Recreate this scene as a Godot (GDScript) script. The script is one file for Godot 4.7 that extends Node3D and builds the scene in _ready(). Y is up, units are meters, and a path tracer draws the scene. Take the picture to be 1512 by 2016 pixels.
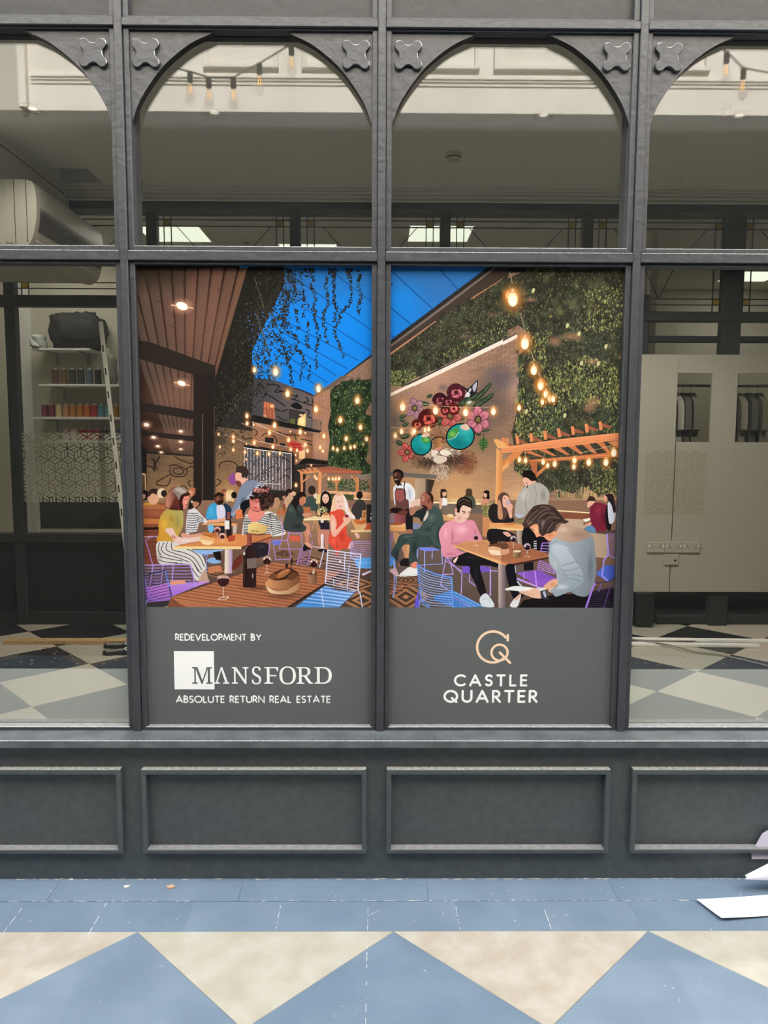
extends Node3D
# A shopfront in a covered arcade: two printed window posters between dark timber mullions, painted diamond floor in front, an emptied shop behind the glass.

const EYE := Vector3(0.0, 1.5, 2.53)
var M := {}
var counts := {}
var rng := RandomNumberGenerator.new()

# ---------------------------------------------------------------- mesh helpers
func new_st() -> SurfaceTool:
	var st := SurfaceTool.new()
	st.begin(Mesh.PRIMITIVE_TRIANGLES)
	return st

func face(st: SurfaceTool, pts: Array, out: Vector3, uvs: Array = []) -> void:
	# a flat convex polygon that faces OUT
	var a: Vector3 = pts[0]
	var n := Vector3.ZERO
	for i in range(1, pts.size() - 1):
		n += (pts[i] - a).cross(pts[i + 1] - a)
	var flip := n.dot(out) > 0.0
	var nn := n.normalized() if flip else -n.normalized()
	for i in range(1, pts.size() - 1):
		var order := [0, i + 1, i] if flip else [0, i, i + 1]
		for k in order:
			st.set_normal(nn)
			if uvs.size() > 0:
				st.set_uv(uvs[k])
			st.add_vertex(pts[k])

func box(st: SurfaceTool, a: Vector3, b: Vector3, c := 0.0) -> void:
	# an axis-aligned box from corner A to corner B, its edges chamfered by C
	var lo := Vector3(minf(a.x, b.x), minf(a.y, b.y), minf(a.z, b.z))
	var hi := Vector3(maxf(a.x, b.x), maxf(a.y, b.y), maxf(a.z, b.z))
	var mid := (lo + hi) * 0.5
	var h := (hi - lo) * 0.5
	c = minf(c, minf(h.x, minf(h.y, h.z)) * 0.9)
	for ax in 3:
		for s: float in [-1.0, 1.0]:
			var u := (ax + 1) % 3
			var v := (ax + 2) % 3
			var q := []
			for k: Array in [[-1, -1], [1, -1], [1, 1], [-1, 1]]:
				var p := Vector3.ZERO
				p[ax] = s * h[ax]
				p[u] = k[0] * (h[u] - c)
				p[v] = k[1] * (h[v] - c)
				q.append(mid + p)
			var o := Vector3.ZERO
			o[ax] = s
			face(st, q, o)
	if c <= 0.0:
		return
	for ax in 3:
		var u := (ax + 1) % 3
		var v := (ax + 2) % 3
		for su: float in [-1.0, 1.0]:
			for sv: float in [-1.0, 1.0]:
				var q := []
				for k: Array in [[-1, 0], [1, 0], [1, 1], [-1, 1]]:
					var p := Vector3.ZERO
					p[ax] = k[0] * (h[ax] - c)
					p[u] = su * (h[u] - (0.0 if k[1] == 0 else c))
					p[v] = sv * (h[v] - (c if k[1] == 0 else 0.0))
					q.append(mid + p)
				var o := Vector3.ZERO
				o[u] = su
				o[v] = sv
				face(st, q, o)
	for sx: float in [-1.0, 1.0]:
		for sy: float in [-1.0, 1.0]:
			for sz: float in [-1.0, 1.0]:
				face(st, [mid + Vector3(sx * h.x, sy * (h.y - c), sz * (h.z - c)), mid + Vector3(sx * (h.x - c), sy * h.y, sz * (h.z - c)), mid + Vector3(sx * (h.x - c), sy * (h.y - c), sz * h.z)], Vector3(sx, sy, sz))

func prism(st: SurfaceTool, outline: PackedVector2Array, z0: float, z1: float) -> void:
	# an outline in x, y pushed from z0 (back) to z1 (front)
	var tri := Geometry2D.triangulate_polygon(outline)
	for s in 2:
		var z := z1 if s == 1 else z0
		for i in range(0, tri.size(), 3):
			var q := []
			for k in 3:
				var p := outline[tri[i + k]]
				q.append(Vector3(p.x, p.y, z))
			face(st, q, Vector3(0, 0, 1 if s == 1 else -1))
	var area := 0.0
	for i in outline.size():
		area += outline[i].cross(outline[(i + 1) % outline.size()])
	for i in outline.size():
		var a := outline[i]
		var b := outline[(i + 1) % outline.size()]
		var d := b - a
		var o := Vector3(d.y, -d.x, 0) * (1.0 if area > 0.0 else -1.0)
		face(st, [Vector3(a.x, a.y, z0), Vector3(b.x, b.y, z0), Vector3(b.x, b.y, z1), Vector3(a.x, a.y, z1)], o)

func lathe(st: SurfaceTool, at: Vector3, prof: Array, seg := 20, axis := Vector3.UP) -> void:
	# a profile of (radius, height) turned about AXIS
	var bas := Basis(Quaternion(Vector3.UP, axis.normalized()))
	st.set_smooth_group(1)
	for i in prof.size() - 1:
		var p: Vector2 = prof[i]
		var q: Vector2 = prof[i + 1]
		var sl := Vector2(q.y - p.y, p.x - q.x)
		for k in seg:
			var t0 := TAU * k / seg
			var t1 := TAU * (k + 1) / seg
			var c0 := Vector3(cos(t0), 0, sin(t0))
			var c1 := Vector3(cos(t1), 0, sin(t1))
			var v := [p.x * c0 + Vector3.UP * p.y, p.x * c1 + Vector3.UP * p.y, q.x * c1 + Vector3.UP * q.y, q.x * c0 + Vector3.UP * q.y]
			var n0 := bas * (c0 * sl.x + Vector3.UP * sl.y).normalized()
			var n1 := bas * (c1 * sl.x + Vector3.UP * sl.y).normalized()
			var ns := [n0, n1, n1, n0]
			for j in [0, 1, 2, 0, 2, 3]:
				st.set_normal(ns[j])
				st.add_vertex(at + bas * v[j])
	st.set_smooth_group(-1)

func tube(st: SurfaceTool, pts: PackedVector3Array, r: float, seg := 8, flat := 1.0) -> void:
	# a round rod along points, its ends closed
	var rings := []
	var last := Vector3.UP
	for i in pts.size():
		var t := (pts[mini(i + 1, pts.size() - 1)] - pts[maxi(i - 1, 0)]).normalized()
		var u := last.cross(t)
		if u.length() < 0.05:
			u = Vector3.RIGHT.cross(t)
		u = u.normalized()
		var v := t.cross(u).normalized()
		var ring := []
		for k in seg:
			var a := TAU * k / seg
			ring.append([pts[i] + (u * cos(a) + v * sin(a) * flat) * r, (u * cos(a) + v * sin(a)).normalized()])
		rings.append(ring)
	for i in rings.size() - 1:
		for k in seg:
			var k2 := (k + 1) % seg
			var q := [rings[i][k], rings[i][k2], rings[i + 1][k2], rings[i + 1][k]]
			for j in [0, 2, 1, 0, 3, 2]:
				st.set_normal(q[j][1])
				st.add_vertex(q[j][0])
	for e in [0, rings.size() - 1]:
		var q := []
		for k in seg:
			q.append(rings[e][k][0])
		face(st, q, (pts[0] - pts[1]) if e == 0 else (pts[pts.size() - 1] - pts[pts.size() - 2]))

func smooth(pts: PackedVector2Array, steps := 6, closed := false) -> PackedVector2Array:
	var out := PackedVector2Array()
	var n := pts.size()
	for i in (n if closed else n - 1):
		var p0 := pts[(i - 1 + n) % n] if closed or i > 0 else pts[i]
		var p1 := pts[i]
		var p2 := pts[(i + 1) % n]
		var p3 := pts[(i + 2) % n] if closed or i + 2 < n else p2
		for k in steps:
			out.append(p1.cubic_interpolate(p2, p0, p3, float(k) / steps))
	if not closed:
		out.append(pts[n - 1])
	return out

# ---------------------------------------------------------------- nodes
func numbered(called: String) -> String:
	var n: int = counts.get(called, 0)
	counts[called] = n + 1
	return called if n == 0 else "%s_%03d" % [called, n]

func tag(o: Node3D, label: String, category := "", group := "", kind := "") -> Node3D:
	if label:
		o.set_meta("label", label)
	if category:
		o.set_meta("category", category)
	if group:
		o.set_meta("group", group)
	if kind:
		o.set_meta("kind", kind)
	return o

func thing(called: String, label: String, category: String, at := Vector3.ZERO, group := "") -> Node3D:
	var o := Node3D.new()
	o.name = numbered(called)
	add_child(o, true)
	o.position = at
	tag(o, label, category, group)
	return o

func setting(called: String, label := "") -> Node3D:
	var o := Node3D.new()
	o.name = called
	add_child(o, true)
	tag(o, label, "", "", "structure")
	return o

func part(called: String, st, mat: Material, parent: Node = null) -> MeshInstance3D:
	var o := MeshInstance3D.new()
	o.mesh = st.commit() if st is SurfaceTool else st
	o.material_override = mat
	if parent == null:
		o.name = numbered(called)
		add_child(o, true)
	else:
		var n := 0
		var nm := called
		while parent.has_node(NodePath(nm)):
			n += 1
			nm = "%s_%03d" % [called, n]
		o.name = nm
		parent.add_child(o, true)
	return o

func copy(o: Node3D, label: String, at: Vector3, turn := 0.0) -> Node3D:
	var c: Node3D = o.duplicate()
	c.name = numbered(str(o.name).rstrip("0123456789").trim_suffix("_"))
	add_child(c, true)
	c.position = at
	c.rotation.y = turn
	c.set_meta("label", label)
	return c

func bx(called: String, a: Vector3, b: Vector3, mat: Material, parent: Node, c := 0.0) -> MeshInstance3D:
	var st := new_st()
	box(st, a, b, c)
	return part(called, st, mat, parent)

# ---------------------------------------------------------------- materials
func col(hex: String) -> Color:
	return Color.html(hex)

func noise_tex(seed_: int, freq: float, lo: Color, hi: Color, octaves := 4, normal := false, size := 512, mid: Color = Color(0, 0, 0, 0)) -> NoiseTexture2D:
	var n := FastNoiseLite.new()
	n.seed = seed_
	n.noise_type = FastNoiseLite.TYPE_SIMPLEX_SMOOTH
	n.frequency = freq
	n.fractal_octaves = octaves
	var t := NoiseTexture2D.new()
	t.width = size
	t.height = size
	t.seamless = true
	t.noise = n
	if normal:
		t.as_normal_map = true
		t.bump_strength = 4.0
	else:
		var g := Gradient.new()
		g.set_color(0, lo)
		g.set_color(1, hi)
		if mid.a > 0.0:
			g.add_point(0.5, mid)
		t.color_ramp = g
	return t

func mat(hex: String, rough := 0.6, tex: Texture2D = null, scale := 1.0, metal := 0.0) -> StandardMaterial3D:
	var m := StandardMaterial3D.new()
	m.albedo_color = col(hex)
	m.roughness = rough
	m.metallic = metal
	if tex:
		m.albedo_texture = tex
		m.uv1_triplanar = true
		m.uv1_world_triplanar = true
		m.uv1_scale = Vector3.ONE * scale
	return m

func bumpy(m: StandardMaterial3D, tex: Texture2D, strength: float) -> StandardMaterial3D:
	m.normal_enabled = true
	m.normal_texture = tex
	m.normal_scale = strength
	m.uv1_triplanar = true
	m.uv1_world_triplanar = true
	return m

func glow_mat(hex: String, energy: float, base := "ffffff") -> StandardMaterial3D:
	var m := mat(base, 0.5)
	m.emission_enabled = true
	m.emission = col(hex)
	m.emission_energy_multiplier = energy
	return m

func glass_mat(hex := "ffffff", alpha := 0.04, rough := 0.0) -> StandardMaterial3D:
	var m := StandardMaterial3D.new()
	m.albedo_color = Color(col(hex), alpha)
	m.roughness = rough
	m.transparency = BaseMaterial3D.TRANSPARENCY_ALPHA
	return m

func make_materials() -> void:
	var grain := noise_tex(3, 0.02, Color(0.86, 0.86, 0.86), Color(1, 1, 1), 5)
	var brushed := noise_tex(4, 0.03, Color.WHITE, Color.WHITE, 4, true)
	M.paint = bumpy(mat("424347", 0.42, grain, 2.0), brushed, 0.25)
	M.paint_low = bumpy(mat("4e5456", 0.42, grain, 2.0), brushed, 0.2)
	M.lit_paint_edge = mat("e6e6e2", 0.5, noise_tex(8, 0.05, Color(0.55, 0.55, 0.56), Color(1, 1, 1), 5), 2.5)  # worn paint, lightened further so edges carry a painted highlight
	M.dusty = mat("9a9896", 0.55, noise_tex(8, 0.03, Color(0.8, 0.8, 0.8), Color(1, 1, 1), 5), 2.5)
	M.sill = mat("6d7275", 0.38, noise_tex(9, 0.012, Color(0.7, 0.7, 0.7), Color(1, 1, 1), 5), 1.5)
	M.bare_wood = mat("5a2a22", 0.7)
	M.glass = glass_mat("b9bdb4", 0.008)
	M.film = StandardMaterial3D.new()
	M.film.albedo_color = Color(col("e9ede4"), 0.185)
	M.film.roughness = 0.6
	M.film.transparency = BaseMaterial3D.TRANSPARENCY_ALPHA
	M.blue = mat("7a8a99", 0.5, noise_tex(11, 0.006, Color(0.86, 0.88, 0.9), Color(1, 1, 1), 6), 0.9)
	M.blue_b = mat("768797", 0.5, noise_tex(12, 0.008, Color(0.86, 0.88, 0.9), Color(1, 1, 1), 6), 0.8)
	M.cream = mat("bdb8ab", 0.5, noise_tex(13, 0.006, Color(0.9, 0.88, 0.84), Color(1, 1, 1), 6), 2.2)
	M.cream_b = mat("bdb5a8", 0.5, noise_tex(14, 0.008, Color(0.9, 0.87, 0.83), Color(1, 1, 1), 6), 2.4)
	M.fascia = bumpy(mat("222120", 0.5, grain, 1.0), brushed, 0.15)
	M.grout = mat("6f7f8e", 0.8)
	M.chip = mat("dcd8d0", 0.7)
	M.tile_dark = mat("3a3c3f", 0.35, noise_tex(15, 0.2, Color(0.35, 0.36, 0.38), Color(1, 1, 1), 3, false, 512), 3.0)
	M.tile_light = mat("d6cab8", 0.4, noise_tex(16, 0.2, Color(0.8, 0.8, 0.78), Color(1, 1, 1), 3, false, 512), 3.0)
	M.tile_light_b = mat("c2bfac", 0.4, noise_tex(16, 0.2, Color(0.8, 0.8, 0.78), Color(1, 1, 1), 3, false, 512), 3.0)
	M.stucco = mat("f0ece3", 0.8, noise_tex(17, 0.01, Color(0.93, 0.92, 0.9), Color(1, 1, 1), 4), 0.5)
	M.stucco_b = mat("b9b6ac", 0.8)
	M.ceiling = mat("dcdcd2", 0.8)
	M.wall_in = mat("cdc8b4", 0.85)
	M.white = mat("eeece4", 0.6)
	M.offwhite = mat("d9d5c3", 0.45)
	M.black = mat("17181a", 0.5)
	M.dark = mat("2a2b2c", 0.55)
	M.dark_wood = mat("2b2521", 0.6)
	M.chrome = mat("c8c8c8", 0.2, null, 1.0, 0.9)
	M.lead = mat("2a2826", 0.5)
	M.yellow = mat("c9a818", 0.3)
	M.pine = mat("d8b98a", 0.6, noise_tex(21, 0.03, Color(0.8, 0.74, 0.62), Color(1, 1, 1), 4), 2.0)
	M.board = mat("b0ab9a", 0.8)
	M.soffit = mat("d4d2c6", 0.8)

# ---------------------------------------------------------------- the shopfront
const MULL := [-1.635, -0.812, 0.011, 0.832, 1.655]
var ARCH := PackedVector2Array()   # the curve of a left spandrel, x from the opening's side, y up

func slab(st: SurfaceTool, outline: PackedVector2Array, y0: float, y1: float, e := 0.0012) -> void:
	# an outline in x, z with a thickness in y, its top edge slightly eased
	var small := PackedVector2Array()
	var c := Vector2.ZERO
	for p in outline:
		c += p / outline.size()
	for p in outline:
		small.append(p + (c - p).normalized() * e)
	var top := []
	for p in small:
		top.append(Vector3(p.x, y1, p.y))
	face(st, top, Vector3.UP)
	for i in outline.size():
		var k := (i + 1) % outline.size()
		var a := outline[i]
		var b := outline[k]
		var o := Vector3((a + b).x * 0.5 - c.x, 0, (a + b).y * 0.5 - c.y)
		face(st, [Vector3(a.x, y0, a.y), Vector3(b.x, y0, b.y), Vector3(b.x, y1 - e, b.y), Vector3(a.x, y1 - e, a.y)], o)
		face(st, [Vector3(a.x, y1 - e, a.y), Vector3(b.x, y1 - e, b.y), Vector3(small[k].x, y1, small[k].y), Vector3(small[i].x, y1, small[i].y)], o + Vector3.UP * 0.3)

func bead_frame(parent: Node, x0: float, x1: float, y0: float, y1: float, zf: float, zb: float, w: float, mt: Material, ledge: Material) -> void:
	# four glazing beads round an opening; X0..Y1 is the clear opening, W the width of the bead, ZF its front
	bx("glazing_bead", Vector3(x0 - w, y0 - w * 0.75, zb), Vector3(x0, y1 + w * 0.6, zf), mt, parent, 0.0025)
	bx("glazing_bead", Vector3(x1, y0 - w * 0.75, zb), Vector3(x1 + w, y1 + w * 0.6, zf), mt, parent, 0.0025)
	bx("glazing_bead", Vector3(x0 - w * 0.2, y1, zb), Vector3(x1 + w * 0.2, y1 + w * 0.6, zf + 0.001), mt, parent, 0.002)
	bx("glazing_bead", Vector3(x0 - w * 0.2, y0 - w * 0.75, zb), Vector3(x1 + w * 0.2, y0, zf + 0.001), mt, parent, 0.002)
	if ledge:
		bx("worn_ledge", Vector3(x0 + 0.002, y0, zb + 0.004), Vector3(x1 - 0.002, y0 + 0.0012, zf - 0.001), ledge, parent)

func quatrefoil_outline() -> PackedVector2Array:
	# four round lobes on the diagonals, joined by hollow curves
	var q := PackedVector2Array()
	var lobe := 0.0152
	var c := 0.0282
	var hollow := 0.0502
	for k in 4:
		var t := PI / 2 * k
		var to := atan2(c, c - hollow)            # from the hollow's centre to the lobe above it
		for i in 7:                               # the hollow on the axis
			var a := lerpf(TAU - to, to, i / 6.0)
			q.append((Vector2(hollow, 0) + Vector2(cos(a), sin(a)) * (hollow - 0.0298)).rotated(t))
		var back := to - PI
		for i in range(1, 14):                    # round the lobe
			var a := lerpf(back, PI / 2 - back, i / 14.0)
			q.append((Vector2(c, c) + Vector2(cos(a), sin(a)) * lobe).rotated(t))
	return q

func spandrel(parent: Node, x_side: float, dir: float) -> void:
	# DIR 1: on the left of an opening whose side is X_SIDE, -1: on the right
	var o := PackedVector2Array()
	o.append(Vector2(x_side, 2.776))
	for p in smooth(ARCH, 6):
		o.append(Vector2(x_side + dir * p.x, p.y))
	o.append(Vector2(x_side, 2.478))
	var st := new_st()
	prism(st, o, -0.052, -0.022)
	var sp := part("spandrel", st, M.paint, parent)
	# the curved underside, drawn black
	st = new_st()
	var c := smooth(ARCH, 6)
	for i in c.size() - 1:
		var a := Vector2(x_side + dir * c[i].x, c[i].y - 0.0006)
		var b := Vector2(x_side + dir * c[i + 1].x, c[i + 1].y - 0.0006)
		face(st, [Vector3(a.x, a.y, -0.0515), Vector3(b.x, b.y, -0.0515), Vector3(b.x, b.y, -0.0235), Vector3(a.x, a.y, -0.0235)], Vector3(dir, -1, 0))
	part("cut_edge", st, M.black, sp)
	st = new_st()
	var q := PackedVector2Array()
	var cx := x_side + dir * 0.051
	for p in quatrefoil_outline():
		q.append(Vector2(cx + p.x, 2.694 + p.y))
	prism(st, q, -0.022, -0.0125)
	var inner := PackedVector2Array()
	for p in q:
		inner.append(p + (Vector2(cx, 2.694) - p).normalized() * 0.0028)
	for i in q.size():
		var k := (i + 1) % q.size()
		face(st, [Vector3(q[i].x, q[i].y, -0.0125), Vector3(q[k].x, q[k].y, -0.0125), Vector3(inner[k].x, inner[k].y, -0.0098), Vector3(inner[i].x, inner[i].y, -0.0098)], Vector3(q[i].x - cx, q[i].y - 2.694, 0.03))
	prism(st, inner, -0.0125, -0.0098)
	part("quatrefoil", st, M.paint, sp)
	# worn rim, painted pale on upper and right edges as a light highlight
	st = new_st()
	for i in q.size():
		var k := (i + 1) % q.size()
		var nrm := Vector2((q[k] - q[i]).y, -(q[k] - q[i]).x).normalized()
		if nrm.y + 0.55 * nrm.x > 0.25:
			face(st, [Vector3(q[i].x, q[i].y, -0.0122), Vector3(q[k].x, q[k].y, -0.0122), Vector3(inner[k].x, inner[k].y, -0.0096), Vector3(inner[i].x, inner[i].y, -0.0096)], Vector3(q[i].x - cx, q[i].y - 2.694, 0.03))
	part("worn_lit_rim", st, M.lit_paint_edge, sp)

func build_shopfront() -> void:
	for p: Array in [[0.2625, 2.7615], [0.2500, 2.7560], [0.1850, 2.7250], [0.1120, 2.6680], [0.0620, 2.6090], [0.0240, 2.5490], [0.0020, 2.4920]]:
		ARCH.append(Vector2(p[0], p[1]))
	# mullions
	for i in MULL.size():
		var m := setting("trim_%d" % (i + 1), "dark grey timber mullion of the shopfront")
		var x: float = MULL[i]
		bx("fillet", Vector3(x - 0.0125, 0.503, -0.06), Vector3(x + 0.0125, 3.4, 0.0), M.paint, m, 0.0025)
		bx("core", Vector3(x - 0.028, 0.503, -0.12), Vector3(x + 0.028, 3.4, -0.02), M.paint, m, 0.001)
	for b in 4:
		var x0: float = MULL[b] + 0.0125
		var x1: float = MULL[b + 1] - 0.0125
		var gx0 := x0 + 0.0185
		var gx1 := x1 - 0.0185
		# upper window with its arch
		var up := setting("window_%d" % (b + 1), "arched upper shop window in bay %d" % (b + 1))
		bead_frame(up, gx0, gx1, 2.107, 2.765, -0.012, -0.06, 0.0185, M.paint, null)
		bx("pane", Vector3(gx0 - 0.008, 2.10, -0.066), Vector3(gx1 + 0.008, 2.785, -0.06), M.glass, up)
		bx("header_board", Vector3(gx0 - 0.002, 2.7625, -0.059), Vector3(gx1 + 0.002, 2.80, -0.05), M.black, up)
		bx("putty_line", Vector3(gx0, 2.107, -0.0595), Vector3(gx1, 2.1105, -0.052), M.lit_paint_edge, up, 0.001)
		spandrel(up, gx0, 1.0)
		spandrel(up, gx1, -1.0)
		# the rail between the windows
		var tr := setting("trim_%d" % (b + 6), "transom rail between upper and lower windows in bay %d" % (b + 1))
		bx("rail", Vector3(x0, 2.0605, -0.1), Vector3(x1, 2.0905, 0.0), M.paint, tr, 0.002)
		bx("worn_lit_edge", Vector3(x0 + 0.003, 2.0885, -0.004), Vector3(x1 - 0.003, 2.0909, 0.0004), M.lit_paint_edge, tr, 0.001)  # wear along the edge plus a bright highlight painted in
		bx("worn_lit_edge", Vector3(gx0, 2.1052, -0.016), Vector3(gx1, 2.1076, -0.0106), M.lit_paint_edge, tr, 0.001)
		# lower window
		var low := setting("window_%d" % (b + 5), "tall lower shop window in bay %d" % (b + 1))
		bead_frame(low, gx0, gx1, 0.5165, 2.0505, -0.012, -0.05, 0.0185, M.paint, M.dusty)
		bx("pane", Vector3(gx0 - 0.008, 0.51, -0.056), Vector3(gx1 + 0.008, 2.06, -0.05), M.glass, low)
		if b == 0 or b == 3:
			bx("frosted_film", Vector3(gx0, 0.519, -0.0496), Vector3(gx1, 0.7075, -0.0492), M.film, low)
		bx("worn_lit_edge", Vector3(gx0 - 0.004, 0.5150, -0.014), Vector3(gx1 + 0.004, 0.5172, -0.0106), M.lit_paint_edge, low, 0.001)
		# head rail and the panel above it
		var hd := setting("trim_%d" % (b + 10), "head rail and fascia panel over bay %d" % (b + 1))
		bx("rail", Vector3(x0, 2.7705, -0.1), Vector3(x1, 2.7945, 0.0), M.paint, hd, 0.002)
		bx("panel_bead", Vector3(x0, 2.7945, -0.06), Vector3(x1, 2.806, -0.012), M.paint, hd, 0.002)
		bx("panel_bead", Vector3(x0, 2.80, -0.06), Vector3(x0 + 0.018, 3.4, -0.012), M.paint, hd, 0.002)
		bx("panel_bead", Vector3(x1 - 0.018, 2.80, -0.06), Vector3(x1, 3.4, -0.012), M.paint, hd, 0.002)
		bx("fascia_panel", Vector3(x0, 2.80, -0.07), Vector3(x1, 3.4, -0.035), M.fascia, hd)
	# sill
	var sill := setting("trim_14", "projecting dark sill under the shop windows")
	bx("sill_board", Vector3(-1.64, 0.4786, -0.12), Vector3(1.66, 0.5046, 0.08), M.sill, sill, 0.003)
	bx("worn_lit_edge", Vector3(-1.64, 0.5022, 0.0765), Vector3(1.66, 0.5050, 0.0805), M.lit_paint_edge, sill, 0.0012)  # worn nose, its bright light line put into the colour
	# stallriser
	var wall := setting("wall_front", "dark panelled stallriser under the shop windows")
	bx("stallriser_board", Vector3(-1.64, -0.02, -0.1), Vector3(1.66, 0.4786, 0.028), M.paint_low, wall)
	var fr := [[-1.60, -0.851], [-0.785, -0.033], [0.033, 0.784], [0.857, 1.61]]
	# stiles and rails of the board stand 8 mm proud of the panels
	var xs := [-1.64, -1.60, -0.851, -0.785, -0.033, 0.033, 0.784, 0.857, 1.61, 1.66]
	for k in range(0, 10, 2):
		bx("stile", Vector3(xs[k] - 0.004, 0.11, 0.02), Vector3(xs[k + 1] + 0.004, 0.39, 0.036), M.paint_low, wall)
	bx("top_rail", Vector3(-1.64, 0.386, 0.02), Vector3(1.66, 0.4786, 0.0362), M.paint_low, wall)
	bx("bottom_rail", Vector3(-1.64, -0.01, 0.02), Vector3(1.66, 0.114, 0.0362), M.paint_low, wall)
	for k in 4:
		var a: float = fr[k][0]
		var b: float = fr[k][1]
		var w := 0.0165
		bx("panel_moulding", Vector3(a, 0.1025, 0.028), Vector3(a + w, 0.3966, 0.06), M.paint_low, wall, 0.002)
		bx("panel_moulding", Vector3(b - w, 0.1025, 0.028), Vector3(b, 0.3966, 0.06), M.paint_low, wall, 0.002)
		bx("panel_moulding", Vector3(a + w * 0.5, 0.3790, 0.028), Vector3(b - w * 0.5, 0.3966, 0.0605), M.paint_low, wall, 0.002)
		bx("panel_moulding", Vector3(a + w * 0.5, 0.1025, 0.028), Vector3(b - w * 0.5, 0.1177, 0.0605), M.paint_low, wall, 0.002)
		bx("dusty_ledge", Vector3(a + w, 0.1172, 0.029), Vector3(b - w, 0.1186, 0.0595), M.dusty, wall)
		bx("dusty_ledge", Vector3(a + 0.002, 0.3962, 0.034), Vector3(b - 0.002, 0.3974, 0.0598), M.lit_paint_edge, wall)  # dusty top edge, whitened as a painted highlight

# ---------------------------------------------------------------- the arcade floor
func clip_row(c: Vector2, h: float, zmin: float, gap: float) -> PackedVector2Array:
	var d := PackedVector2Array([c + Vector2(0, -h + gap), c + Vector2(h - gap, 0), c + Vector2(0, h - gap), c + Vector2(-h + gap, 0)])
	var half := PackedVector2Array([Vector2(-9, zmin), Vector2(9, zmin), Vector2(9, 2.55), Vector2(-9, 2.55)])
	var r := Geometry2D.intersect_polygons(d, half)
	return r[0] if r.size() > 0 else PackedVector2Array()

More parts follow.
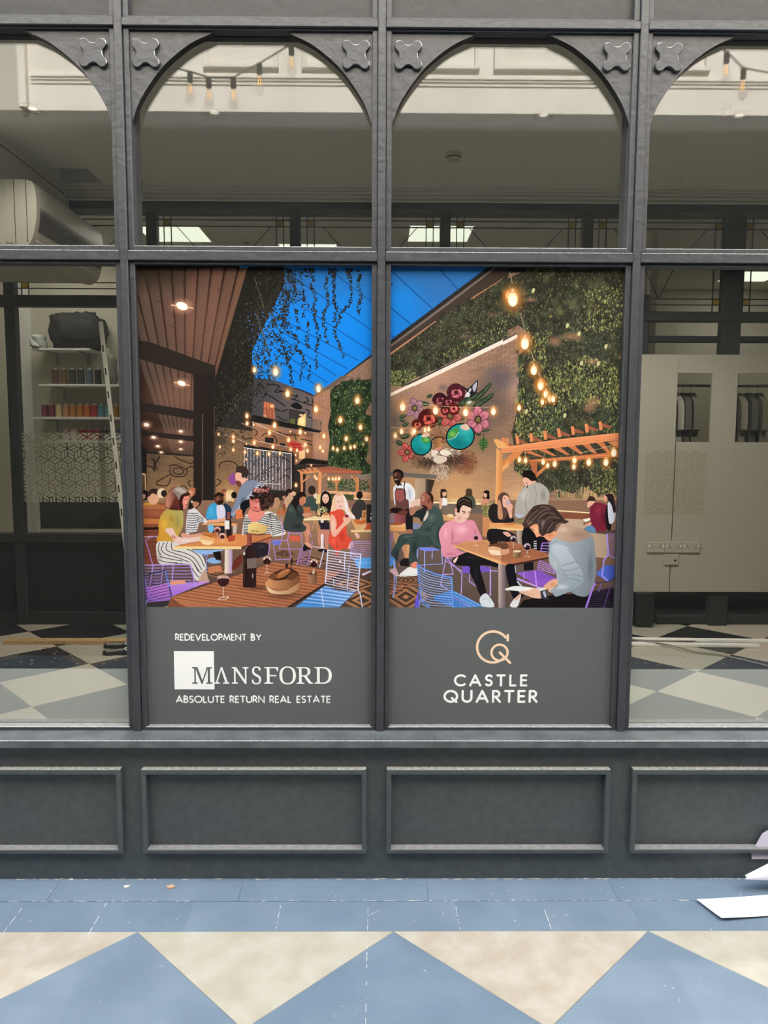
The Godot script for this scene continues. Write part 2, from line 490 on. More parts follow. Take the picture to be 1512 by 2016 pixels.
func build_floor() -> void:
	var fl := setting("floor", "painted arcade floor of blue and cream diamonds")
	bx("bed", Vector3(-9, -0.12, 0.0), Vector3(9, -0.004, 3.4), M.grout, fl)
	# two blue border courses along the shopfront
	for k in range(-8, 9):
		var x := -0.026 + k * 0.2815
		var st := new_st()
		slab(st, PackedVector2Array([Vector2(x + 0.0001, 0.1652), Vector2(x + 0.2814, 0.1652), Vector2(x + 0.2814, 0.3172), Vector2(x + 0.0001, 0.3172)]), -0.02, 0.0, 0.0003)
		part("border_slab", st, M.blue_b if k % 2 else M.blue, fl)
	for k in range(-4, 5):
		var x := -0.45 + k * 0.62
		var st := new_st()
		slab(st, PackedVector2Array([Vector2(x + 0.0001, 0.0), Vector2(x + 0.6199, 0.0), Vector2(x + 0.6195, 0.1640), Vector2(x + 0.0005, 0.1640)]), -0.02, 0.001, 0.0005)
		part("border_slab", st, M.blue if k % 2 else M.blue_b, fl)
	var h := 0.3895
	var n := 0
	for j in range(0, 7):
		for i in range(-6, 7):
			if posmod(i + j, 2) != 1:
				continue
			var c := Vector2(-0.726 + i * h, 0.318 + j * h)
			var o := clip_row(c, h, 0.3178, 0.0007)
			if o.size() < 3:
				continue
			var st := new_st()
			slab(st, o, -0.02, 0.0)
			n += 1
			var blue := posmod(j, 2) == 1
			part("diamond_tile", st, ([M.blue, M.blue_b] if blue else [M.cream, M.cream_b])[n % 2], fl)
	# the far border and the rest of the arcade's floor
	bx("border_strip", Vector3(-9, -0.02, 2.552), Vector3(9, 0.0, 2.95), M.dark, fl)
	bx("side_floor", Vector3(-9, -0.02, 0.0), Vector3(-3.2, -0.001, 2.55), M.blue, fl)
	bx("side_floor", Vector3(3.2, -0.02, 0.0), Vector3(9, -0.001, 2.55), M.blue, fl)
	# worn paint along the joints
	rng.seed = 41
	var st := new_st()
	for k in 150:
		var x := rng.randf_range(-1.25, 1.25)
		if x > -0.6 and x < -0.45 or rng.randf() < 0.3 and x > 0.1:
			continue
		var w := rng.randf_range(0.003, 0.022) * (1.0 if rng.randf() < 0.8 else 2.2)
		var z := 0.1645 + rng.randf_range(-0.0012, 0.0012)
		face(st, [Vector3(x, 0.0016, z), Vector3(x + w * 0.6, 0.0016, z - rng.randf_range(0.0006, 0.0022)), Vector3(x + w, 0.0016, z), Vector3(x + w * 0.4, 0.0016, z + rng.randf_range(0.0006, 0.0018))], Vector3.UP)
	for k in 90:   # crumbled edge against the stallriser
		var x := rng.randf_range(-1.25, 1.25)
		var w := rng.randf_range(0.004, 0.03)
		var z := 0.037 + rng.randf_range(0.0, 0.007)
		face(st, [Vector3(x, 0.0018, z), Vector3(x + w * 0.5, 0.0018, z - 0.001), Vector3(x + w, 0.0018, z), Vector3(x + w * 0.5, 0.0018, z + rng.randf_range(0.001, 0.003))], Vector3.UP)
	for jx: float in [-1.13, -0.87, -0.307, -0.026, 0.256, 0.537]:
		for k in 7:
			var z := rng.randf_range(0.168, 0.31)
			var l := rng.randf_range(0.006, 0.03)
			var w := rng.randf_range(0.0006, 0.0014)
			face(st, [Vector3(jx - w, 0.0008, z), Vector3(jx + w, 0.0008, z), Vector3(jx + w * 0.5, 0.0008, z + l), Vector3(jx - w * 0.5, 0.0008, z + l)], Vector3.UP)
	for k in 26:
		var z := rng.randf_range(0.38, 1.0)
		var l := rng.randf_range(0.004, 0.02)
		face(st, [Vector3(-0.0275, 0.0008, z), Vector3(-0.0255, 0.0008, z), Vector3(-0.026, 0.0008, z + l), Vector3(-0.0275, 0.0008, z + l)], Vector3.UP)
	# a forked crack by the middle joint
	var ck := [Vector2(-0.027, 0.245), Vector2(-0.018, 0.232), Vector2(-0.004, 0.226), Vector2(0.006, 0.216), Vector2(0.013, 0.206)]
	for k in ck.size() - 1:
		var a: Vector2 = ck[k]
		var b: Vector2 = ck[k].lerp(ck[k + 1], 0.72)
		face(st, [Vector3(a.x, 0.0008, a.y - 0.001), Vector3(b.x, 0.0008, b.y - 0.001), Vector3(b.x, 0.0008, b.y + 0.001), Vector3(a.x, 0.0008, a.y + 0.001)], Vector3.UP)
	for k in 170:  # scuffs and specks
		var x := rng.randf_range(-1.25, 1.25)
		var z := rng.randf_range(0.06, 1.0)
		var r := rng.randf_range(0.0007, 0.0022)
		var t := rng.randf_range(0, TAU)
		var d := Vector3(cos(t), 0, sin(t)) * r * rng.randf_range(1.0, 2.4)
		var e := Vector3(-sin(t), 0, cos(t)) * r * 0.7
		var p := Vector3(x, 0.0018 if z < 0.166 else 0.0008, z)
		face(st, [p - d, p + e, p + d, p - e], Vector3.UP)
	part("chipped_paint", st, M.chip, fl).set_meta("kind", "stuff")

# ---------------------------------------------------------------- the building round the shop, and the opposite side of the arcade
func build_shell() -> void:
	var up := setting("wall_upper", "plain wall above the shopfront")
	bx("upper_wall", Vector3(-9, 3.4, -0.3), Vector3(9, 6.6, 0.0), M.stucco, up)
	var sd := setting("wall_piers", "dark piers either side of the shopfront")
	bx("pier", Vector3(-9, -0.05, -0.3), Vector3(-1.62, 3.4, 0.02), M.paint, sd)
	bx("pier", Vector3(1.64, -0.05, -0.3), Vector3(9, 3.4, 0.02), M.paint, sd)
	var op := setting("wall_opposite", "opposite side of the arcade: dark shopfronts under a sunlit cream upper wall")
	bx("lower_front", Vector3(-9, -0.05, 2.95), Vector3(9, 3.75, 3.3), M.dark, op)
	for k in range(-4, 5):
		bx("lower_post", Vector3(k * 1.1 - 0.07, 0.0, 2.91), Vector3(k * 1.1 + 0.07, 3.6, 2.96), M.dark, op, 0.004)
	bx("upper_wall", Vector3(-2.46, 3.75, 2.95), Vector3(9, 6.6, 3.3), M.stucco, op)
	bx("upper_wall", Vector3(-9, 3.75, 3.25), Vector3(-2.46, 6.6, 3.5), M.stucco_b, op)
	bx("pilaster", Vector3(-2.475, 3.752, 2.90), Vector3(-2.42, 6.6, 3.0), M.stucco, op, 0.004)
	for y: Array in [[3.925, 3.94, 0.008], [3.95, 3.965, 0.014], [3.965, 3.985, 0.022]]:
		bx("string_course", Vector3(-2.40, y[0], 2.95 - y[2]), Vector3(9, y[1], 2.96), M.stucco, op, 0.002)
	var panels := [[-1.21, -0.69], [-0.53, 0.05], [0.15, 0.70], [0.80, 1.5], [1.62, 2.3]]
	for p: Array in panels:
		for q: Array in [[p[0], p[0] + 0.035, 4.03, 5.2], [p[1] - 0.035, p[1], 4.03, 5.2], [p[0] + 0.035, p[1] - 0.035, 4.03, 4.065]]:
			bx("panel_moulding", Vector3(q[0], q[2], 2.92), Vector3(q[1], q[3], 2.96), M.stucco, op, 0.004)
	bx("wall_end", Vector3(-9.3, -0.05, -0.3), Vector3(-9, 6.6, 3.5), M.stucco, op)
	bx("wall_end", Vector3(9, -0.05, -0.3), Vector3(9.3, 6.6, 3.5), M.stucco, op)

func bulb_string(label: String, pts: PackedVector3Array, hang: Array) -> void:
	# a festoon cable with lamps in sockets
	var t := thing("string_lights", label, "string lights", pts[0])
	var st := new_st()
	var loc := PackedVector3Array()
	for p in pts:
		loc.append(p - pts[0])
	tube(st, loc, 0.004, 6)
	part("cable", st, M.black, t)
	for h: Vector3 in hang:
		var b := h - pts[0]
		st = new_st()
		lathe(st, b, [Vector2(0.0, 0.0), Vector2(0.012, 0.0), Vector2(0.014, -0.012), Vector2(0.0145, -0.05), Vector2(0.0, -0.05)], 14)
		part("lamp_socket", st, M.black, t)
		st = new_st()
		lathe(st, b + Vector3(0, -0.05, 0), [Vector2(0.0125, 0.0), Vector2(0.014, -0.014), Vector2(0.021, -0.045), Vector2(0.026, -0.072), Vector2(0.024, -0.088), Vector2(0.012, -0.1), Vector2(0.0, -0.102)], 18)
		part("glass_bulb", st, M.bulb_glass, t)
		st = new_st()
		for s: float in [-0.005, 0.005]:
			tube(st, PackedVector3Array([b + Vector3(s, -0.062, 0), b + Vector3(s * 1.3, -0.105, 0.002)]), 0.0022, 6)
		part("filament", st, M.filament, t)

func build_arcade_lights() -> void:
	M.bulb_glass = glass_mat("fff6e0", 0.12)
	M.filament = glow_mat("ffb030", 14.0)
	var a := PackedVector3Array()
	for p: Array in [[-1.9, 3.75], [-1.4, 3.46], [-1.1, 3.35], [-0.944, 3.318], [-0.851, 3.292], [-0.728, 3.292], [-0.597, 3.36], [-0.436, 3.452], [-0.1, 3.66], [0.3, 3.95]]:
		a.append(Vector3(p[0], p[1], 1.4))
	bulb_string("festoon string of clear filament bulbs hung across the arcade, before the second bay", a, [a[3], a[4], a[5], a[6], a[7]])
	var b := PackedVector3Array()
	for p: Array in [[1.4, 3.62], [1.749, 3.43], [1.837, 3.355], [2.2, 3.3], [2.7, 3.5]]:
		b.append(Vector3(p[0], p[1], 1.4))
	bulb_string("short festoon string of filament bulbs near the fourth bay", b, [b[1], b[2], b[3]])

# ---------------------------------------------------------------- the emptied shop behind the glass, reflected fittings built as real things
const CEIL := 3.3
const PZ := -3.55    # the inner glazed partition, a stand-in for the reflected shopfront opposite

func build_room() -> void:
	var fl := setting("floor_inside", "black and cream diamond floor inside the shop")
	bx("bed", Vector3(-5.5, -0.12, -8.0), Vector3(6.0, -0.006, -0.02), M.dark, fl)
	var o := Vector2(-1.904, -2.462)
	var u := Vector2(0.3975, 0.0157)
	var v := Vector2(0.008, -0.408)
	for j in range(-6, 13):
		for i in range(-6, 18):
			if posmod(i + j, 2) != 1:
				continue
			var c := o + u * i + v * j
			if c.x < -3.3 or c.x > 4.4 or c.y > 0.3 or c.y < -7.0 or (absf(c.x) < 0.75 and c.y > -2.6):
				continue
			var g := 0.996
			var q := PackedVector2Array([c + v * g, c + u * g, c - v * g, c - u * g])
			var r := Geometry2D.intersect_polygons(q, PackedVector2Array([Vector2(-9, -9), Vector2(9, -9), Vector2(9, -0.12), Vector2(-9, -0.12)]))
			if r.size() == 0:
				continue
			var st := new_st()
			slab(st, r[0], -0.02, 0.0)
			part("diamond_tile", st, ([M.tile_light, M.tile_light_b] if posmod(j, 2) == 1 else [M.tile_dark, M.tile_dark])[posmod(i * 3 + j, 5) % 2], fl)
	var ce := setting("ceiling", "pale ceiling of the shop")
	var hx0 := -2.27
	var hx1 := -1.97
	var hz0 := -3.19
	var hz1 := -2.89
	bx("ceiling_board", Vector3(-5.5, CEIL, hz1), Vector3(6.0, CEIL + 0.1, -0.3), M.ceiling, ce)
	bx("ceiling_board", Vector3(-5.5, CEIL, -8.0), Vector3(6.0, CEIL + 0.1, hz0), M.ceiling, ce)
	bx("ceiling_board", Vector3(-5.5, CEIL, hz0), Vector3(hx0, CEIL + 0.1, hz1), M.ceiling, ce)
	bx("ceiling_board", Vector3(hx1, CEIL, hz0), Vector3(6.0, CEIL + 0.1, hz1), M.ceiling, ce)
	bx("ceiling_board", Vector3(-5.5, CEIL, -0.3), Vector3(6.0, CEIL + 0.1, -0.1), M.ceiling, ce)
	bx("opening_shade_slab", Vector3(hx0 - 0.1, CEIL + 0.17, hz0 - 0.1), Vector3(hx1 + 0.1, CEIL + 0.2, hz1 + 0.1), M.black, ce)  # black slab stands in for the darkness up inside the hatch
	bx("opening_batten", Vector3(hx0, CEIL + 0.1, -3.15), Vector3(hx1, CEIL + 0.14, -3.09), M.bare_wood, ce)
	var st := new_st()
	tube(st, PackedVector3Array([Vector3(hx0, CEIL + 0.12, -3.02), Vector3(-2.12, CEIL + 0.05, -2.98), Vector3(hx1, CEIL + 0.12, -2.92)]), 0.008, 6)
	part("loose_strut", st, M.chrome, ce)
	for q: Array in [[-3.24, 0.018], [-3.275, 0.03], [-3.31, 0.05], [-3.345, 0.07]]:
		bx("coving", Vector3(-2.3, CEIL - q[1], q[0] - 0.02), Vector3(4.6, CEIL + 0.01, q[0]), M.ceiling, ce, 0.004)
	bx("roof_slab", Vector3(-5.6, CEIL + 0.4, -8.2), Vector3(6.1, CEIL + 0.55, -0.1), M.stucco_b, ce)
	# walls
	var wl := setting("wall_left", "side wall and boxed-in soffit of the shop")
	bx("side_wall", Vector3(-5.6, -0.1, -8.0), Vector3(-4.2, CEIL + 0.4, -0.02), M.wall_in, wl)
	bx("soffit_box", Vector3(-4.3, 2.665, -3.5), Vector3(-2.3, CEIL, -0.2), M.soffit, wl)
	bx("soffit_groove", Vector3(-2.302, 3.262, -3.5), Vector3(-2.297, 3.268, -0.3), M.black, wl)
	var wr := setting("wall_right", "far side wall of the shop")
	bx("side_wall", Vector3(5.0, -0.1, -8.0), Vector3(6.1, CEIL + 0.4, -0.02), M.wall_in, wr)
	var wb := setting("wall_back", "back wall of the workroom behind the partition")
	bx("rear_wall", Vector3(-5.6, -0.1, -8.2), Vector3(6.1, CEIL + 0.4, -7.0), M.wall_in, wb)
	bx("cross_wall", Vector3(-4.2, 0.0, -5.4), Vector3(-2.35, CEIL, -5.25), M.wall_in, wb)
	bx("wall_edge", Vector3(-3.56, 0.0, -5.25), Vector3(-3.42, CEIL, -5.2), M.white, wb, 0.004)
	bx("front_return", Vector3(-5.6, -0.1, -0.3), Vector3(-1.7, 3.4, -0.2), M.wall_in, wb)
	bx("front_return", Vector3(1.72, -0.1, -0.3), Vector3(6.1, 3.4, -0.2), M.wall_in, wb)
	bx("front_back", Vector3(-1.7, -0.02, -0.13), Vector3(1.72, 0.50, -0.1), M.dark, wb)
	build_partition()

func lead(parent: Node, a: Vector3, b: Vector3) -> void:
	bx("lead_came", a - Vector3(0.0035, 0.0035, 0.004), b + Vector3(0.0035, 0.0035, 0.004), M.lead, parent)

func build_partition() -> void:
	var pt := setting("wall_partition", "dark timber inner partition with leaded lights, standing in for a reflected shopfront")  # opposite shopfront, mirrored in the glass, built as an inner wall
	var posts := [-2.83, -1.727, -0.634, 0.513, 1.607, 2.74, 3.87]
	bx("top_beam", Vector3(-4.2, 3.19, PZ - 0.06), Vector3(5.0, CEIL, PZ + 0.14), M.dark, pt, 0.004)
	for x: float in posts:
		bx("post", Vector3(x - (0.075 if x > 2.0 else 0.04), 0.0, PZ - 0.05), Vector3(x + (0.075 if x > 2.0 else 0.04), 3.2, PZ + 0.03), M.dark, pt, 0.004)
	bx("post", Vector3(2.02, 0.0, PZ - 0.05), Vector3(2.1, 2.6, PZ + 0.03), M.dark, pt, 0.004)
	bx("transom_bar", Vector3(-4.2, 2.49, PZ - 0.045), Vector3(2.02, 2.575, PZ + 0.04), M.dark, pt, 0.006)
	bx("transom_bar", Vector3(2.05, 2.40, PZ - 0.045), Vector3(5.0, 2.475, PZ + 0.04), M.dark, pt, 0.006)
	bx("transom_bar", Vector3(2.05, 2.245, PZ - 0.045), Vector3(5.0, 2.292, PZ + 0.02), M.black, pt, 0.004)
	bx("middle_rail", Vector3(-4.2, 0.66, PZ - 0.045), Vector3(2.02, 0.735, PZ + 0.045), M.dark, pt, 0.006)
	bx("lower_panel", Vector3(-4.2, 0.0, PZ - 0.03), Vector3(2.02, 0.67, PZ), M.black, pt)
	bx("skirting_board", Vector3(-4.2, 0.0, PZ), Vector3(2.02, 0.1, PZ + 0.025), M.dark, pt, 0.003)
	for k in posts.size() - 1:
		var x0: float = posts[k] + 0.04
		var x1: float = posts[k + 1] - 0.04
		var y0 := 2.575 if k < 4 else 2.475
		for y: float in [y0 + 0.055, y0 + 0.10, 3.148, 3.10]:
			lead(pt, Vector3(x0, y, PZ), Vector3(x1, y, PZ))
		for x: float in [x0 + 0.05, x0 + 0.105, x1 - 0.105, x1 - 0.05]:
			lead(pt, Vector3(x, y0, PZ), Vector3(x, 3.19, PZ))
		for y: float in [y0 + 0.058, 3.104]:
			for x: float in [x0 + 0.0535, x1 - 0.1015]:
				bx("yellow_glass", Vector3(x, y, PZ - 0.002), Vector3(x + 0.048, y + 0.04, PZ + 0.002), M.yellow, pt)
		for s: float in [-1.0, 1.0]:
			var st := new_st()
			var xm := (x0 + x1) * 0.5
			tube(st, PackedVector3Array([Vector3(xm + s * 0.36, 3.10, PZ), Vector3(xm + s * 0.14, 2.86, PZ), Vector3(xm, y0 + 0.1, PZ)]), 0.003, 5)
			part("lead_came", st, M.lead, pt)
		if k < 5:
			bx("pane", Vector3(x0, y0, PZ - 0.012), Vector3(x1, 3.19, PZ - 0.008), M.glass, pt)
	bx("pane", Vector3(-2.79, 0.73, PZ - 0.012), Vector3(-1.767, 2.49, PZ - 0.008), M.glass, pt)
	reflected_film(pt, -2.785, -1.77, 0.98, 1.525, PZ - 0.002, M.hexfilm, 0.06)
	# bench end and dark cupboard below the film, seen through the pane
	bx("back_panel", Vector3(-2.79, 0.735, PZ - 0.3), Vector3(-1.767, 1.0, PZ - 0.28), M.dark_wood, pt)

func reflected_film(parent: Node, x0: float, x1: float, y0: float, y1: float, z: float, m: Material, s: float) -> void:
	# etched film as it shows in a reflection: hexagons of three diamonds, each diamond two bars
	var st := new_st()
	var area := PackedVector2Array([Vector2(x0, y0), Vector2(x1, y0), Vector2(x1, y1), Vector2(x0, y1)])
	var a := []
	for k in 3:
		a.append(Vector2(0, s).rotated(TAU * k / 3.0))
	var u: Vector2 = a[0] - a[1]
	var v: Vector2 = a[1] - a[2]
	for i in range(-40, 41):
		for j in range(-40, 41):
			var c := Vector2((x0 + x1) * 0.5, (y0 + y1) * 0.5) + u * i + v * j
			if c.x < x0 - s or c.x > x1 + s or c.y < y0 - s or c.y > y1 + s:
				continue
			for k in 3:
				var e: Vector2 = a[k]
				var f: Vector2 = a[(k + 1) % 3]
				for bar: Array in [[0.09, 0.44], [0.56, 0.91]]:
					var q := PackedVector2Array([c + e * 0.07 + f * bar[0], c + e * 0.93 + f * bar[0], c + e * 0.93 + f * bar[1], c + e * 0.07 + f * bar[1]])
					for piece in Geometry2D.intersect_polygons(q, area):
						var pts := []
						for w: Vector2 in piece:
							pts.append(Vector3(w.x, w.y, z))
						face(st, pts, Vector3(0, 0, 1))
	part("reflected_film", st, m, parent).set_meta("kind", "stuff")

func downlight(x: float, z: float, label: String, lit := false, power := 1.0) -> void:
	var t := thing("downlight", label, "ceiling light", Vector3(x, CEIL, z), "recessed downlights in the shop ceiling")
	var st := new_st()
	lathe(st, Vector3.ZERO, [Vector2(0.078, 0.001), Vector2(0.078, -0.004), Vector2(0.068, -0.009), Vector2(0.054, -0.009), Vector2(0.05, -0.004), Vector2(0.05, 0.03)], 28)
	part("trim_ring", st, M.ring, t)
	st = new_st()
	lathe(st, Vector3.ZERO, [Vector2(0.05, -0.002), Vector2(0.044, 0.004), Vector2(0.034, 0.012), Vector2(0.0, 0.013)], 24)
	part("reflector", st, M.chrome, t)
	st = new_st()
	lathe(st, Vector3.ZERO, [Vector2(0.026, 0.012), Vector2(0.024, 0.0), Vector2(0.0, -0.003)], 18)
	part("lamp_face", st, M.lamp_face if lit else M.dark, t)
	if lit:
		var l := SpotLight3D.new()
		l.name = "downlight_beam"
		l.light_energy = power
		l.light_color = col("fffaf0")
		l.light_size = 0.03
		l.spot_angle = 72.0
		l.spot_angle_attenuation = 0.6
		l.spot_range = 9.0
		l.shadow_enabled = true
		t.add_child(l, true)
		l.position = Vector3(0, -0.012, 0)
		l.rotation_degrees.x = -90

func light_panel(x: float, z: float, label: String) -> void:
	var t := thing("light_panel", label, "ceiling light", Vector3(x, CEIL, z), "square light panels in the workroom ceiling")
	var st := new_st()
	for q: Array in [[-0.29, -0.27, -0.29, 0.29], [0.27, 0.29, -0.29, 0.29], [-0.27, 0.27, -0.29, -0.27], [-0.27, 0.27, 0.27, 0.29]]:
		box(st, Vector3(q[0], -0.012, q[2]), Vector3(q[1], 0.0, q[3]), 0.002)
	part("panel_frame", st, M.white, t)
	st = new_st()
	box(st, Vector3(-0.27, -0.006, -0.27), Vector3(0.27, -0.002, 0.27))
	part("lamp_diffuser", st, M.panel_glow, t)
	var a := AreaLight3D.new()
	a.name = "panel_light"
	a.area_size = Vector2(0.52, 0.52)
	a.light_energy = PANEL_ENERGY
	a.light_color = col("fffaee")
	a.shadow_enabled = true
	a.area_range = 12.0
	t.add_child(a, true)
	a.position = Vector3(0, -0.016, 0)
	a.rotation_degrees.x = -90

func build_fittings() -> void:
	for q: Array in [[-1.912, -1.935, "downlight above the first bay, nearest the air conditioner"], [-0.916, -1.971, "downlight behind the arched window over the tree-lined poster"], [0.926, -1.972, "downlight behind the arched window over the cat mural poster"], [2.021, -1.96, "downlight behind the arched window of the last bay"], [-1.725, -3.10, "downlight near the coving, farther of a close pair"], [-1.72, -3.42, "downlight under the coving beside the ceiling hatch"], [1.782, -3.15, "downlight close to the coving by the third mullion"], [1.805, -3.43, "dark ringed downlight by the inner partition beside the third mullion"], [3.144, -4.213, "downlight deep in the workroom behind the last bay"], [-1.228, -4.866, "downlight between the two workroom light panels"]]:
		downlight(q[0], q[1], q[2], q[1] > -2.5, 0.4 if q[0] < -1.5 else DOWN_ENERGY)
	for q: Array in [[-1.81, -4.54, "glowing light panel seen through the leaded light by the first mullion"], [0.545, -4.48, "glowing light panel seen behind the post in the middle of the third bay"], [-0.66, -5.13, "low glowing light panel just above the transom beside the middle mullion"], [-2.95, -4.5, "added unseen light panel brightening the thread shelves, behind the soffit"], [-2.95, -3.9, "added unseen light panel close behind the partition, brightening the first bay"], [4.15, -6.2, "glowing light panel at the far edge of the workroom ceiling"]]:  # the pair farthest left is added out of sight to brighten the shelves
		light_panel(q[0], q[1], q[2])
	# smoke detector and a small sensor
	var t := thing("smoke_detector", "round beige smoke detector on the shop ceiling", "smoke detector", Vector3(0.48, CEIL, -2.572))
	var st := new_st()
	lathe(st, Vector3.ZERO, [Vector2(0.056, 0.0), Vector2(0.057, -0.012), Vector2(0.046, -0.02), Vector2(0.044, -0.034), Vector2(0.034, -0.044), Vector2(0.0, -0.046)], 26)
	part("housing", st, M.detector, t)
	st = new_st()
	lathe(st, Vector3.ZERO, [Vector2(0.0465, -0.02), Vector2(0.047, -0.024), Vector2(0.0455, -0.028)], 26)
	part("vent_slot", st, M.dark, t)
	t = thing("ceiling_sensor", "small white square sensor box on the ceiling beside a downlight", "sensor", Vector3(1.882, CEIL, -1.83))
	st = new_st()
	box(st, Vector3(-0.03, -0.03, -0.03), Vector3(0.03, 0.0, 0.03), 0.005)
	part("case", st, M.white, t)
	st = new_st()
	lathe(st, Vector3(0, -0.03, 0), [Vector2(0.016, 0.0), Vector2(0.012, -0.008), Vector2(0.0, -0.011)], 14)
	part("lens", st, M.offwhite, t)
	build_air_conditioner()
	build_shelves()
	build_right_side()
	build_floor_things()

func build_air_conditioner() -> void:
	var t := thing("air_conditioner", "long cream wall-mounted air conditioner under the soffit", "air conditioner", Vector3(-2.3, 2.65, -2.36))
	var sec := smooth(PackedVector2Array([Vector2(0, 0.02), Vector2(0.1, 0.0), Vector2(0.17, 0.05), Vector2(0.205, 0.2), Vector2(0.2, 0.36), Vector2(0.16, 0.405), Vector2(0.0, 0.41)]), 4)
	var st := new_st()
	prism(st, sec, -1.15, 0.0)
	part("casing", st, M.offwhite, t)
	st = new_st()
	for k in 17:   # air-outlet louvres along the front
		var f := k / 16.0
		var y := lerpf(0.115, 0.315, f)
		var x := 0.196 + 0.012 * sin(f * PI) + 0.002
		box(st, Vector3(x - 0.01, y - 0.0022, -1.12), Vector3(x, y + 0.0022, -0.05))
	part("grille", st, M.dark_wood, t)
	for x: float in [0.072, 0.145]:
		st = new_st()
		box(st, Vector3(x, 0.012 if x < 0.1 else 0.035, 0.0005), Vector3(x + 0.003, 0.405, 0.002))
		part("seam", st, M.dark_wood, t)
	st = new_st()
	box(st, Vector3(0.014, 0.03, 0.0), Vector3(0.062, 0.1, 0.004), 0.003)
	part("cover_plate", st, M.offwhite, t)
	st = new_st()
	box(st, Vector3(0.12, 0.055, -1.12), Vector3(0.175, 0.062, -0.05))
	part("air_flap", st, M.white, t)

func spool(t_parent_label: String, at: Vector3, hex: String, h := 0.105, r := 0.036) -> void:
	var t := thing("thread_spool", t_parent_label, "thread spool", at, "spools of thread on the workroom shelves")
	var st := new_st()
	lathe(st, Vector3.ZERO, [Vector2(0.0, 0.006), Vector2(r * 0.96, 0.006), Vector2(r, 0.014), Vector2(r * 0.93, h - 0.012), Vector2(r * 0.8, h - 0.006), Vector2(0, h - 0.006)], 18)
	part("thread", st, mat(hex, 0.7), t)
	st = new_st()
	lathe(st, Vector3.ZERO, [Vector2(0, 0), Vector2(r * 1.04, 0), Vector2(r * 1.04, 0.005), Vector2(0, 0.006)], 18)
	part("spool_base", st, M.offwhite, t)
	st = new_st()
	lathe(st, Vector3(0, h - 0.006, 0), [Vector2(r * 0.4, 0), Vector2(r * 0.38, 0.012), Vector2(r * 0.2, 0.014), Vector2(0, 0.01)], 14)
	part("cone", st, M.offwhite, t)

func lump(called: String, label: String, category: String, at: Vector3, size: Vector3, hex: String, seed_: int, rough := 0.35) -> void:
	# a soft bundle: a rounded block pushed in and out by noise
	var n := FastNoiseLite.new()
	n.seed = seed_
	n.frequency = 1.3
	var st := new_st()
	st.set_smooth_group(0)
	var U := 26
	var V := 14
	var g := []
	for j in V + 1:
		var row := []
		var ph := PI * j / V - PI / 2
		for i in U:
			var th := TAU * i / U
			var d := Vector3(cos(ph) * cos(th), sin(ph), cos(ph) * sin(th))
			var q := Vector3(signf(d.x) * pow(absf(d.x), 0.6), signf(d.y) * pow(absf(d.y), 0.55), signf(d.z) * pow(absf(d.z), 0.6))
			q *= 1.0 + rough * n.get_noise_3dv(d * 1.6) + rough * 0.4 * n.get_noise_3dv(d * 5.0)
			row.append(Vector3(q.x * size.x, maxf(q.y, -0.92) * size.y, q.z * size.z) * 0.5 + Vector3(0, size.y * 0.46, 0))
		g.append(row)
	for j in V:
		for i in U:
			var a: Vector3 = g[j][i]
			var b: Vector3 = g[j][(i + 1) % U]
			var c: Vector3 = g[j + 1][(i + 1) % U]
			var d: Vector3 = g[j + 1][i]
			for p: Vector3 in [a, b, c, a, c, d]:
				st.add_vertex(p)
	st.generate_normals()
	var o := part(called, st, mat(hex, 0.8), null)
	o.position = at
	tag(o, label, category)

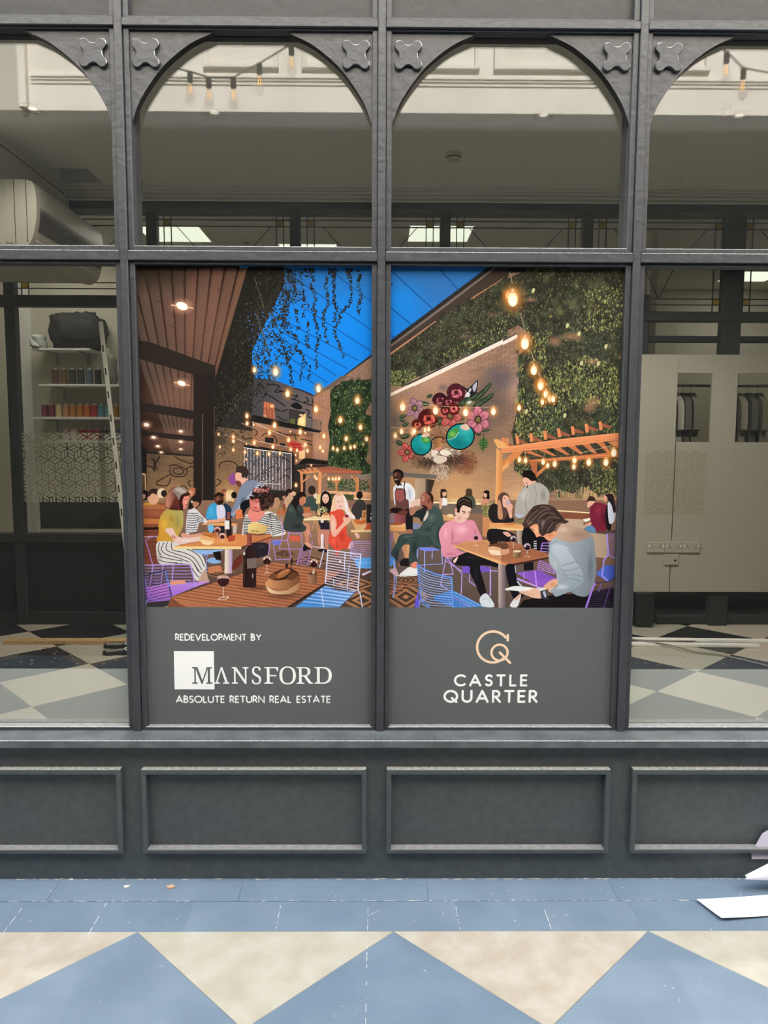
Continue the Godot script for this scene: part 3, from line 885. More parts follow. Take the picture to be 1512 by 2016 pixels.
func build_shelves() -> void:
	var z0 := -5.25
	var ys := [2.335, 1.995, 1.68, 1.455]
	var xs := [[-3.30, -2.75], [-3.25, -2.4], [-3.33, -2.4], [-3.24, -2.4]]
	var nm := ["topmost white shelf, under the dark fabric bundle", "white shelf with the dull dark cones of thread", "white shelf with the row of red, orange and yellow spools", "lowest white shelf, with the pink and red spools"]
	for k in 4:
		var t := thing("wall_shelf", nm[k], "shelf", Vector3(xs[k][0], ys[k], z0), "white shelves on the workroom wall")
		var st := new_st()
		box(st, Vector3(0, -0.02, 0), Vector3(xs[k][1] - xs[k][0], 0, 0.3), 0.002)
		part("board", st, M.white, t)
		for bxp: float in [0.12, xs[k][1] - xs[k][0] - 0.12]:
			st = new_st()
			prism(st, PackedVector2Array([Vector2(bxp - 0.008, -0.02), Vector2(bxp + 0.008, -0.02), Vector2(bxp + 0.008, -0.14), Vector2(bxp - 0.008, -0.14)]), 0.0, 0.03)
			box(st, Vector3(bxp - 0.006, -0.032, 0.0), Vector3(bxp + 0.006, -0.02, 0.24))
			part("bracket", st, M.chrome, t)
	var row := [["7d3040", "wine red"], ["803444", "plum red"], ["cdbd84", "pale straw"], ["c08a62", "peach"], ["b4742c", "amber"], ["b9762e", "ochre orange"], ["c06a22", "orange"], ["a8242e", "crimson"], ["4f7f86", "teal"], ["58909a", "sea green"], ["8a6410", "mustard"], ["c3a84a", "straw yellow"]]
	for k in row.size():
		spool("%s spool on the shelf of warm colours" % row[k][1], Vector3(-3.235 + k * 0.0685, 1.681, -5.04), row[k][0], 0.125, 0.032)
	for k in 2:
		spool(["grey spool behind the slotted upright on the shelf of warm colours", "silvery spool behind the slotted upright, at that shelf's end"][k], Vector3(-2.33 - 0.09 * (1 - k) - 0.08, 1.681, -5.08), ["7d8078", "8f968e"][k], 0.11, 0.032)
	row = [["c8a0a4", "dusty pink"], ["d9c4bc", "pinkish white"], ["a83028", "brick red"], ["b4281e", "scarlet"], ["9c241c", "deep red"], ["44201e", "dark maroon"], ["26365c", "navy blue"], ["2c4a8c", "royal blue"]]
	for k in row.size():
		spool("%s spool on the lowest shelf" % row[k][1], Vector3(-3.03 + k * 0.075, 1.456, -5.04), row[k][0], 0.115, 0.034)
	row = [["5e4632", "brown"], ["6e5234", "tan brown"], ["3c3a36", "charcoal"], ["34322f", "black"], ["52626a", "slate blue"], ["30302e", "soot black"]]
	for k in row.size():
		spool("%s cone of thread on the shelf under the fabric bundle" % row[k][1], Vector3(-3.12 + k * 0.082, 1.996, -5.04), row[k][0], 0.15, 0.034)
	lump("fabric_bundle", "big black folded fabric bundle on the topmost shelf", "fabric", Vector3(-2.90, 2.336, -5.08), Vector3(0.47, 0.36, 0.28), "2b2a29", 5, 0.42)
	lump("plastic_bag", "crumpled white plastic bag beside the black fabric bundle", "bag", Vector3(-3.26, 2.336, -5.02), Vector3(0.12, 0.13, 0.18), "dfe4e0", 9, 0.5)
	lump("paper_stack", "untidy pale stack of patterns near the slotted upright", "paper", Vector3(-2.585, 1.996, -5.02), Vector3(0.11, 0.34, 0.16), "8e8b7c", 12, 0.4)
	lump("fabric_pile", "pile of olive cloth at the end of the dull thread shelf", "fabric", Vector3(-2.45, 1.996, -5.1), Vector3(0.1, 0.3, 0.16), "57584a", 15, 0.4)
	# slotted shelf upright leaning on the partition
	var t := thing("slotted_upright", "long white slotted metal upright leaning inside the first bay", "shelf upright", Vector3(-1.80, 0.0, -3.12))
	var top := Vector3(-0.318, 2.37, -0.36)
	var ax := top.normalized()
	var st := new_st()
	box(st, Vector3(-0.015, 0.0, -0.012), Vector3(0.015, top.length(), 0.012), 0.003)
	var body := part("channel", st, M.offwhite, t)
	body.basis = Basis(Quaternion(Vector3.UP, ax))
	for k in 12:
		var y := 0.2 + k * 0.18
		st = new_st()
		box(st, Vector3(-0.005, y, 0.0115), Vector3(0.005, y + 0.055, 0.0128))
		part("slot", st, M.dark, t).basis = body.basis

func garment(label: String, at: Vector3, turn: float, hex: String, w: float, l: float) -> void:
	var t := thing("hanging_garment", label, "garment", at, "clothes on the workroom rail")
	t.rotation.y = turn
	var h := w * 0.5
	var o := smooth(PackedVector2Array([Vector2(-0.035, -0.06), Vector2(-h * 0.75, -0.115), Vector2(-h, -0.17), Vector2(-h * 1.05, -0.36), Vector2(-h * 0.82, -0.37), Vector2(-h * 0.8, -0.5), Vector2(-h * 0.86, -l), Vector2(0, -l - 0.012), Vector2(h * 0.86, -l), Vector2(h * 0.8, -0.5), Vector2(h * 0.82, -0.37), Vector2(h * 1.05, -0.36), Vector2(h, -0.17), Vector2(h * 0.75, -0.115), Vector2(0.035, -0.06)]), 3)
	var st := new_st()
	prism(st, o, -0.024, 0.024)
	part("cloth", st, mat(hex, 0.85), t)
	st = new_st()
	tube(st, PackedVector3Array([Vector3(0, -0.05, 0), Vector3(0, -0.012, 0), Vector3(0.012, 0.004, 0), Vector3(0.004, 0.016, 0), Vector3(-0.01, 0.01, 0)]), 0.0022, 6)
	part("hanger_hook", st, M.chrome, t)

func build_right_side() -> void:
	# a pale board across the right of the partition, with two openings made up to hold a reflected clothes rail
	var t := thing("partition_board", "large pale board closing off the workroom, with sockets on it", "board", Vector3(2.0, 0.281, -3.5))
	var w := 2.9
	var h := 1.865
	for q: Array in [[0.0, 0.33, 0.0, h], [0.331, 0.6, 0.0, 1.19], [0.331, 0.6, 1.725, h], [0.6, 0.8, 0.0, h], [0.8, w, 0.0, 1.19], [0.8, w, 1.725, h], [0.09, 0.091, 1.19, 1.19]]:
		if q[3] - q[2] < 0.01:
			continue
		var st := new_st()
		box(st, Vector3(q[0], q[2], -0.02), Vector3(q[1] - 0.0008, q[3], 0.0))
		part("board_sheet", st, M.board, t)
	var st := new_st()
	box(st, Vector3(0.0, -0.03, -0.04), Vector3(w, 0.0, -0.012))
	part("bottom_batten", st, M.black, t)
	reflected_film(t, 0.10, 0.58, 0.62, 1.12, 0.0008, M.hexfaint, 0.06)  # hexagon pattern laid on the board in place of a reflection
	# recess below the board
	var rc := setting("trim_15", "dark recess and skirting under the pale board")
	bx("recess_back", Vector3(2.02, 0.0, -4.0), Vector3(5.0, 0.3, -3.9), M.black, rc)
	bx("recess_step", Vector3(2.26, 0.0, -3.9), Vector3(5.0, 0.07, -3.56), M.dark, rc, 0.004)
	bx("recess_post", Vector3(2.05, 0.02, -3.6), Vector3(2.2, 0.28, -3.45), M.black, rc, 0.004)
	# sockets
	var names := ["twin power socket nearest the mullion on the pale board", "middle twin power socket of the three on the pale board", "third twin power socket on the pale board, farthest from the mullion"]
	for k in 3:
		var s := thing("power_socket", names[k], "socket", Vector3(2.14 + k * 0.14, 0.598, -3.5), "sockets on the pale board")
		st = new_st()
		box(st, Vector3(0.0, 0, 0), Vector3(0.137, 0.084, 0.012), 0.002)
		part("face_plate", st, M.board, s)
		for x: float in [0.035, 0.102]:
			st = new_st()
			box(st, Vector3(x - 0.003, 0.05, 0.0115), Vector3(x + 0.003, 0.058, 0.0125))
			box(st, Vector3(x - 0.014, 0.036, 0.0115), Vector3(x - 0.006, 0.04, 0.0125))
			box(st, Vector3(x + 0.006, 0.036, 0.0115), Vector3(x + 0.014, 0.04, 0.0125))
			part("pin_holes", st, M.black, s)
		for x: float in [0.014, 0.124]:
			st = new_st()
			box(st, Vector3(x - 0.005, 0.046, 0.0115), Vector3(x + 0.005, 0.062, 0.0145), 0.001)
			part("rocker_switch", st, M.white, s)
	var d := thing("data_socket", "single data socket plate below the row of power sockets", "socket", Vector3(2.272, 0.5, -3.5))
	st = new_st()
	box(st, Vector3(0, 0, 0), Vector3(0.118, 0.086, 0.012), 0.002)
	part("face_plate", st, M.board, d)
	st = new_st()
	box(st, Vector3(0.082, 0.028, 0.0115), Vector3(0.1, 0.044, 0.0125))
	part("jack", st, M.black, d)
	var c := thing("power_cable", "thin dark cable running down the pale board seam", "cable", Vector3(2.33, 0.281, -3.5))
	st = new_st()
	tube(st, PackedVector3Array([Vector3(0, 0.0, 0.003), Vector3(-0.004, 0.1, 0.003), Vector3(0, 0.22, 0.003)]), 0.0025, 6)
	tube(st, PackedVector3Array([Vector3(0, 0.42, 0.003), Vector3(0.002, 0.8, 0.003), Vector3(0.004, 1.18, 0.003)]), 0.0025, 6)
	part("cord", st, M.dark, c)
	# rail with clothes, known from a reflection, built behind the openings
	t = thing("clothes_rail", "chrome clothes rail behind the openings of the pale board", "rail", Vector3(2.0, 1.93, -3.82))
	st = new_st()
	tube(st, PackedVector3Array([Vector3(0.03, 0, 0), Vector3(2.6, 0, 0)]), 0.0125, 12)
	part("tube", st, M.chrome, t)
	for x: float in [0.06, 2.5]:
		st = new_st()
		box(st, Vector3(x - 0.012, -0.03, -0.02), Vector3(x + 0.012, 0.03, 0.29), 0.003)
		part("end_bracket", st, M.chrome, t)
	rng.seed = 7
	var cl := [["55564a", "olive jacket first on the rail"], ["6f6c5c", "khaki jacket second on the rail"], ["8d8874", "stone coloured shirt on the rail"], ["4a4a42", "dark olive coat on the rail"], ["77705c", "taupe jacket beside the dark olive coat"], ["a39f8c", "pale linen shirt on the rail"], ["504c44", "brown coat on the rail next to the pale linen shirt"], ["62604f", "moss green jacket at the opening's far side"]]
	for k in cl.size():
		garment(cl[k][1], Vector3(2.115 + k * 0.064, 1.93, -3.82), 1.42 + 0.02 * (k % 2), cl[k][0], 0.44, rng.randf_range(0.66, 0.8))
	cl = [["5a574b", "grey green coat in the second opening"], ["878270", "beige shirt in the second opening"], ["4c4b43", "black brown jacket in the second opening"], ["6c6856", "drab jacket at the second opening's far side"]]
	for k in cl.size():
		garment(cl[k][1], Vector3(2.86 + k * 0.085, 1.93, -3.82), 1.42, cl[k][0], 0.44, rng.randf_range(0.66, 0.8))
	t = thing("ceiling_pole", "pale vertical pole beyond the inner partition", "pole", Vector3(2.42, 2.0, -4.4))
	st = new_st()
	box(st, Vector3(-0.035, 0, -0.03), Vector3(0.035, 1.29, 0.03), 0.006)
	part("shaft", st, M.offwhite, t)
	st = new_st()
	box(st, Vector3(-0.06, 1.285, -0.05), Vector3(0.06, 1.3, 0.05), 0.003)
	part("ceiling_plate", st, M.offwhite, t)

func plank(called: String, label: String, at: Vector3, size: Vector3, turn: float, m: Material, profile := false) -> void:
	var t := thing(called, label, "plank" if m == M.pine else "trim strip", at)
	t.rotation.y = turn
	var st := new_st()
	box(st, Vector3(-size.x * 0.5, 0, -size.z * 0.5), Vector3(size.x * 0.5, size.y, size.z * 0.5), 0.003)
	part("length", st, m, t)
	if profile:
		st = new_st()
		box(st, Vector3(-size.x * 0.5, size.y, -size.z * 0.1), Vector3(size.x * 0.5, size.y + 0.006, size.z * 0.4), 0.002)
		part("moulded_edge", st, m, t)

func build_floor_things() -> void:
	plank("pine_plank", "bright pine plank lying on the shop floor in the first bay", Vector3(-2.22, 0.0, -2.97), Vector3(0.95, 0.03, 0.07), 0.005, M.pine)
	plank("trim_strip", "longest white moulded trim strip on the floor of the last bay", Vector3(2.45, 0.0, -3.02), Vector3(1.5, 0.022, 0.075), -0.03, M.white, true)
	plank("trim_strip", "white moulded trim strip lying nearer the glass in the last bay", Vector3(2.28, 0.0, -2.91), Vector3(0.95, 0.02, 0.06), -0.05, M.white, true)
	plank("trim_strip", "shortest white trim strip, splintered at its end", Vector3(2.02, 0.024, -3.0), Vector3(0.62, 0.012, 0.05), -0.055, M.white)
	var t := thing("floor_cable", "grey flex trailing over the trim strips and floor tiles", "cable", Vector3(1.8, 0.012, -2.95))
	var st := new_st()
	var pts := PackedVector3Array()
	for p in smooth(PackedVector2Array([Vector2(0.0, 0.0), Vector2(0.12, 0.06), Vector2(0.3, 0.14), Vector2(0.42, 0.28), Vector2(0.58, 0.36), Vector2(0.78, 0.62), Vector2(0.9, 0.8)]), 6):
		pts.append(Vector3(p.x, 0.03 * clampf(1.0 - p.x * 2.2, 0.0, 1.0), p.y - 0.05))
	tube(st, pts, 0.006, 8)
	part("flex", st, mat("85837c", 0.5), t)
	# a pair of striped gloves by the mullion
	for k in 2:
		var g := thing("work_glove", ["dark striped work glove with white fingertips, nearer the glass", "dark striped work glove lying behind the other"][k], "glove", Vector3(-1.79 - k * 0.05, 0.0, -2.72 - k * 0.16), "gloves dropped by the first mullion")
		g.rotation.y = 0.5 - k * 0.3
		st = new_st()
		var o := smooth(PackedVector2Array([Vector2(-0.1, -0.035), Vector2(0.0, -0.045), Vector2(0.03, -0.03), Vector2(0.03, 0.04), Vector2(-0.02, 0.05), Vector2(-0.1, 0.035)]), 3, true)
		slab(st, o, 0.0, 0.022)
		part("palm", st, M.black, g)
		for f in 4:
			st = new_st()
			tube(st, PackedVector3Array([Vector3(0.015, 0.012, -0.026 + f * 0.02), Vector3(0.06, 0.016, -0.034 + f * 0.025), Vector3(0.1 - absf(f - 1.5) * 0.01, 0.01, -0.038 + f * 0.027)]), 0.0095, 8)
			part("finger", st, M.white if f % 2 == 0 else M.black, g)
		st = new_st()
		tube(st, PackedVector3Array([Vector3(-0.03, 0.012, 0.04), Vector3(0.01, 0.014, 0.075), Vector3(0.045, 0.01, 0.085)]), 0.01, 8)
		part("thumb", st, M.black, g)
		for s in 3:
			st = new_st()
			box(st, Vector3(-0.09, 0.0225, -0.022 + s * 0.02), Vector3(0.02, 0.0235, -0.016 + s * 0.02))
			part("stripe", st, M.ring, g)
	# splinters and crumbs on the tiles
	rng.seed = 77
	st = new_st()
	for k in 60:
		var l := k < 34
		var x := rng.randf_range(-2.55, -1.75) if l else rng.randf_range(1.75, 2.7)
		var z := rng.randf_range(-2.9, -2.45)
		var s := rng.randf_range(0.003, 0.009)
		box(st, Vector3(x, 0.0, z), Vector3(x + s * rng.randf_range(0.6, 3.0), s * 0.5, z + s))
	tag(part("sawdust", st, M.pine), "pale splinters and crumbs scattered over the shop floor tiles", "debris", "", "stuff")
	# paper on the arcade floor at the right
	var pm := mat("f4f2f4", 0.7)
	pm.backlight_enabled = true
	pm.backlight = Color(0.25, 0.25, 0.25)
	var lm := mat("d9d3de", 0.7)
	var sheet := PackedVector3Array()
	t = thing("paper_sheet", "flat white sheet of paper on the blue floor border", "paper", Vector3(1.195, 0.001, 0.2))
	st = new_st()
	curved_sheet(st, Vector3(-0.155, 0, -0.028), Vector3(0.42, 0, -0.06), Vector3(0.035, 0, 0.105), 0.012)
	part("sheet", st, pm, t)
	t = thing("curled_paper", "curled lilac sheet of paper propped against the stallriser", "paper", Vector3(1.222, 0.001, 0.075))
	st = new_st()
	curl(st)
	part("sheet", st, lm, t)
	st = new_st()
	fold(st)
	part("folded_flap", st, mat("c9c2d2", 0.7), t)
	# crumbs and dry leaf bits on the border
	var bits := [[-0.835, 0.085, 0.016, "d9cfc4", "pale crumb of mortar on the blue border by the first mullion"], [-0.685, 0.088, 0.022, "c49a7c", "dry brown leaf scrap on the blue border under the second bay"], [-1.035, 0.0405, 0.008, "e8e2d8", "white chip stuck at the foot of the stallriser under the first bay"]]
	for b: Array in bits:
		st = new_st()
		var rr: float = b[2]
		var pts2 := PackedVector2Array()
		for k in 9:
			var a := TAU * k / 9.0
			pts2.append(Vector2(cos(a), sin(a) * 0.55) * rr * rng.randf_range(0.5, 1.0))
		slab(st, pts2, 0.0, rr * 0.25)
		var o := part("debris_scrap", st, mat(b[3], 0.8))
		o.position = Vector3(b[0], 0.0012, b[1])
		tag(o, b[4], "debris")

func curved_sheet(st: SurfaceTool, a: Vector3, along: Vector3, across: Vector3, lift: float) -> void:
	var N := 10
	for i in N:
		for j in 4:
			var q := []
			for k: Array in [[0, 0], [1, 0], [1, 1], [0, 1]]:
				var u := float(i + k[0]) / N
				var v := float(j + k[1]) / 4.0
				q.append(a + along * u + across * v + Vector3.UP * (0.001 + lift * (pow(1.0 - u, 3.0) * 0.7 + 0.35 * pow(v, 2.0) * (1.0 - u))))
			face(st, q, Vector3.UP)

func curl(st: SurfaceTool) -> void:
	# a sheet rolled into a loose cone that leans on the stallriser, its point towards the first bays
	var N := 12
	for i in N:
		for j in 10:
			var q := []
			for k: Array in [[0, 0], [1, 0], [1, 1], [0, 1]]:
				var u := float(i + k[0]) / N
				var v := float(j + k[1]) / 10.0
				var r := 0.008 + 0.062 * u
				var t := lerpf(-0.5, 3.6, v)
				q.append(Vector3(u * 0.24, 0.03 + 0.058 * u - r * cos(t) * 0.8 + 0.022 * (1.0 - u), 0.045 - 0.03 * u + r * sin(t)))
			face(st, q, Vector3(0, 0.4, 1))

func fold(st: SurfaceTool) -> void:
	# the loose flap that stands up behind the cone
	var N := 12
	for i in N:
		var q := []
		for k: Array in [[0, 0], [1, 0], [1, 1], [0, 1]]:
			var u := float(i + k[0]) / N
			q.append(Vector3(0.055 + 0.2 * u, 0.075 + k[1] * (0.085 + 0.02 * sin(u * PI)) * minf(1.0, u * 4.0 + 0.25), -0.026 - 0.006 * k[1]))
		face(st, q, Vector3(0, 0, 1))

# ---------------------------------------------------------------- the printed picture on the posters
# The print is drawn as flat colour shapes into one image, in the print's own plane (metres), two texels to a millimetre and a bit.
const PX0 := -0.80
const PX1 := 0.815
const PY1 := 2.052
const PW := 1920
const PH := 1344
var pic: Image
var corner := Vector2.ZERO
var zoom := 1.0
var warp := Basis.IDENTITY

func print_point(x: float, y: float) -> Vector2:
	# measured picture coordinates (keystoned by the tilt at which they were measured) -> texels of the print
	var sx := corner.x + x * zoom
	var sy := corner.y + y * zoom
	var d := warp * Vector3((sx - 756.0) / 1515.0, -(sy - 1008.0) / 1515.0, -1.0)
	var t := (-0.033 - EYE.z) / d.z
	return Vector2((t * d.x - PX0) / (PX1 - PX0) * PW, (PY1 - EYE.y - t * d.y) / (PX1 - PX0) * PW)

func block(n: int) -> void:
	# the twelve measuring blocks of the picture, four across and three down; 0: whole-picture coordinates
	zoom = 1.0 if n == 0 else 250.0 / 1512.0
	corner = Vector2.ZERO if n == 0 else Vector2([260.0, 500.0, 750.0, 990.0][(n - 1) % 4], [510.0, 750.0, 950.0][(n - 1) / 4])

func pts_of(a: Array) -> PackedVector2Array:
	var o := PackedVector2Array()
	for i in range(0, a.size(), 2):
		o.append(print_point(a[i], a[i + 1]))
	return o

func spans(p: PackedVector2Array, f: Callable) -> void:
	var n := p.size()
	var y0 := 1e9
	var y1 := -1e9
	for v in p:
		y0 = minf(y0, v.y)
		y1 = maxf(y1, v.y)
	for y in range(maxi(int(floor(y0)), 0), mini(int(ceil(y1)), PH - 1) + 1):
		var yc := y + 0.5
		var xs := PackedFloat32Array()
		for i in n:
			var a := p[i]
			var b := p[(i + 1) % n]
			if (a.y <= yc) != (b.y <= yc):
				xs.append(a.x + (yc - a.y) / (b.y - a.y) * (b.x - a.x))
		xs.sort()
		for k in range(0, xs.size() - 1, 2):
			var xa := clampi(int(round(xs[k])), 0, PW)
			var xb := clampi(int(round(xs[k + 1])), 0, PW)
			if xb > xa:
				f.call(xa, xb, y)

func fill(p: PackedVector2Array, c: Color) -> void:
	spans(p, func(xa: int, xb: int, y: int) -> void: pic.fill_rect(Rect2i(xa, y, xb - xa, 1), c))

func P(hex: String, a: Array) -> void:
	fill(pts_of(a), col(hex))

func S(hex: String, a: Array) -> void:
	fill(smooth(pts_of(a), 6, true), col(hex))

func G(hex0: String, hex1: String, a: Array, x0: float, y0: float, x1: float, y1: float, soft := false) -> void:
	# a shape that runs from one ink to another between two points
	var p := smooth(pts_of(a), 6, true) if soft else pts_of(a)
	var c0 := col(hex0)
	var c1 := col(hex1)
	var o := print_point(x0, y0)
	var d := print_point(x1, y1) - o
	var dd := d.length_squared()
	spans(p, func(xa: int, xb: int, y: int) -> void:
		var x := xa
		while x < xb:
			var w := mini(3, xb - x)
			pic.fill_rect(Rect2i(x, y, w, 1), c0.lerp(c1, clampf((Vector2(x, y) - o).dot(d) / dd, 0.0, 1.0)))
			x += w)

func L(hex: String, w: float, a: Array, curve := false) -> void:
	stroke(smooth(pts_of(a), 5) if curve else pts_of(a), w * zoom * 2.0, col(hex))

func stroke(p: PackedVector2Array, w: float, c: Color) -> void:
	for i in p.size() - 1:
		var d := (p[i + 1] - p[i]).normalized()
		var n := Vector2(-d.y, d.x) * maxf(w, 1.05) * 0.5
		var e := d * w * 0.2
		fill(PackedVector2Array([p[i] + n - e, p[i + 1] + n + e, p[i + 1] - n + e, p[i] - n - e]), c)

func E(hex: String, cx: float, cy: float, rx: float, ry: float, turn := 0.0) -> void:
	var a := []
	for k in 24:
		var t := TAU * k / 24.0
		var v := Vector2(cos(t) * rx, sin(t) * ry).rotated(turn)
		a.append(cx + v.x)
		a.append(cy + v.y)
	P(hex, a)

func D(hex: String, amount: float, cx: float, cy: float, rx: float, ry: float) -> void:
	# a soft dab of ink
	var o := print_point(cx, cy)
	var sx := rx * zoom * 2.0
	var sy := ry * zoom * 2.0
	var c := col(hex)
	for y in range(maxi(int(o.y - sy), 0), mini(int(o.y + sy) + 1, PH)):
		for x in range(maxi(int(o.x - sx), 0), mini(int(o.x + sx) + 1, PW)):
			var r := pow((x - o.x) / sx, 2.0) + pow((y - o.y) / sy, 2.0)
			if r < 1.0:
				pic.set_pixel(x, y, pic.get_pixel(x, y).lerp(c, amount * (1.0 - r) * (1.0 - r)))

func bulb(x: float, y: float, s := 1.0, warm := "e08a3c") -> void:
	# a printed glowing bulb; X, Y in the current block, S its size
	var k := s * 6.0
	D(warm, 0.75, x, y, 9.0 * k, 11.0 * k)
	D("ffb870", 0.9, x, y - 1.0 * k, 4.5 * k, 6.5 * k)
	E("ffe2b4", x, y + 0.5 * k, 2.7 * k, 4.0 * k)
	E("fff6e2", x, y + 1.2 * k, 2.0 * k, 2.9 * k)
	L("e8b888", 1.6 * k, [x, y - 3.4 * k, x, y - 5.0 * k])

func leaves(a: Array, count: int, size: float, inks: Array, seed_: int, hang := true) -> void:
	# small leaf strokes scattered inside a shape
	var p := pts_of(a)
	var lo := Vector2(1e9, 1e9)
	var hi := -lo
	for v in p:
		lo = lo.min(v)
		hi = hi.max(v)
	rng.seed = seed_
	for k in count:
		var v := Vector2(rng.randf_range(lo.x, hi.x), rng.randf_range(lo.y, hi.y))
		if not Geometry2D.is_point_in_polygon(v, p):
			continue
		var l := size * 2.0 * rng.randf_range(0.5, 1.3)
		var t := rng.randf_range(0.9, 2.3) if hang else rng.randf_range(0, TAU)
		var d := Vector2(cos(t), sin(t)) * l
		var n := Vector2(-d.y, d.x) * rng.randf_range(0.16, 0.3)
		var c := col(inks[rng.randi() % inks.size()]).lightened(rng.randf_range(0.0, 0.12)).darkened(rng.randf_range(0.0, 0.25))
		fill(PackedVector2Array([v - d * 0.5, v + n, v + d * 0.5, v - n]), c)

func bricks(a: Array, vx: float, vy: float, course: float, length: float, inks: Array, mortar: String, seed_: int, glow: Array = []) -> void:
	# brickwork of a wall that runs away to the point VX, VY; GLOW: [x, y, radius, ink, amount] where a light washes the drawn wall
	var p := pts_of(a)
	var v := print_point(vx, vy)
	var unit := zoom * 2.0
	var n := FastNoiseLite.new()
	n.seed = seed_
	n.frequency = 0.35
	var m := col(mortar)
	var ink := []
	for h: String in inks:
		ink.append(col(h))
	var gl := []
	for g: Array in glow:
		gl.append([print_point(g[0], g[1]), g[2] * unit, col(g[3]), g[4]])
	spans(p, func(xa: int, xb: int, y: int) -> void:
		for x in range(xa, xb):
			var dx := x - v.x
			if absf(dx) < 8.0:
				dx = 8.0
			var k := (y - v.y) / dx * course
			var row := floorf(k)
			var u := length / dx * 1000.0 + (0.5 if int(row) % 2 else 0.0)
			var fr := k - row
			var fu := u - floorf(u)
			var q := n.get_noise_2d(floorf(u) * 7.3 + 91.0, row * 5.1) * 0.5 + 0.5
			var c: Color = ink[0].lerp(ink[1], clampf(q * 1.3 - 0.15, 0.0, 1.0))
			if fr < 0.2 or fu < 0.1:
				c = c.lerp(m, 0.6)
			for g: Array in gl:
				var r: float = Vector2(x, y).distance_to(g[0]) / g[1]
				if r < 1.0:
					c = c.lerp(g[2], g[3] * (1.0 - r) * (1.0 - r))
			pic.set_pixel(x, y, c))

func slats(hex_frame: String, w: float, a: Array, rows: int, ink := "", tw := 0.0) -> void:
	# wire-chair panel: a four-cornered frame a, b, c, d with ROWS wires from side a-d to side b-c
	for r in rows + 1:
		var t := float(r) / rows
		L(ink if ink else hex_frame, tw if tw > 0.0 else w * 0.7, [lerpf(a[0], a[6], t), lerpf(a[1], a[7], t), lerpf(a[2], a[4], t), lerpf(a[3], a[5], t)])
	L(hex_frame, w, [a[6], a[7], a[0], a[1], a[2], a[3], a[4], a[5]])

func stripes(ink: String, w: float, a: Array, rows: int, bend := 0.0) -> void:
	for r in rows:
		var t := (r + 0.5) / rows
		var x0: float = lerpf(a[0], a[6], t)
		var y0: float = lerpf(a[1], a[7], t)
		var x1: float = lerpf(a[2], a[4], t)
		var y1: float = lerpf(a[3], a[5], t)
		L(ink, w, [x0, y0, (x0 + x1) * 0.5, (y0 + y1) * 0.5 + bend, x1, y1], true)

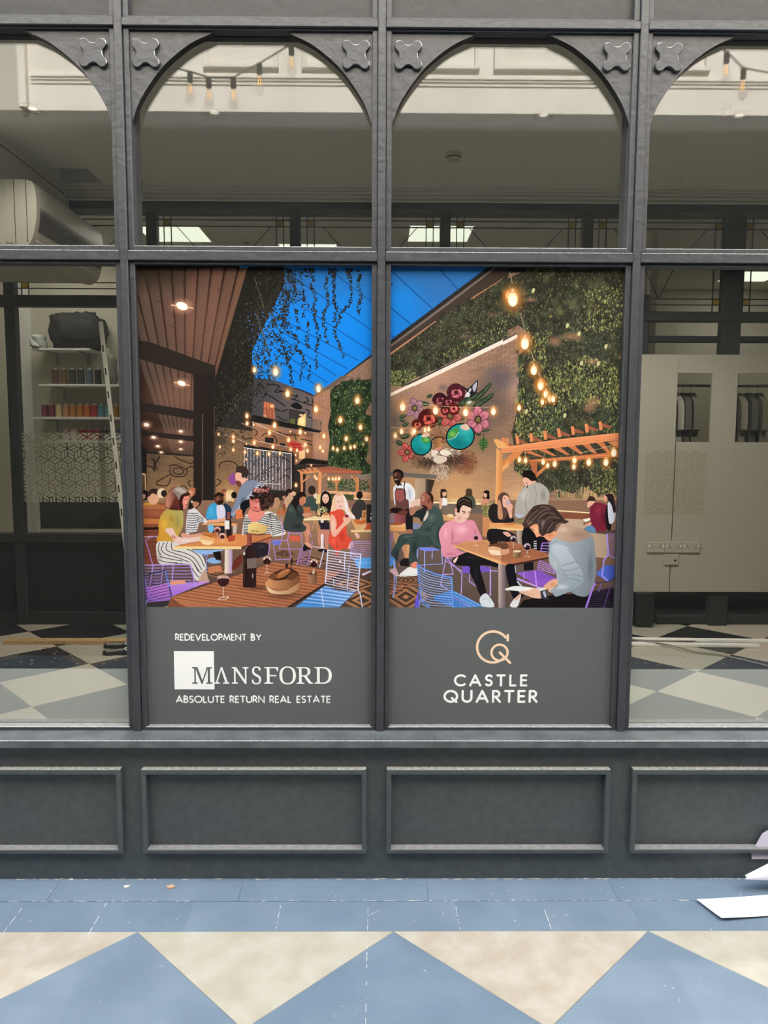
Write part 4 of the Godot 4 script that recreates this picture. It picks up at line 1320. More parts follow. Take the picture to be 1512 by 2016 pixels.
func paint_backdrop() -> void:
	block(0)
	P("2c2825", [255, 515, 1245, 515, 1245, 1205, 255, 1205])
	# evening sky under the glass roof
	G("2f6fb4", "1483e6", [470, 515, 975, 515, 735, 695, 626, 778, 505, 770], 700, 520, 660, 640)
	D("3a62a0", 0.5, 560, 560, 90, 60)
	D("0f8cf0", 0.5, 790, 590, 60, 60)
	D("0f8cf0", 0.45, 690, 620, 60, 60)
	block(2)
	for s: Array in [[975, 185, 1420, 525], [500, 235, 1420, 860], [560, 560, 1400, 1100], [300, 700, 1240, 1205], [300, 850, 1110, 1305], [240, 890, 980, 1390], [270, 1080, 880, 1470], [300, 1215, 760, 1512]]:
		L("123a70", 7, s)
	block(3)
	for s: Array in [[110, 130, 635, 610], [110, 575, 380, 795], [110, 905, 180, 945], [695, 115, 940, 390]]:
		L("123a70", 9, s)
	# the long brick wall on the right
	block(0)
	bricks([626, 778, 735, 700, 1000, 538, 1240, 520, 1240, 1010, 600, 1010, 604, 850], 378, 956, 132, 45, ["866757", "a8836c"], "6a5346", 5, [[850, 730, 150, "e0ac8c", 0.6], [1010, 760, 60, "efbda0", 0.6], [800, 900, 130, "75604f", 0.8], [945, 870, 100, "625245", 0.85], [975, 790, 80, "6a5a50", 0.6], [900, 985, 260, "f2b878", 0.75], [690, 820, 60, "d09a78", 0.5], [640, 850, 50, "d8a080", 0.6], [1180, 970, 130, "f0b888", 0.8], [1020, 975, 80, "f0b888", 0.8]])
	D("57505a", 0.75, 985, 745, 52, 40)
	D("5b4f4a", 0.6, 960, 800, 60, 70)
	D("5a5348", 0.6, 780, 830, 30, 50)
	# roof edge
	block(3)
	P("74645c", [60, 1062, 1360, 88, 1400, 88, 60, 1110])
	P("40362f", [60, 1092, 1420, 88, 1512, 88, 1512, 185, 60, 1150])
	P("b98262", [100, 1125, 650, 735, 665, 760, 110, 1148])
	P("a87656", [1060, 470, 1420, 250, 1425, 265, 1070, 490])
	block(6)
	P("6b5a50", [690, 185, 1040, -60, 1130, -60, 700, 222])
	# planted wall: the band under the roof
	block(3)
	var g_dark := ["322f24", "3b3a2a", "474832", "514c38", "394232", "5a4d3c"]
	var g_mid := ["4a4e36", "5d6242", "6e7248", "7a7450", "46584a", "7d6a50"]
	var g_lit := ["848a48", "989a52", "76803f", "aca85e", "667440", "b8b070"]
	var band := [110, 1148, 650, 752, 700, 690, 1080, 480, 1420, 262, 1512, 170, 1512, 930, 1420, 990, 1200, 1060, 940, 1180, 620, 1330, 430, 1405, 250, 1512, 110, 1512]
	P("363329", band)
	leaves(band, 2600, 4.0, g_dark, 21)
	leaves(band, 2000, 4.4, g_mid, 22)
	rng.seed = 211
	var bp := pts_of(band)
	for k in 320:
		var x := rng.randf_range(100, 1512)
		var y := rng.randf_range(160, 1512)
		if Geometry2D.is_point_in_polygon(print_point(x, y), bp):
			D(["26251c", "1f2018", "2c3024", "56563a", "43523c"][rng.randi() % 5], 0.55, x, y, rng.randf_range(24, 70), rng.randf_range(36, 90))
	leaves(band, 900, 4.4, g_mid, 221)
	leaves([700, 1150, 1512, 700, 1512, 930, 1200, 1050, 940, 1180, 750, 1270], 500, 4.5, g_lit, 23)
	leaves([110, 1330, 420, 1330, 420, 1410, 250, 1512, 110, 1512], 260, 4.5, g_lit, 24)
	D("8d6a52", 0.4, 1340, 660, 130, 50)
	D("8d6a52", 0.35, 1010, 930, 110, 50)
	# light shelf
	P("3a3a40", [250, 1512, 640, 1330, 940, 1190, 1180, 1070, 1420, 970, 1420, 1000, 330, 1500])
	P("f3dccb", [300, 1512, 1512, 930, 1512, 985, 400, 1512])
	block(7)
	P("f3dccb", [100, 150, 520, -40, 560, -20, 100, 190])
	block(4)
	P("f3dccb", [0, 985, 170, 892, 172, 940, 0, 1025])
	P("5c5250", [0, 960, 172, 872, 172, 892, 0, 985])
	# planted wall: the tall mass on the right
	block(0)
	var mass := [1000, 548, 1060, 522, 1238, 522, 1238, 985, 1205, 968, 1180, 975, 1150, 958, 1128, 972, 1100, 962, 1075, 970, 1030, 938, 1012, 925, 1012, 880, 1008, 850, 1020, 800, 1022, 762, 1020, 700, 1035, 688, 1046, 660, 1020, 640, 1000, 650]
	P("37342a", mass)
	leaves(mass, 5200, 4.0, g_dark, 31)
	leaves(mass, 3000, 4.6, g_mid, 32)
	D("2a2821", 0.6, 1120, 560, 110, 50)
	rng.seed = 311
	var mp := pts_of(mass)
	for k in 520:
		var x := rng.randf_range(1005, 1238)
		var y := rng.randf_range(524, 985)
		if Geometry2D.is_point_in_polygon(print_point(x, y), mp):
			D(["26251c", "1f2018", "2c3024", "5a5a3c", "6a6846", "4a5a40"][rng.randi() % 6], 0.55, x, y, rng.randf_range(4, 12), rng.randf_range(6, 16))
	leaves(mass, 1500, 4.4, g_mid, 321)
	leaves(mass, 420, 5.0, g_lit, 322)
	leaves([1150, 565, 1232, 560, 1232, 640, 1150, 660], 260, 6.0, g_lit, 33)
	leaves([1040, 650, 1075, 660, 1075, 725, 1040, 725], 120, 6.0, g_lit, 34)
	leaves([1075, 730, 1150, 700, 1215, 720, 1215, 800, 1120, 800, 1080, 860, 1010, 860, 1015, 830], 1500, 6.5, g_lit, 35)
	leaves([1195, 740, 1232, 740, 1232, 880, 1195, 860], 200, 6.0, g_lit, 36)
	leaves([1090, 650, 1150, 640, 1210, 690, 1190, 720, 1120, 720], 300, 4.5, ["2f4a3a", "3b5a48", "466650", "2a3f34"], 37)
	leaves([1050, 800, 1110, 790, 1110, 850, 1060, 850], 200, 4.5, ["2f4a3a", "3b5a48", "466650", "2a3f34"], 38)
	leaves([1170, 800, 1230, 790, 1230, 850, 1160, 850], 200, 4.5, ["2f4a3a", "3b5a48", "466650", "2a3f34"], 39)
	leaves([1160, 920, 1230, 900, 1230, 968, 1165, 968], 240, 5.5, g_lit, 40)
	leaves([1010, 905, 1060, 915, 1060, 945, 1015, 935], 90, 5.5, g_lit, 41)
	for d: Array in [[1125, 662, 34, 12], [1165, 712, 24, 8], [1168, 792, 22, 16], [1160, 805, 18, 10], [1092, 672, 20, 14], [1045, 590, 16, 6], [1228, 700, 14, 10]]:
		D("c08a66", 0.6, d[0], d[1], d[2], d[3])
	rng.seed = 313
	for k in 150:
		var t := rng.randf()
		var bx2 := lerpf(1016, 1034, rng.randf())
		var by := lerpf(665, 935, t)
		if rng.randf() < 0.45:
			bx2 = lerpf(1030, 1232, rng.randf())
			by = 964 + rng.randf_range(-8, 10)
		L((g_mid + g_lit + g_dark)[rng.randi() % 17], rng.randf_range(1.4, 2.8), [bx2, by, bx2 + rng.randf_range(-3, 3), by + rng.randf_range(4, 11)])
	for d: Array in [[1050, 572], [1117, 641], [1193, 682], [1178, 716], [1140, 657], [1145, 715], [1112, 818], [1036, 810]]:
		E("c9c38c", d[0], d[1], 3.0, 5.0, 0.3)
	# planted wall: the panel by the middle of the picture
	block(6)
	var panel := [905, 120, 1060, 0, 1440, -20, 1440, 220, 1340, 330, 1330, 400, 1425, 420, 1400, 560, 1370, 700, 1345, 900, 1330, 960, 1395, 1010, 1390, 1100, 1290, 1120, 1180, 1060, 870, 1010, 880, 860, 905, 700, 880, 540, 910, 400]
	P("26301f", panel)
	leaves(panel, 1700, 4.5, ["25341f", "324527", "3f5530", "2c3d2b"], 51)
	rng.seed = 511
	var pp := pts_of(panel)
	for k in 160:
		var x := rng.randf_range(870, 1440)
		var y := rng.randf_range(-20, 1120)
		if Geometry2D.is_point_in_polygon(print_point(x, y), pp):
			D(["182014", "141a10", "3a4c2c", "4a5c34"][rng.randi() % 4], 0.6, x, y, rng.randf_range(24, 60), rng.randf_range(36, 80))
	leaves(panel, 650, 4.5, ["4f6b38", "628043", "3c6240", "72894d"], 52)
	leaves(panel, 130, 4.5, ["8ca058", "9fb070"], 53)
	var low := [870, 1175, 1200, 1170, 1360, 1190, 1370, 1290, 1240, 1310, 1000, 1300, 880, 1260]
	leaves(low, 500, 5.0, ["314a2c", "45623a", "5d7a44", "28381f"], 54)
	# canopy soffit on the left
	block(0)
	P("38261f", [262, 527, 490, 527, 424, 745, 397, 905, 262, 905])
	for k in 11:
		var t0 := -0.36 + k * 0.0605
		var t1 := t0 + 0.049
		var q := []
		for y: float in [527.0, 905.0]:
			q.append([365.0 + t0 * (965.0 - y) * 1.0 - 0.0, 365.0 + t1 * (965.0 - y)])
		var c: String = ["51433b", "57473e", "5c483e", "5a453b", "634a3f", "5e463c", "6b4c40", "644a3f", "6e4f42", "674a3d", "73523f"][k]
		P(c, [q[0][0], 527, q[0][1], 527, q[1][1], 905, q[1][0], 905])
		for r in 3:
			var tt := t0 + 0.008 + 0.014 * r
			L(["4b3b33", "54433a", "5c483e"][r], 1.0, [365.0 + tt * 438.0, 527, 365.0 + tt * 60.0, 905])
	for k in 9:
		L("33221c", 1.0, [285.0 + k * 24.0, 545.0 + fposmod(k * 47.0, 130.0), 299.0 + k * 22.0, 551.0 + fposmod(k * 47.0, 130.0)])
	D("2c2620", 0.8, 290, 535, 130, 50)
	D("8a5f4c", 0.35, 400, 640, 90, 110)
	D("8d6350", 0.5, 350, 780, 90, 60)
	D("94684f", 0.5, 340, 865, 70, 35)
	# fascia, beams and columns
	P("2a2622", [488, 525, 560, 525, 560, 560, 470, 745, 440, 790, 424, 905, 397, 905, 400, 735, 424, 745])
	L("5b463b", 2.2, [487, 530, 424, 742])
	P("2b241f", [262, 668, 300, 675, 400, 712, 424, 720, 424, 745, 397, 742, 262, 703])
	P("2a231f", [262, 790, 276, 792, 397, 811, 397, 827, 381, 826, 262, 806])
	P("2a231f", [262, 846, 381, 859, 381, 869, 262, 856])
	P("2a231f", [290, 888, 384, 896, 384, 899, 290, 893])
	G("271f1b", "33291f", [381, 735, 400, 735, 400, 1000, 381, 1000], 381, 0, 400, 0)
	G("241e1a", "32281f", [400, 735, 423, 735, 423, 1000, 400, 1000], 400, 0, 423, 0)
	L("6b5648", 1.6, [399, 815, 399, 1000])
	L("54453a", 1.3, [422, 800, 422, 990])
	P("221d1a", [262, 856, 292, 890, 292, 965, 262, 965])
	# wall with line drawings under the canopy, and on to the right
	bricks([289, 893, 381, 899, 381, 985, 289, 985], -3000, 1500, 900, 1900, ["5e4a38", "7a5f45"], "9a7a58", 8, [[345, 985, 75, "e0a468", 0.9], [300, 900, 40, "3a3028", 0.7]])
	bricks([424, 840, 505, 850, 505, 985, 424, 985], -3000, 1500, 900, 1900, ["6a503c", "80644a"], "a5835f", 9, [[450, 975, 70, "dca066", 0.8], [430, 860, 40, "35302a", 0.8]])
	block(5)
	for g: Array in [[440, 1010, 500, 1000, 560, 1010, 640, 1050, 660, 1090, 620, 1130, 560, 1140, 490, 1130, 450, 1080, 460, 1030], [500, 1040, 560, 1035, 610, 1060, 600, 1100, 540, 1110, 490, 1080, 500, 1040], [300, 1200, 420, 1130, 470, 1100], [310, 1240, 400, 1250, 440, 1220, 460, 1150], [300, 1190, 290, 1225, 310, 1245], [510, 900, 560, 930, 640, 960, 700, 985, 725, 960], [690, 1180, 670, 1220, 700, 1260], [640, 1060, 690, 1020, 725, 1030], [570, 1260, 620, 1250, 660, 1290], [1045, 1040, 1040, 1000, 1080, 965, 1160, 955, 1230, 980, 1255, 1030, 1240, 1080], [1010, 1170, 1060, 1200, 1000, 1250], [1300, 660, 1360, 690, 1420, 680, 1440, 720], [1290, 620, 1320, 560, 1400, 540, 1470, 570, 1500, 620, 1470, 670]]:
		L("33271f", 13, g, true)
	for g: Array in [[230, 920, 280, 980, 250, 1060], [330, 900, 280, 990, 300, 1060], [180, 1010, 260, 1030], [260, 940, 270, 1070]]:
		L("2a221d", 16, g, true)
	S("8e4a8a", [1150, 1150, 1210, 1090, 1235, 1170, 1240, 1220, 1190, 1240, 1160, 1200])
	P("caa27a", [115, 1090, 165, 1105, 172, 1300, 115, 1300])
	P("5a4430", [125, 1120, 150, 1125, 155, 1300, 125, 1300])

func paint_far_side() -> void:
	# the building at the far end: drawn-on upper storey, balcony, lit windows, hanging light curtain
	block(6)
	G("403e42", "6a5e5c", [-20, -40, 240, -10, 690, 150, 700, 600, -20, 600], 0, 0, 600, 400)
	for g: Array in [[180, 40, 300, 60, 250, 130, 380, 120], [300, 110, 420, 150, 470, 180, 520, 170, 480, 220, 420, 200], [200, 180, 370, 300], [440, 210, 560, 250, 690, 290], [480, 90, 560, 110, 690, 170], [250, 330, 330, 360, 400, 340], [620, 190, 650, 240, 600, 250], [100, 200, 150, 160, 200, 190], [610, 340, 660, 360, 640, 420, 690, 440], [280, 420, 340, 460, 400, 470]]:
		L("191a1f", 13, g, true)
	S("17171a", [440, 290, 500, 255, 560, 290, 570, 330, 520, 340, 470, 320])
	P("c9714e", [118, 245, 245, 275, 250, 470, 112, 440])
	for x: float in [150, 182, 214]:
		L("7c3d2c", 5, [x, 255, x + 2, 460])
	L("8a4a34", 5, [118, 310, 248, 335])
	E("f6c089", 215, 300, 22, 18)
	P("e3b07a", [118, 400, 150, 405, 148, 450, 118, 445])
	L("fff2d8", 9, [165, 452, 230, 466])
	P("3a3330", [415, 320, 620, 365, 610, 550, 410, 520])
	P("e6c079", [525, 450, 620, 380, 612, 548, 515, 530])
	D("fff0b8", 0.8, 570, 480, 60, 80)
	E("f2c9a4", 560, 405, 24, 10)
	P("5d6236", [430, 450, 490, 450, 490, 520, 425, 515])
	L("9a8c80", 4, [420, 322, 620, 368])
	# balcony
	P("1e1a18", [-20, 398, 805, 592, 805, 622, 600, 590, -20, 482])
	L("3f3c3e", 5, [-20, 300, 440, 385])
	L("5a5252", 5, [690, 455, 805, 475])
	for k in 14:
		L("4a4648", 2.5, [680 + k * 9, 455 + k * 1.6, 680 + k * 9, 575 + k * 2.0])
	for k in 26:
		L("303036", 2.5, [k * 16, 305 + k * 3.2, k * 16, 410 + k * 3.9])
	L("2a2728", 8, [803, 470, 803, 610])
	G("b98768", "7a5846", [-20, 490, 600, 600, 790, 640, 700, 665, 260, 600, -20, 540], 0, 500, 700, 640)
	bricks([-20, 540, 260, 600, 700, 665, 700, 950, 480, 1000, -20, 830], -3000, 1400, 300, 700, ["6d4a38", "93664c"], "b08262", 14, [[100, 640, 240, "d69a6e", 0.5], [560, 700, 200, "e0a070", 0.6]])
	for g: Array in [[90, 660, 160, 620, 260, 680, 270, 740], [280, 600, 360, 640, 480, 650, 500, 700], [-20, 560, 40, 600, 20, 650], [420, 610, 540, 660], [560, 690, 690, 720], [620, 740, 690, 760]]:
		L("2c201a", 11, g, true)
	S("c23a34", [400, 730, 470, 720, 560, 750, 600, 740, 580, 820, 500, 830, 430, 790])
	for g: Array in [[420, 740, 500, 760, 590, 750], [440, 780, 520, 800, 580, 790]]:
		L("5d1a1a", 8, g, true)
	P("2a211e", [130, 670, 235, 680, 235, 745, 130, 730])
	P("2a211e", [310, 740, 370, 745, 370, 790, 310, 780])
	P("f0c08a", [535, 840, 610, 815, 605, 930, 540, 930])
	D("ffe6c0", 0.8, 600, 770, 60, 60)
	# beam and light curtain
	P("201c1d", [-120, 760, 60, 780, 460, 850, 480, 880, 480, 1330, 450, 1330, 450, 870, 0, 812, -120, 790])
	G("4a4a50", "6a5a58", [-110, 800, 450, 865, 450, 1310, -110, 1290], 0, 850, 300, 1300)
	for g: Array in [[20, 960, 90, 1000, 160, 960], [170, 1060, 240, 1020, 300, 1080], [40, 1120, 130, 1090, 190, 1150], [260, 940, 330, 900, 420, 960], [300, 1180, 380, 1120, 420, 1160], [370, 1060, 430, 1040, 440, 1100]]:
		L("2c2a2e", 14, g, true)
	L("f4ede8", 9, [-120, 795, 0, 812, 450, 866])
	L("d9c6c2", 8, [445, 866, 445, 1300])
	rng.seed = 61
	for k in 14:
		var x := -112.0 + k * 37.5
		for j in 30:
			var y := 815.0 + j * 15.0 + rng.randf_range(-4, 4) + maxf(x, 0.0) * 0.13
			if rng.randf() < 0.85:
				E(["fff4ea", "e8d8d0", "cfc0ba"][rng.randi() % 3], x + rng.randf_range(-1.5, 1.5), y, 4.2, 8.0)
	L("e8ddd8", 6, [120, 1222, 330, 1230])
	# a low dark roof and the doorway by the planted panel
	P("1d1816", [590, 925, 640, 918, 880, 955, 880, 995, 640, 985, 510, 1000])
	P("3a2c26", [510, 1000, 880, 990, 880, 1030, 560, 1030])
	L("b58c70", 4, [750, 810, 748, 925])
	P("c39272", [700, 665, 870, 560, 880, 860, 870, 930, 700, 900])
	bricks([705, 200, 905, 90, 910, 400, 880, 540, 905, 700, 880, 940, 700, 920, 700, 620, 800, 620, 805, 480, 710, 450], 700, 1290, 46, 60, ["9c705a", "c08c70"], "7c5a48", 15, [[800, 760, 220, "f0b88c", 0.5]])
	# small pergola
	P("9a5a42", [775, 1030, 900, 1015, 1285, 1070, 1285, 1100, 1060, 1110, 790, 1085])
	for k in 8:
		P(["e09a66", "b3684a"][k % 2], [510 + k * 32, 1062 - k * 5, 532 + k * 32, 1058 - k * 5, 580 + k * 28, 1088 - k * 4, 556 + k * 28, 1094 - k * 4])
	P("dd925f", [545, 1092, 780, 1062, 785, 1085, 550, 1112])
	P("b5654a", [780, 1062, 1285, 1072, 1285, 1098, 790, 1088])
	P("d98b5b", [552, 1100, 582, 1098, 582, 1320, 556, 1320])
	P("e59a64", [768, 1085, 806, 1085, 800, 1360, 764, 1360])
	P("d08354", [970, 1200, 998, 1195, 992, 1330, 972, 1330])
	P("cf8457", [1212, 1130, 1252, 1150, 1250, 1330, 1212, 1330])
	for g: Array in [[585, 1200, 660, 1130], [768, 1190, 715, 1105], [808, 1150, 860, 1105], [970, 1215, 930, 1150], [998, 1205, 1040, 1150], [1212, 1190, 1160, 1130]]:
		L("d98c5c", 17, g)
	P("8d7a70", [1200, 1125, 1420, 1098, 1420, 1165, 1250, 1168])
	G("eeb486", "c98a62", [860, 1310, 1420, 1330, 1420, 1400, 860, 1400], 0, 1310, 0, 1400)
	P("39392a", [860, 1340, 1190, 1360, 1180, 1430, 900, 1420])
	leaves([860, 1330, 1190, 1350, 1180, 1430, 900, 1420], 220, 4.0, ["4c5a30", "3a4426", "6f7a40"], 56)
	L("ffd8a8", 14, [1190, 1400, 1425, 1415])
	P("3a322d", [1110, 1420, 1425, 1430, 1425, 1512, 1110, 1512])

func paint_mural() -> void:
	block(7)
	# leaves behind the flowers
	for q: Array in [[580, 180, 40, 20, -0.5], [260, 420, 46, 22, -0.3], [255, 470, 40, 20, 0.3], [290, 520, 46, 22, -0.5], [240, 640, 50, 28, 0.4], [290, 660, 60, 30, -0.3], [220, 740, 46, 30, 0.5], [520, 270, 60, 28, 0.2], [700, 480, 40, 60, 0.0], [960, 440, 40, 24, 0.4], [1000, 250, 90, 46, -0.4], [1080, 200, 110, 40, -0.5], [1190, 160, 120, 32, -0.8], [1260, 90, 90, 26, -0.9], [1230, 230, 110, 34, -0.5], [1290, 190, 70, 24, -0.7], [1160, 280, 80, 34, -0.6], [1150, 620, 50, 24, 0.6], [1240, 590, 70, 14, -0.15]]:
		E("2a3426", q[0], q[1], q[2], q[3], q[4])
		E("40523a", q[0] + 4, q[1] - 6, q[2] * 0.7, q[3] * 0.45, q[4])
		L("6e7c56", 4, [q[0] - q[2] * cos(q[4]), q[1] - q[2] * sin(q[4]), q[0] + q[2] * cos(q[4]), q[1] + q[2] * sin(q[4])])
	S("6d7650", [1000, 270, 1060, 230, 1100, 250, 1080, 290, 1030, 300])
	# white butterfly and buds at the top
	S("1d1d20", [980, 60, 1040, 90, 1150, -10, 1140, 120, 1080, 190, 1000, 180, 1020, 120, 975, 90])
	S("b9aec0", [1090, 70, 1140, 10, 1138, 80, 1110, 130])
	S("d8cfd6", [1000, 180, 1030, 130, 1060, 150, 1050, 190])
	E("c8bfc8", 1060, 110, 14, 26, 0.5)
	E("cfc6c0", 1050, 255, 30, 18, -0.3)
	# flowers: [cx, cy, petal length, petal width, petals, ink, edge, turn, squash]
	for f: Array in [[400, 325, 92, 46, 6, "9c7484", "5a3a48", 0.3, 1.1], [1155, 460, 118, 66, 6, "c06f82", "6a2f3c", 0.5, 1.15], [825, 415, 112, 56, 6, "b8524c", "5c1f1e", 0.2, 1.1], [310, 850, 86, 46, 5, "bf504a", "5c1f1e", 0.6, 1.15], [490, 0, 0, 0, 0, "", "", 0, 1]]:
		for k in f[4]:
			var a: float = f[7] + TAU * k / f[4]
			var px: float = f[0] + cos(a) * f[2] * 0.72
			var py: float = f[1] + sin(a) * f[2] * 0.72 * f[8]
			E(f[6], px, py, f[2] * 0.58, f[3] * 0.86, a)
			E(f[5], px, py, f[2] * 0.52, f[3] * 0.74, a)
			D("f0a8a0", 0.45, px + 8, py - 8, f[2] * 0.4, f[2] * 0.4)
			for s: float in [-0.18, 0.0, 0.18]:
				L(f[6], 3, [f[0] + cos(a + s) * f[2] * 0.3, f[1] + sin(a + s) * f[2] * 0.3, f[0] + cos(a + s * 0.6) * f[2] * 0.9, f[1] + sin(a + s * 0.6) * f[2] * 0.95])
		if f[4] > 0:
			E("2b2018", f[0], f[1], f[2] * 0.36, f[2] * 0.42)
			E("6b5636", f[0], f[1], f[2] * 0.26, f[2] * 0.32)
			for k in 9:
				E("b39a62", f[0] + cos(k * 2.4) * f[2] * 0.18 * (k % 3) * 0.5, f[1] + sin(k * 2.4) * f[2] * 0.2 * (k % 3) * 0.5, 4, 4)
	# roses
	for r: Array in [[560, 450, 120, "b0443c", "4a1512", "e06a58"], [700, 230, 90, "7d3440", "35121a", "b3606a"], [800, 250, 70, "8e3f49", "3c151c", "c27078"], [890, 140, 110, "a04c58", "4a1a22", "c87884"], [860, 330, 76, "c04a48", "5a1a1a", "e8807a"], [430, 520, 66, "b84a3c", "4f1813", "e27a60"], [760, 350, 56, "b04444", "4a1616", "d86c66"]]:
		S(r[4], [r[0] - r[2], r[1], r[0] - r[2] * 0.6, r[1] - r[2] * 0.8, r[0] + r[2] * 0.2, r[1] - r[2], r[0] + r[2] * 0.9, r[1] - r[2] * 0.5, r[0] + r[2], r[1] + r[2] * 0.3, r[0] + r[2] * 0.5, r[1] + r[2] * 0.95, r[0] - r[2] * 0.4, r[1] + r[2] * 0.9])
		for k in 9:
			var a := k * 0.86
			var rr: float = r[2] * (0.78 - k * 0.07)
			E(r[3] if k % 2 else r[5], r[0] + cos(a) * rr * 0.55, r[1] + sin(a) * rr * 0.55, rr * 0.5, rr * 0.3, a + 1.2)
			L(r[4], 5, [r[0] + cos(a) * rr, r[1] + sin(a) * rr, r[0] + cos(a + 0.7) * rr, r[1] + sin(a + 0.7) * rr], true)
		E(r[4], r[0] + 6, r[1], r[2] * 0.24, r[2] * 0.24)
	D("6a5a5c", 0.7, 740, 80, 90, 70)
	D("5a4f52", 0.6, 160, 470, 70, 90)
	# the cat: fur laid on in short strokes
	rng.seed = 88
	var fur := func(cx: float, cy: float, rx: float, ry: float, n: int, inks: Array, ax: float, ay: float) -> void:
		for k in n:
			var t := rng.randf() * TAU
			var q := sqrt(rng.randf())
			var x := cx + cos(t) * rx * q
			var y := cy + sin(t) * ry * q
			var d := Vector2(x - ax, y - ay).normalized() * rng.randf_range(9, 22)
			L(inks[rng.randi() % inks.size()], rng.randf_range(3, 6), [x, y, x + d.x, y + d.y])
	D("4a382e", 0.85, 730, 950, 400, 190)
	D("3a2b24", 0.8, 560, 960, 180, 110)
	D("3a2b24", 0.8, 900, 930, 180, 110)
	D("7c4a34", 0.8, 1030, 990, 160, 170)
	D("7a5238", 0.8, 690, 660, 140, 120)
	D("bfa48e", 0.8, 700, 1090, 130, 120)
	D("cbb29e", 0.8, 600, 870, 110, 70)
	D("cbb29e", 0.8, 820, 850, 130, 70)
	fur.call(720, 930, 330, 160, 700, ["5b4636", "7c5c46", "3a2c24", "a07c60", "8a644a"], 690, 780)
	fur.call(1000, 960, 140, 150, 380, ["8a4e36", "a0603f", "5a3626", "6f4a38"], 690, 780)
	fur.call(690, 650, 110, 120, 320, ["9a6a46", "b5845a", "7c5236", "5e4230"], 690, 820)
	fur.call(700, 1080, 120, 110, 380, ["c9b09a", "e0cdb8", "a58a76", "8d745f"], 700, 900)
	fur.call(600, 870, 100, 60, 260, ["d8c2b0", "f0e0d2", "b09684", "55433a"], 690, 800)
	fur.call(830, 850, 120, 60, 300, ["d8c2b0", "f0e0d2", "b09684", "4a3a32"], 690, 800)
	fur.call(560, 960, 110, 50, 200, ["2e2420", "43342c", "6a5242"], 690, 800)
	fur.call(880, 930, 130, 60, 240, ["2e2420", "43342c", "7a4c38"], 690, 800)
	fur.call(430, 950, 70, 90, 200, ["6a4e3c", "8d6a50", "45352b"], 690, 800)
	S("e3d2c2", [600, 850, 640, 825, 690, 850, 650, 900, 610, 890])
	S("e9d9ca", [700, 845, 750, 815, 830, 850, 790, 890, 720, 880])
	S("d9c5b2", [620, 930, 690, 890, 780, 910, 770, 960, 690, 985, 640, 965])
	G("8a5c3a", "c08a5c", [640, 700, 690, 670, 735, 690, 735, 770, 690, 800, 640, 780], 640, 0, 735, 0, true)
	S("c98470", [640, 800, 690, 790, 730, 785, 725, 800, 695, 830, 660, 820])
	L("2c1d18", 6, [690, 830, 690, 850, 660, 880], true)
	L("2c1d18", 6, [690, 850, 710, 880, 720, 885], true)
	# round glasses
	for q: Array in [[480, 757, 130, 132], [945, 662, 176, 160]]:
		E("15181a", q[0], q[1], q[2], q[3], -0.35)
		E("178f8e", q[0], q[1], q[2] - 16, q[3] - 16, -0.35)
		D("5cc4bc", 0.6, q[0] + q[2] * 0.3, q[1] - q[3] * 0.4, q[2] * 0.7, q[3] * 0.5)
		D("0c7076", 0.6, q[0] - q[2] * 0.1, q[1] + q[3] * 0.5, q[2] * 0.9, q[3] * 0.5)
		D("35b4aa", 0.5, q[0] + q[2] * 0.35, q[1] + q[3] * 0.2, q[2] * 0.5, q[3] * 0.5)
	S("3f8f4a", [795, 640, 830, 590, 900, 550, 930, 580, 900, 640, 840, 680, 800, 690])
	D("a8c850", 0.7, 850, 630, 60, 50)
	L("bfe0d4", 8, [790, 700, 870, 680, 930, 610], true)
	S("3f8f4a", [480, 690, 520, 665, 580, 680, 590, 720, 540, 745, 500, 730])
	D("b0d060", 0.7, 540, 700, 46, 30)
	S("d8b8a4", [940, 540, 1010, 510, 1060, 560, 1020, 590, 960, 570])
	S("d8b8a4", [480, 660, 530, 610, 580, 640, 540, 670])
	for k in 12:
		L("0d5f66", 3, [800 + k * 10, 700 + k * 9, 1000 + k * 6, 655 + k * 11])
	L("1a1512", 13, [612, 705, 640, 680, 700, 668, 752, 685], true)
	L("1a1512", 8, [745, 685, 720, 720, 745, 740], true)
	# leaf hanging at the right
	S("4f6f3a", [1165, 740, 1200, 680, 1250, 690, 1280, 750, 1240, 800, 1215, 840, 1190, 800])
	L("22301a", 7, [1225, 620, 1218, 840])
	for k in 4:
		L("2f4424", 5, [1220, 700 + k * 32, 1175, 715 + k * 30])
		L("2f4424", 5, [1220, 700 + k * 32, 1265, 705 + k * 30])

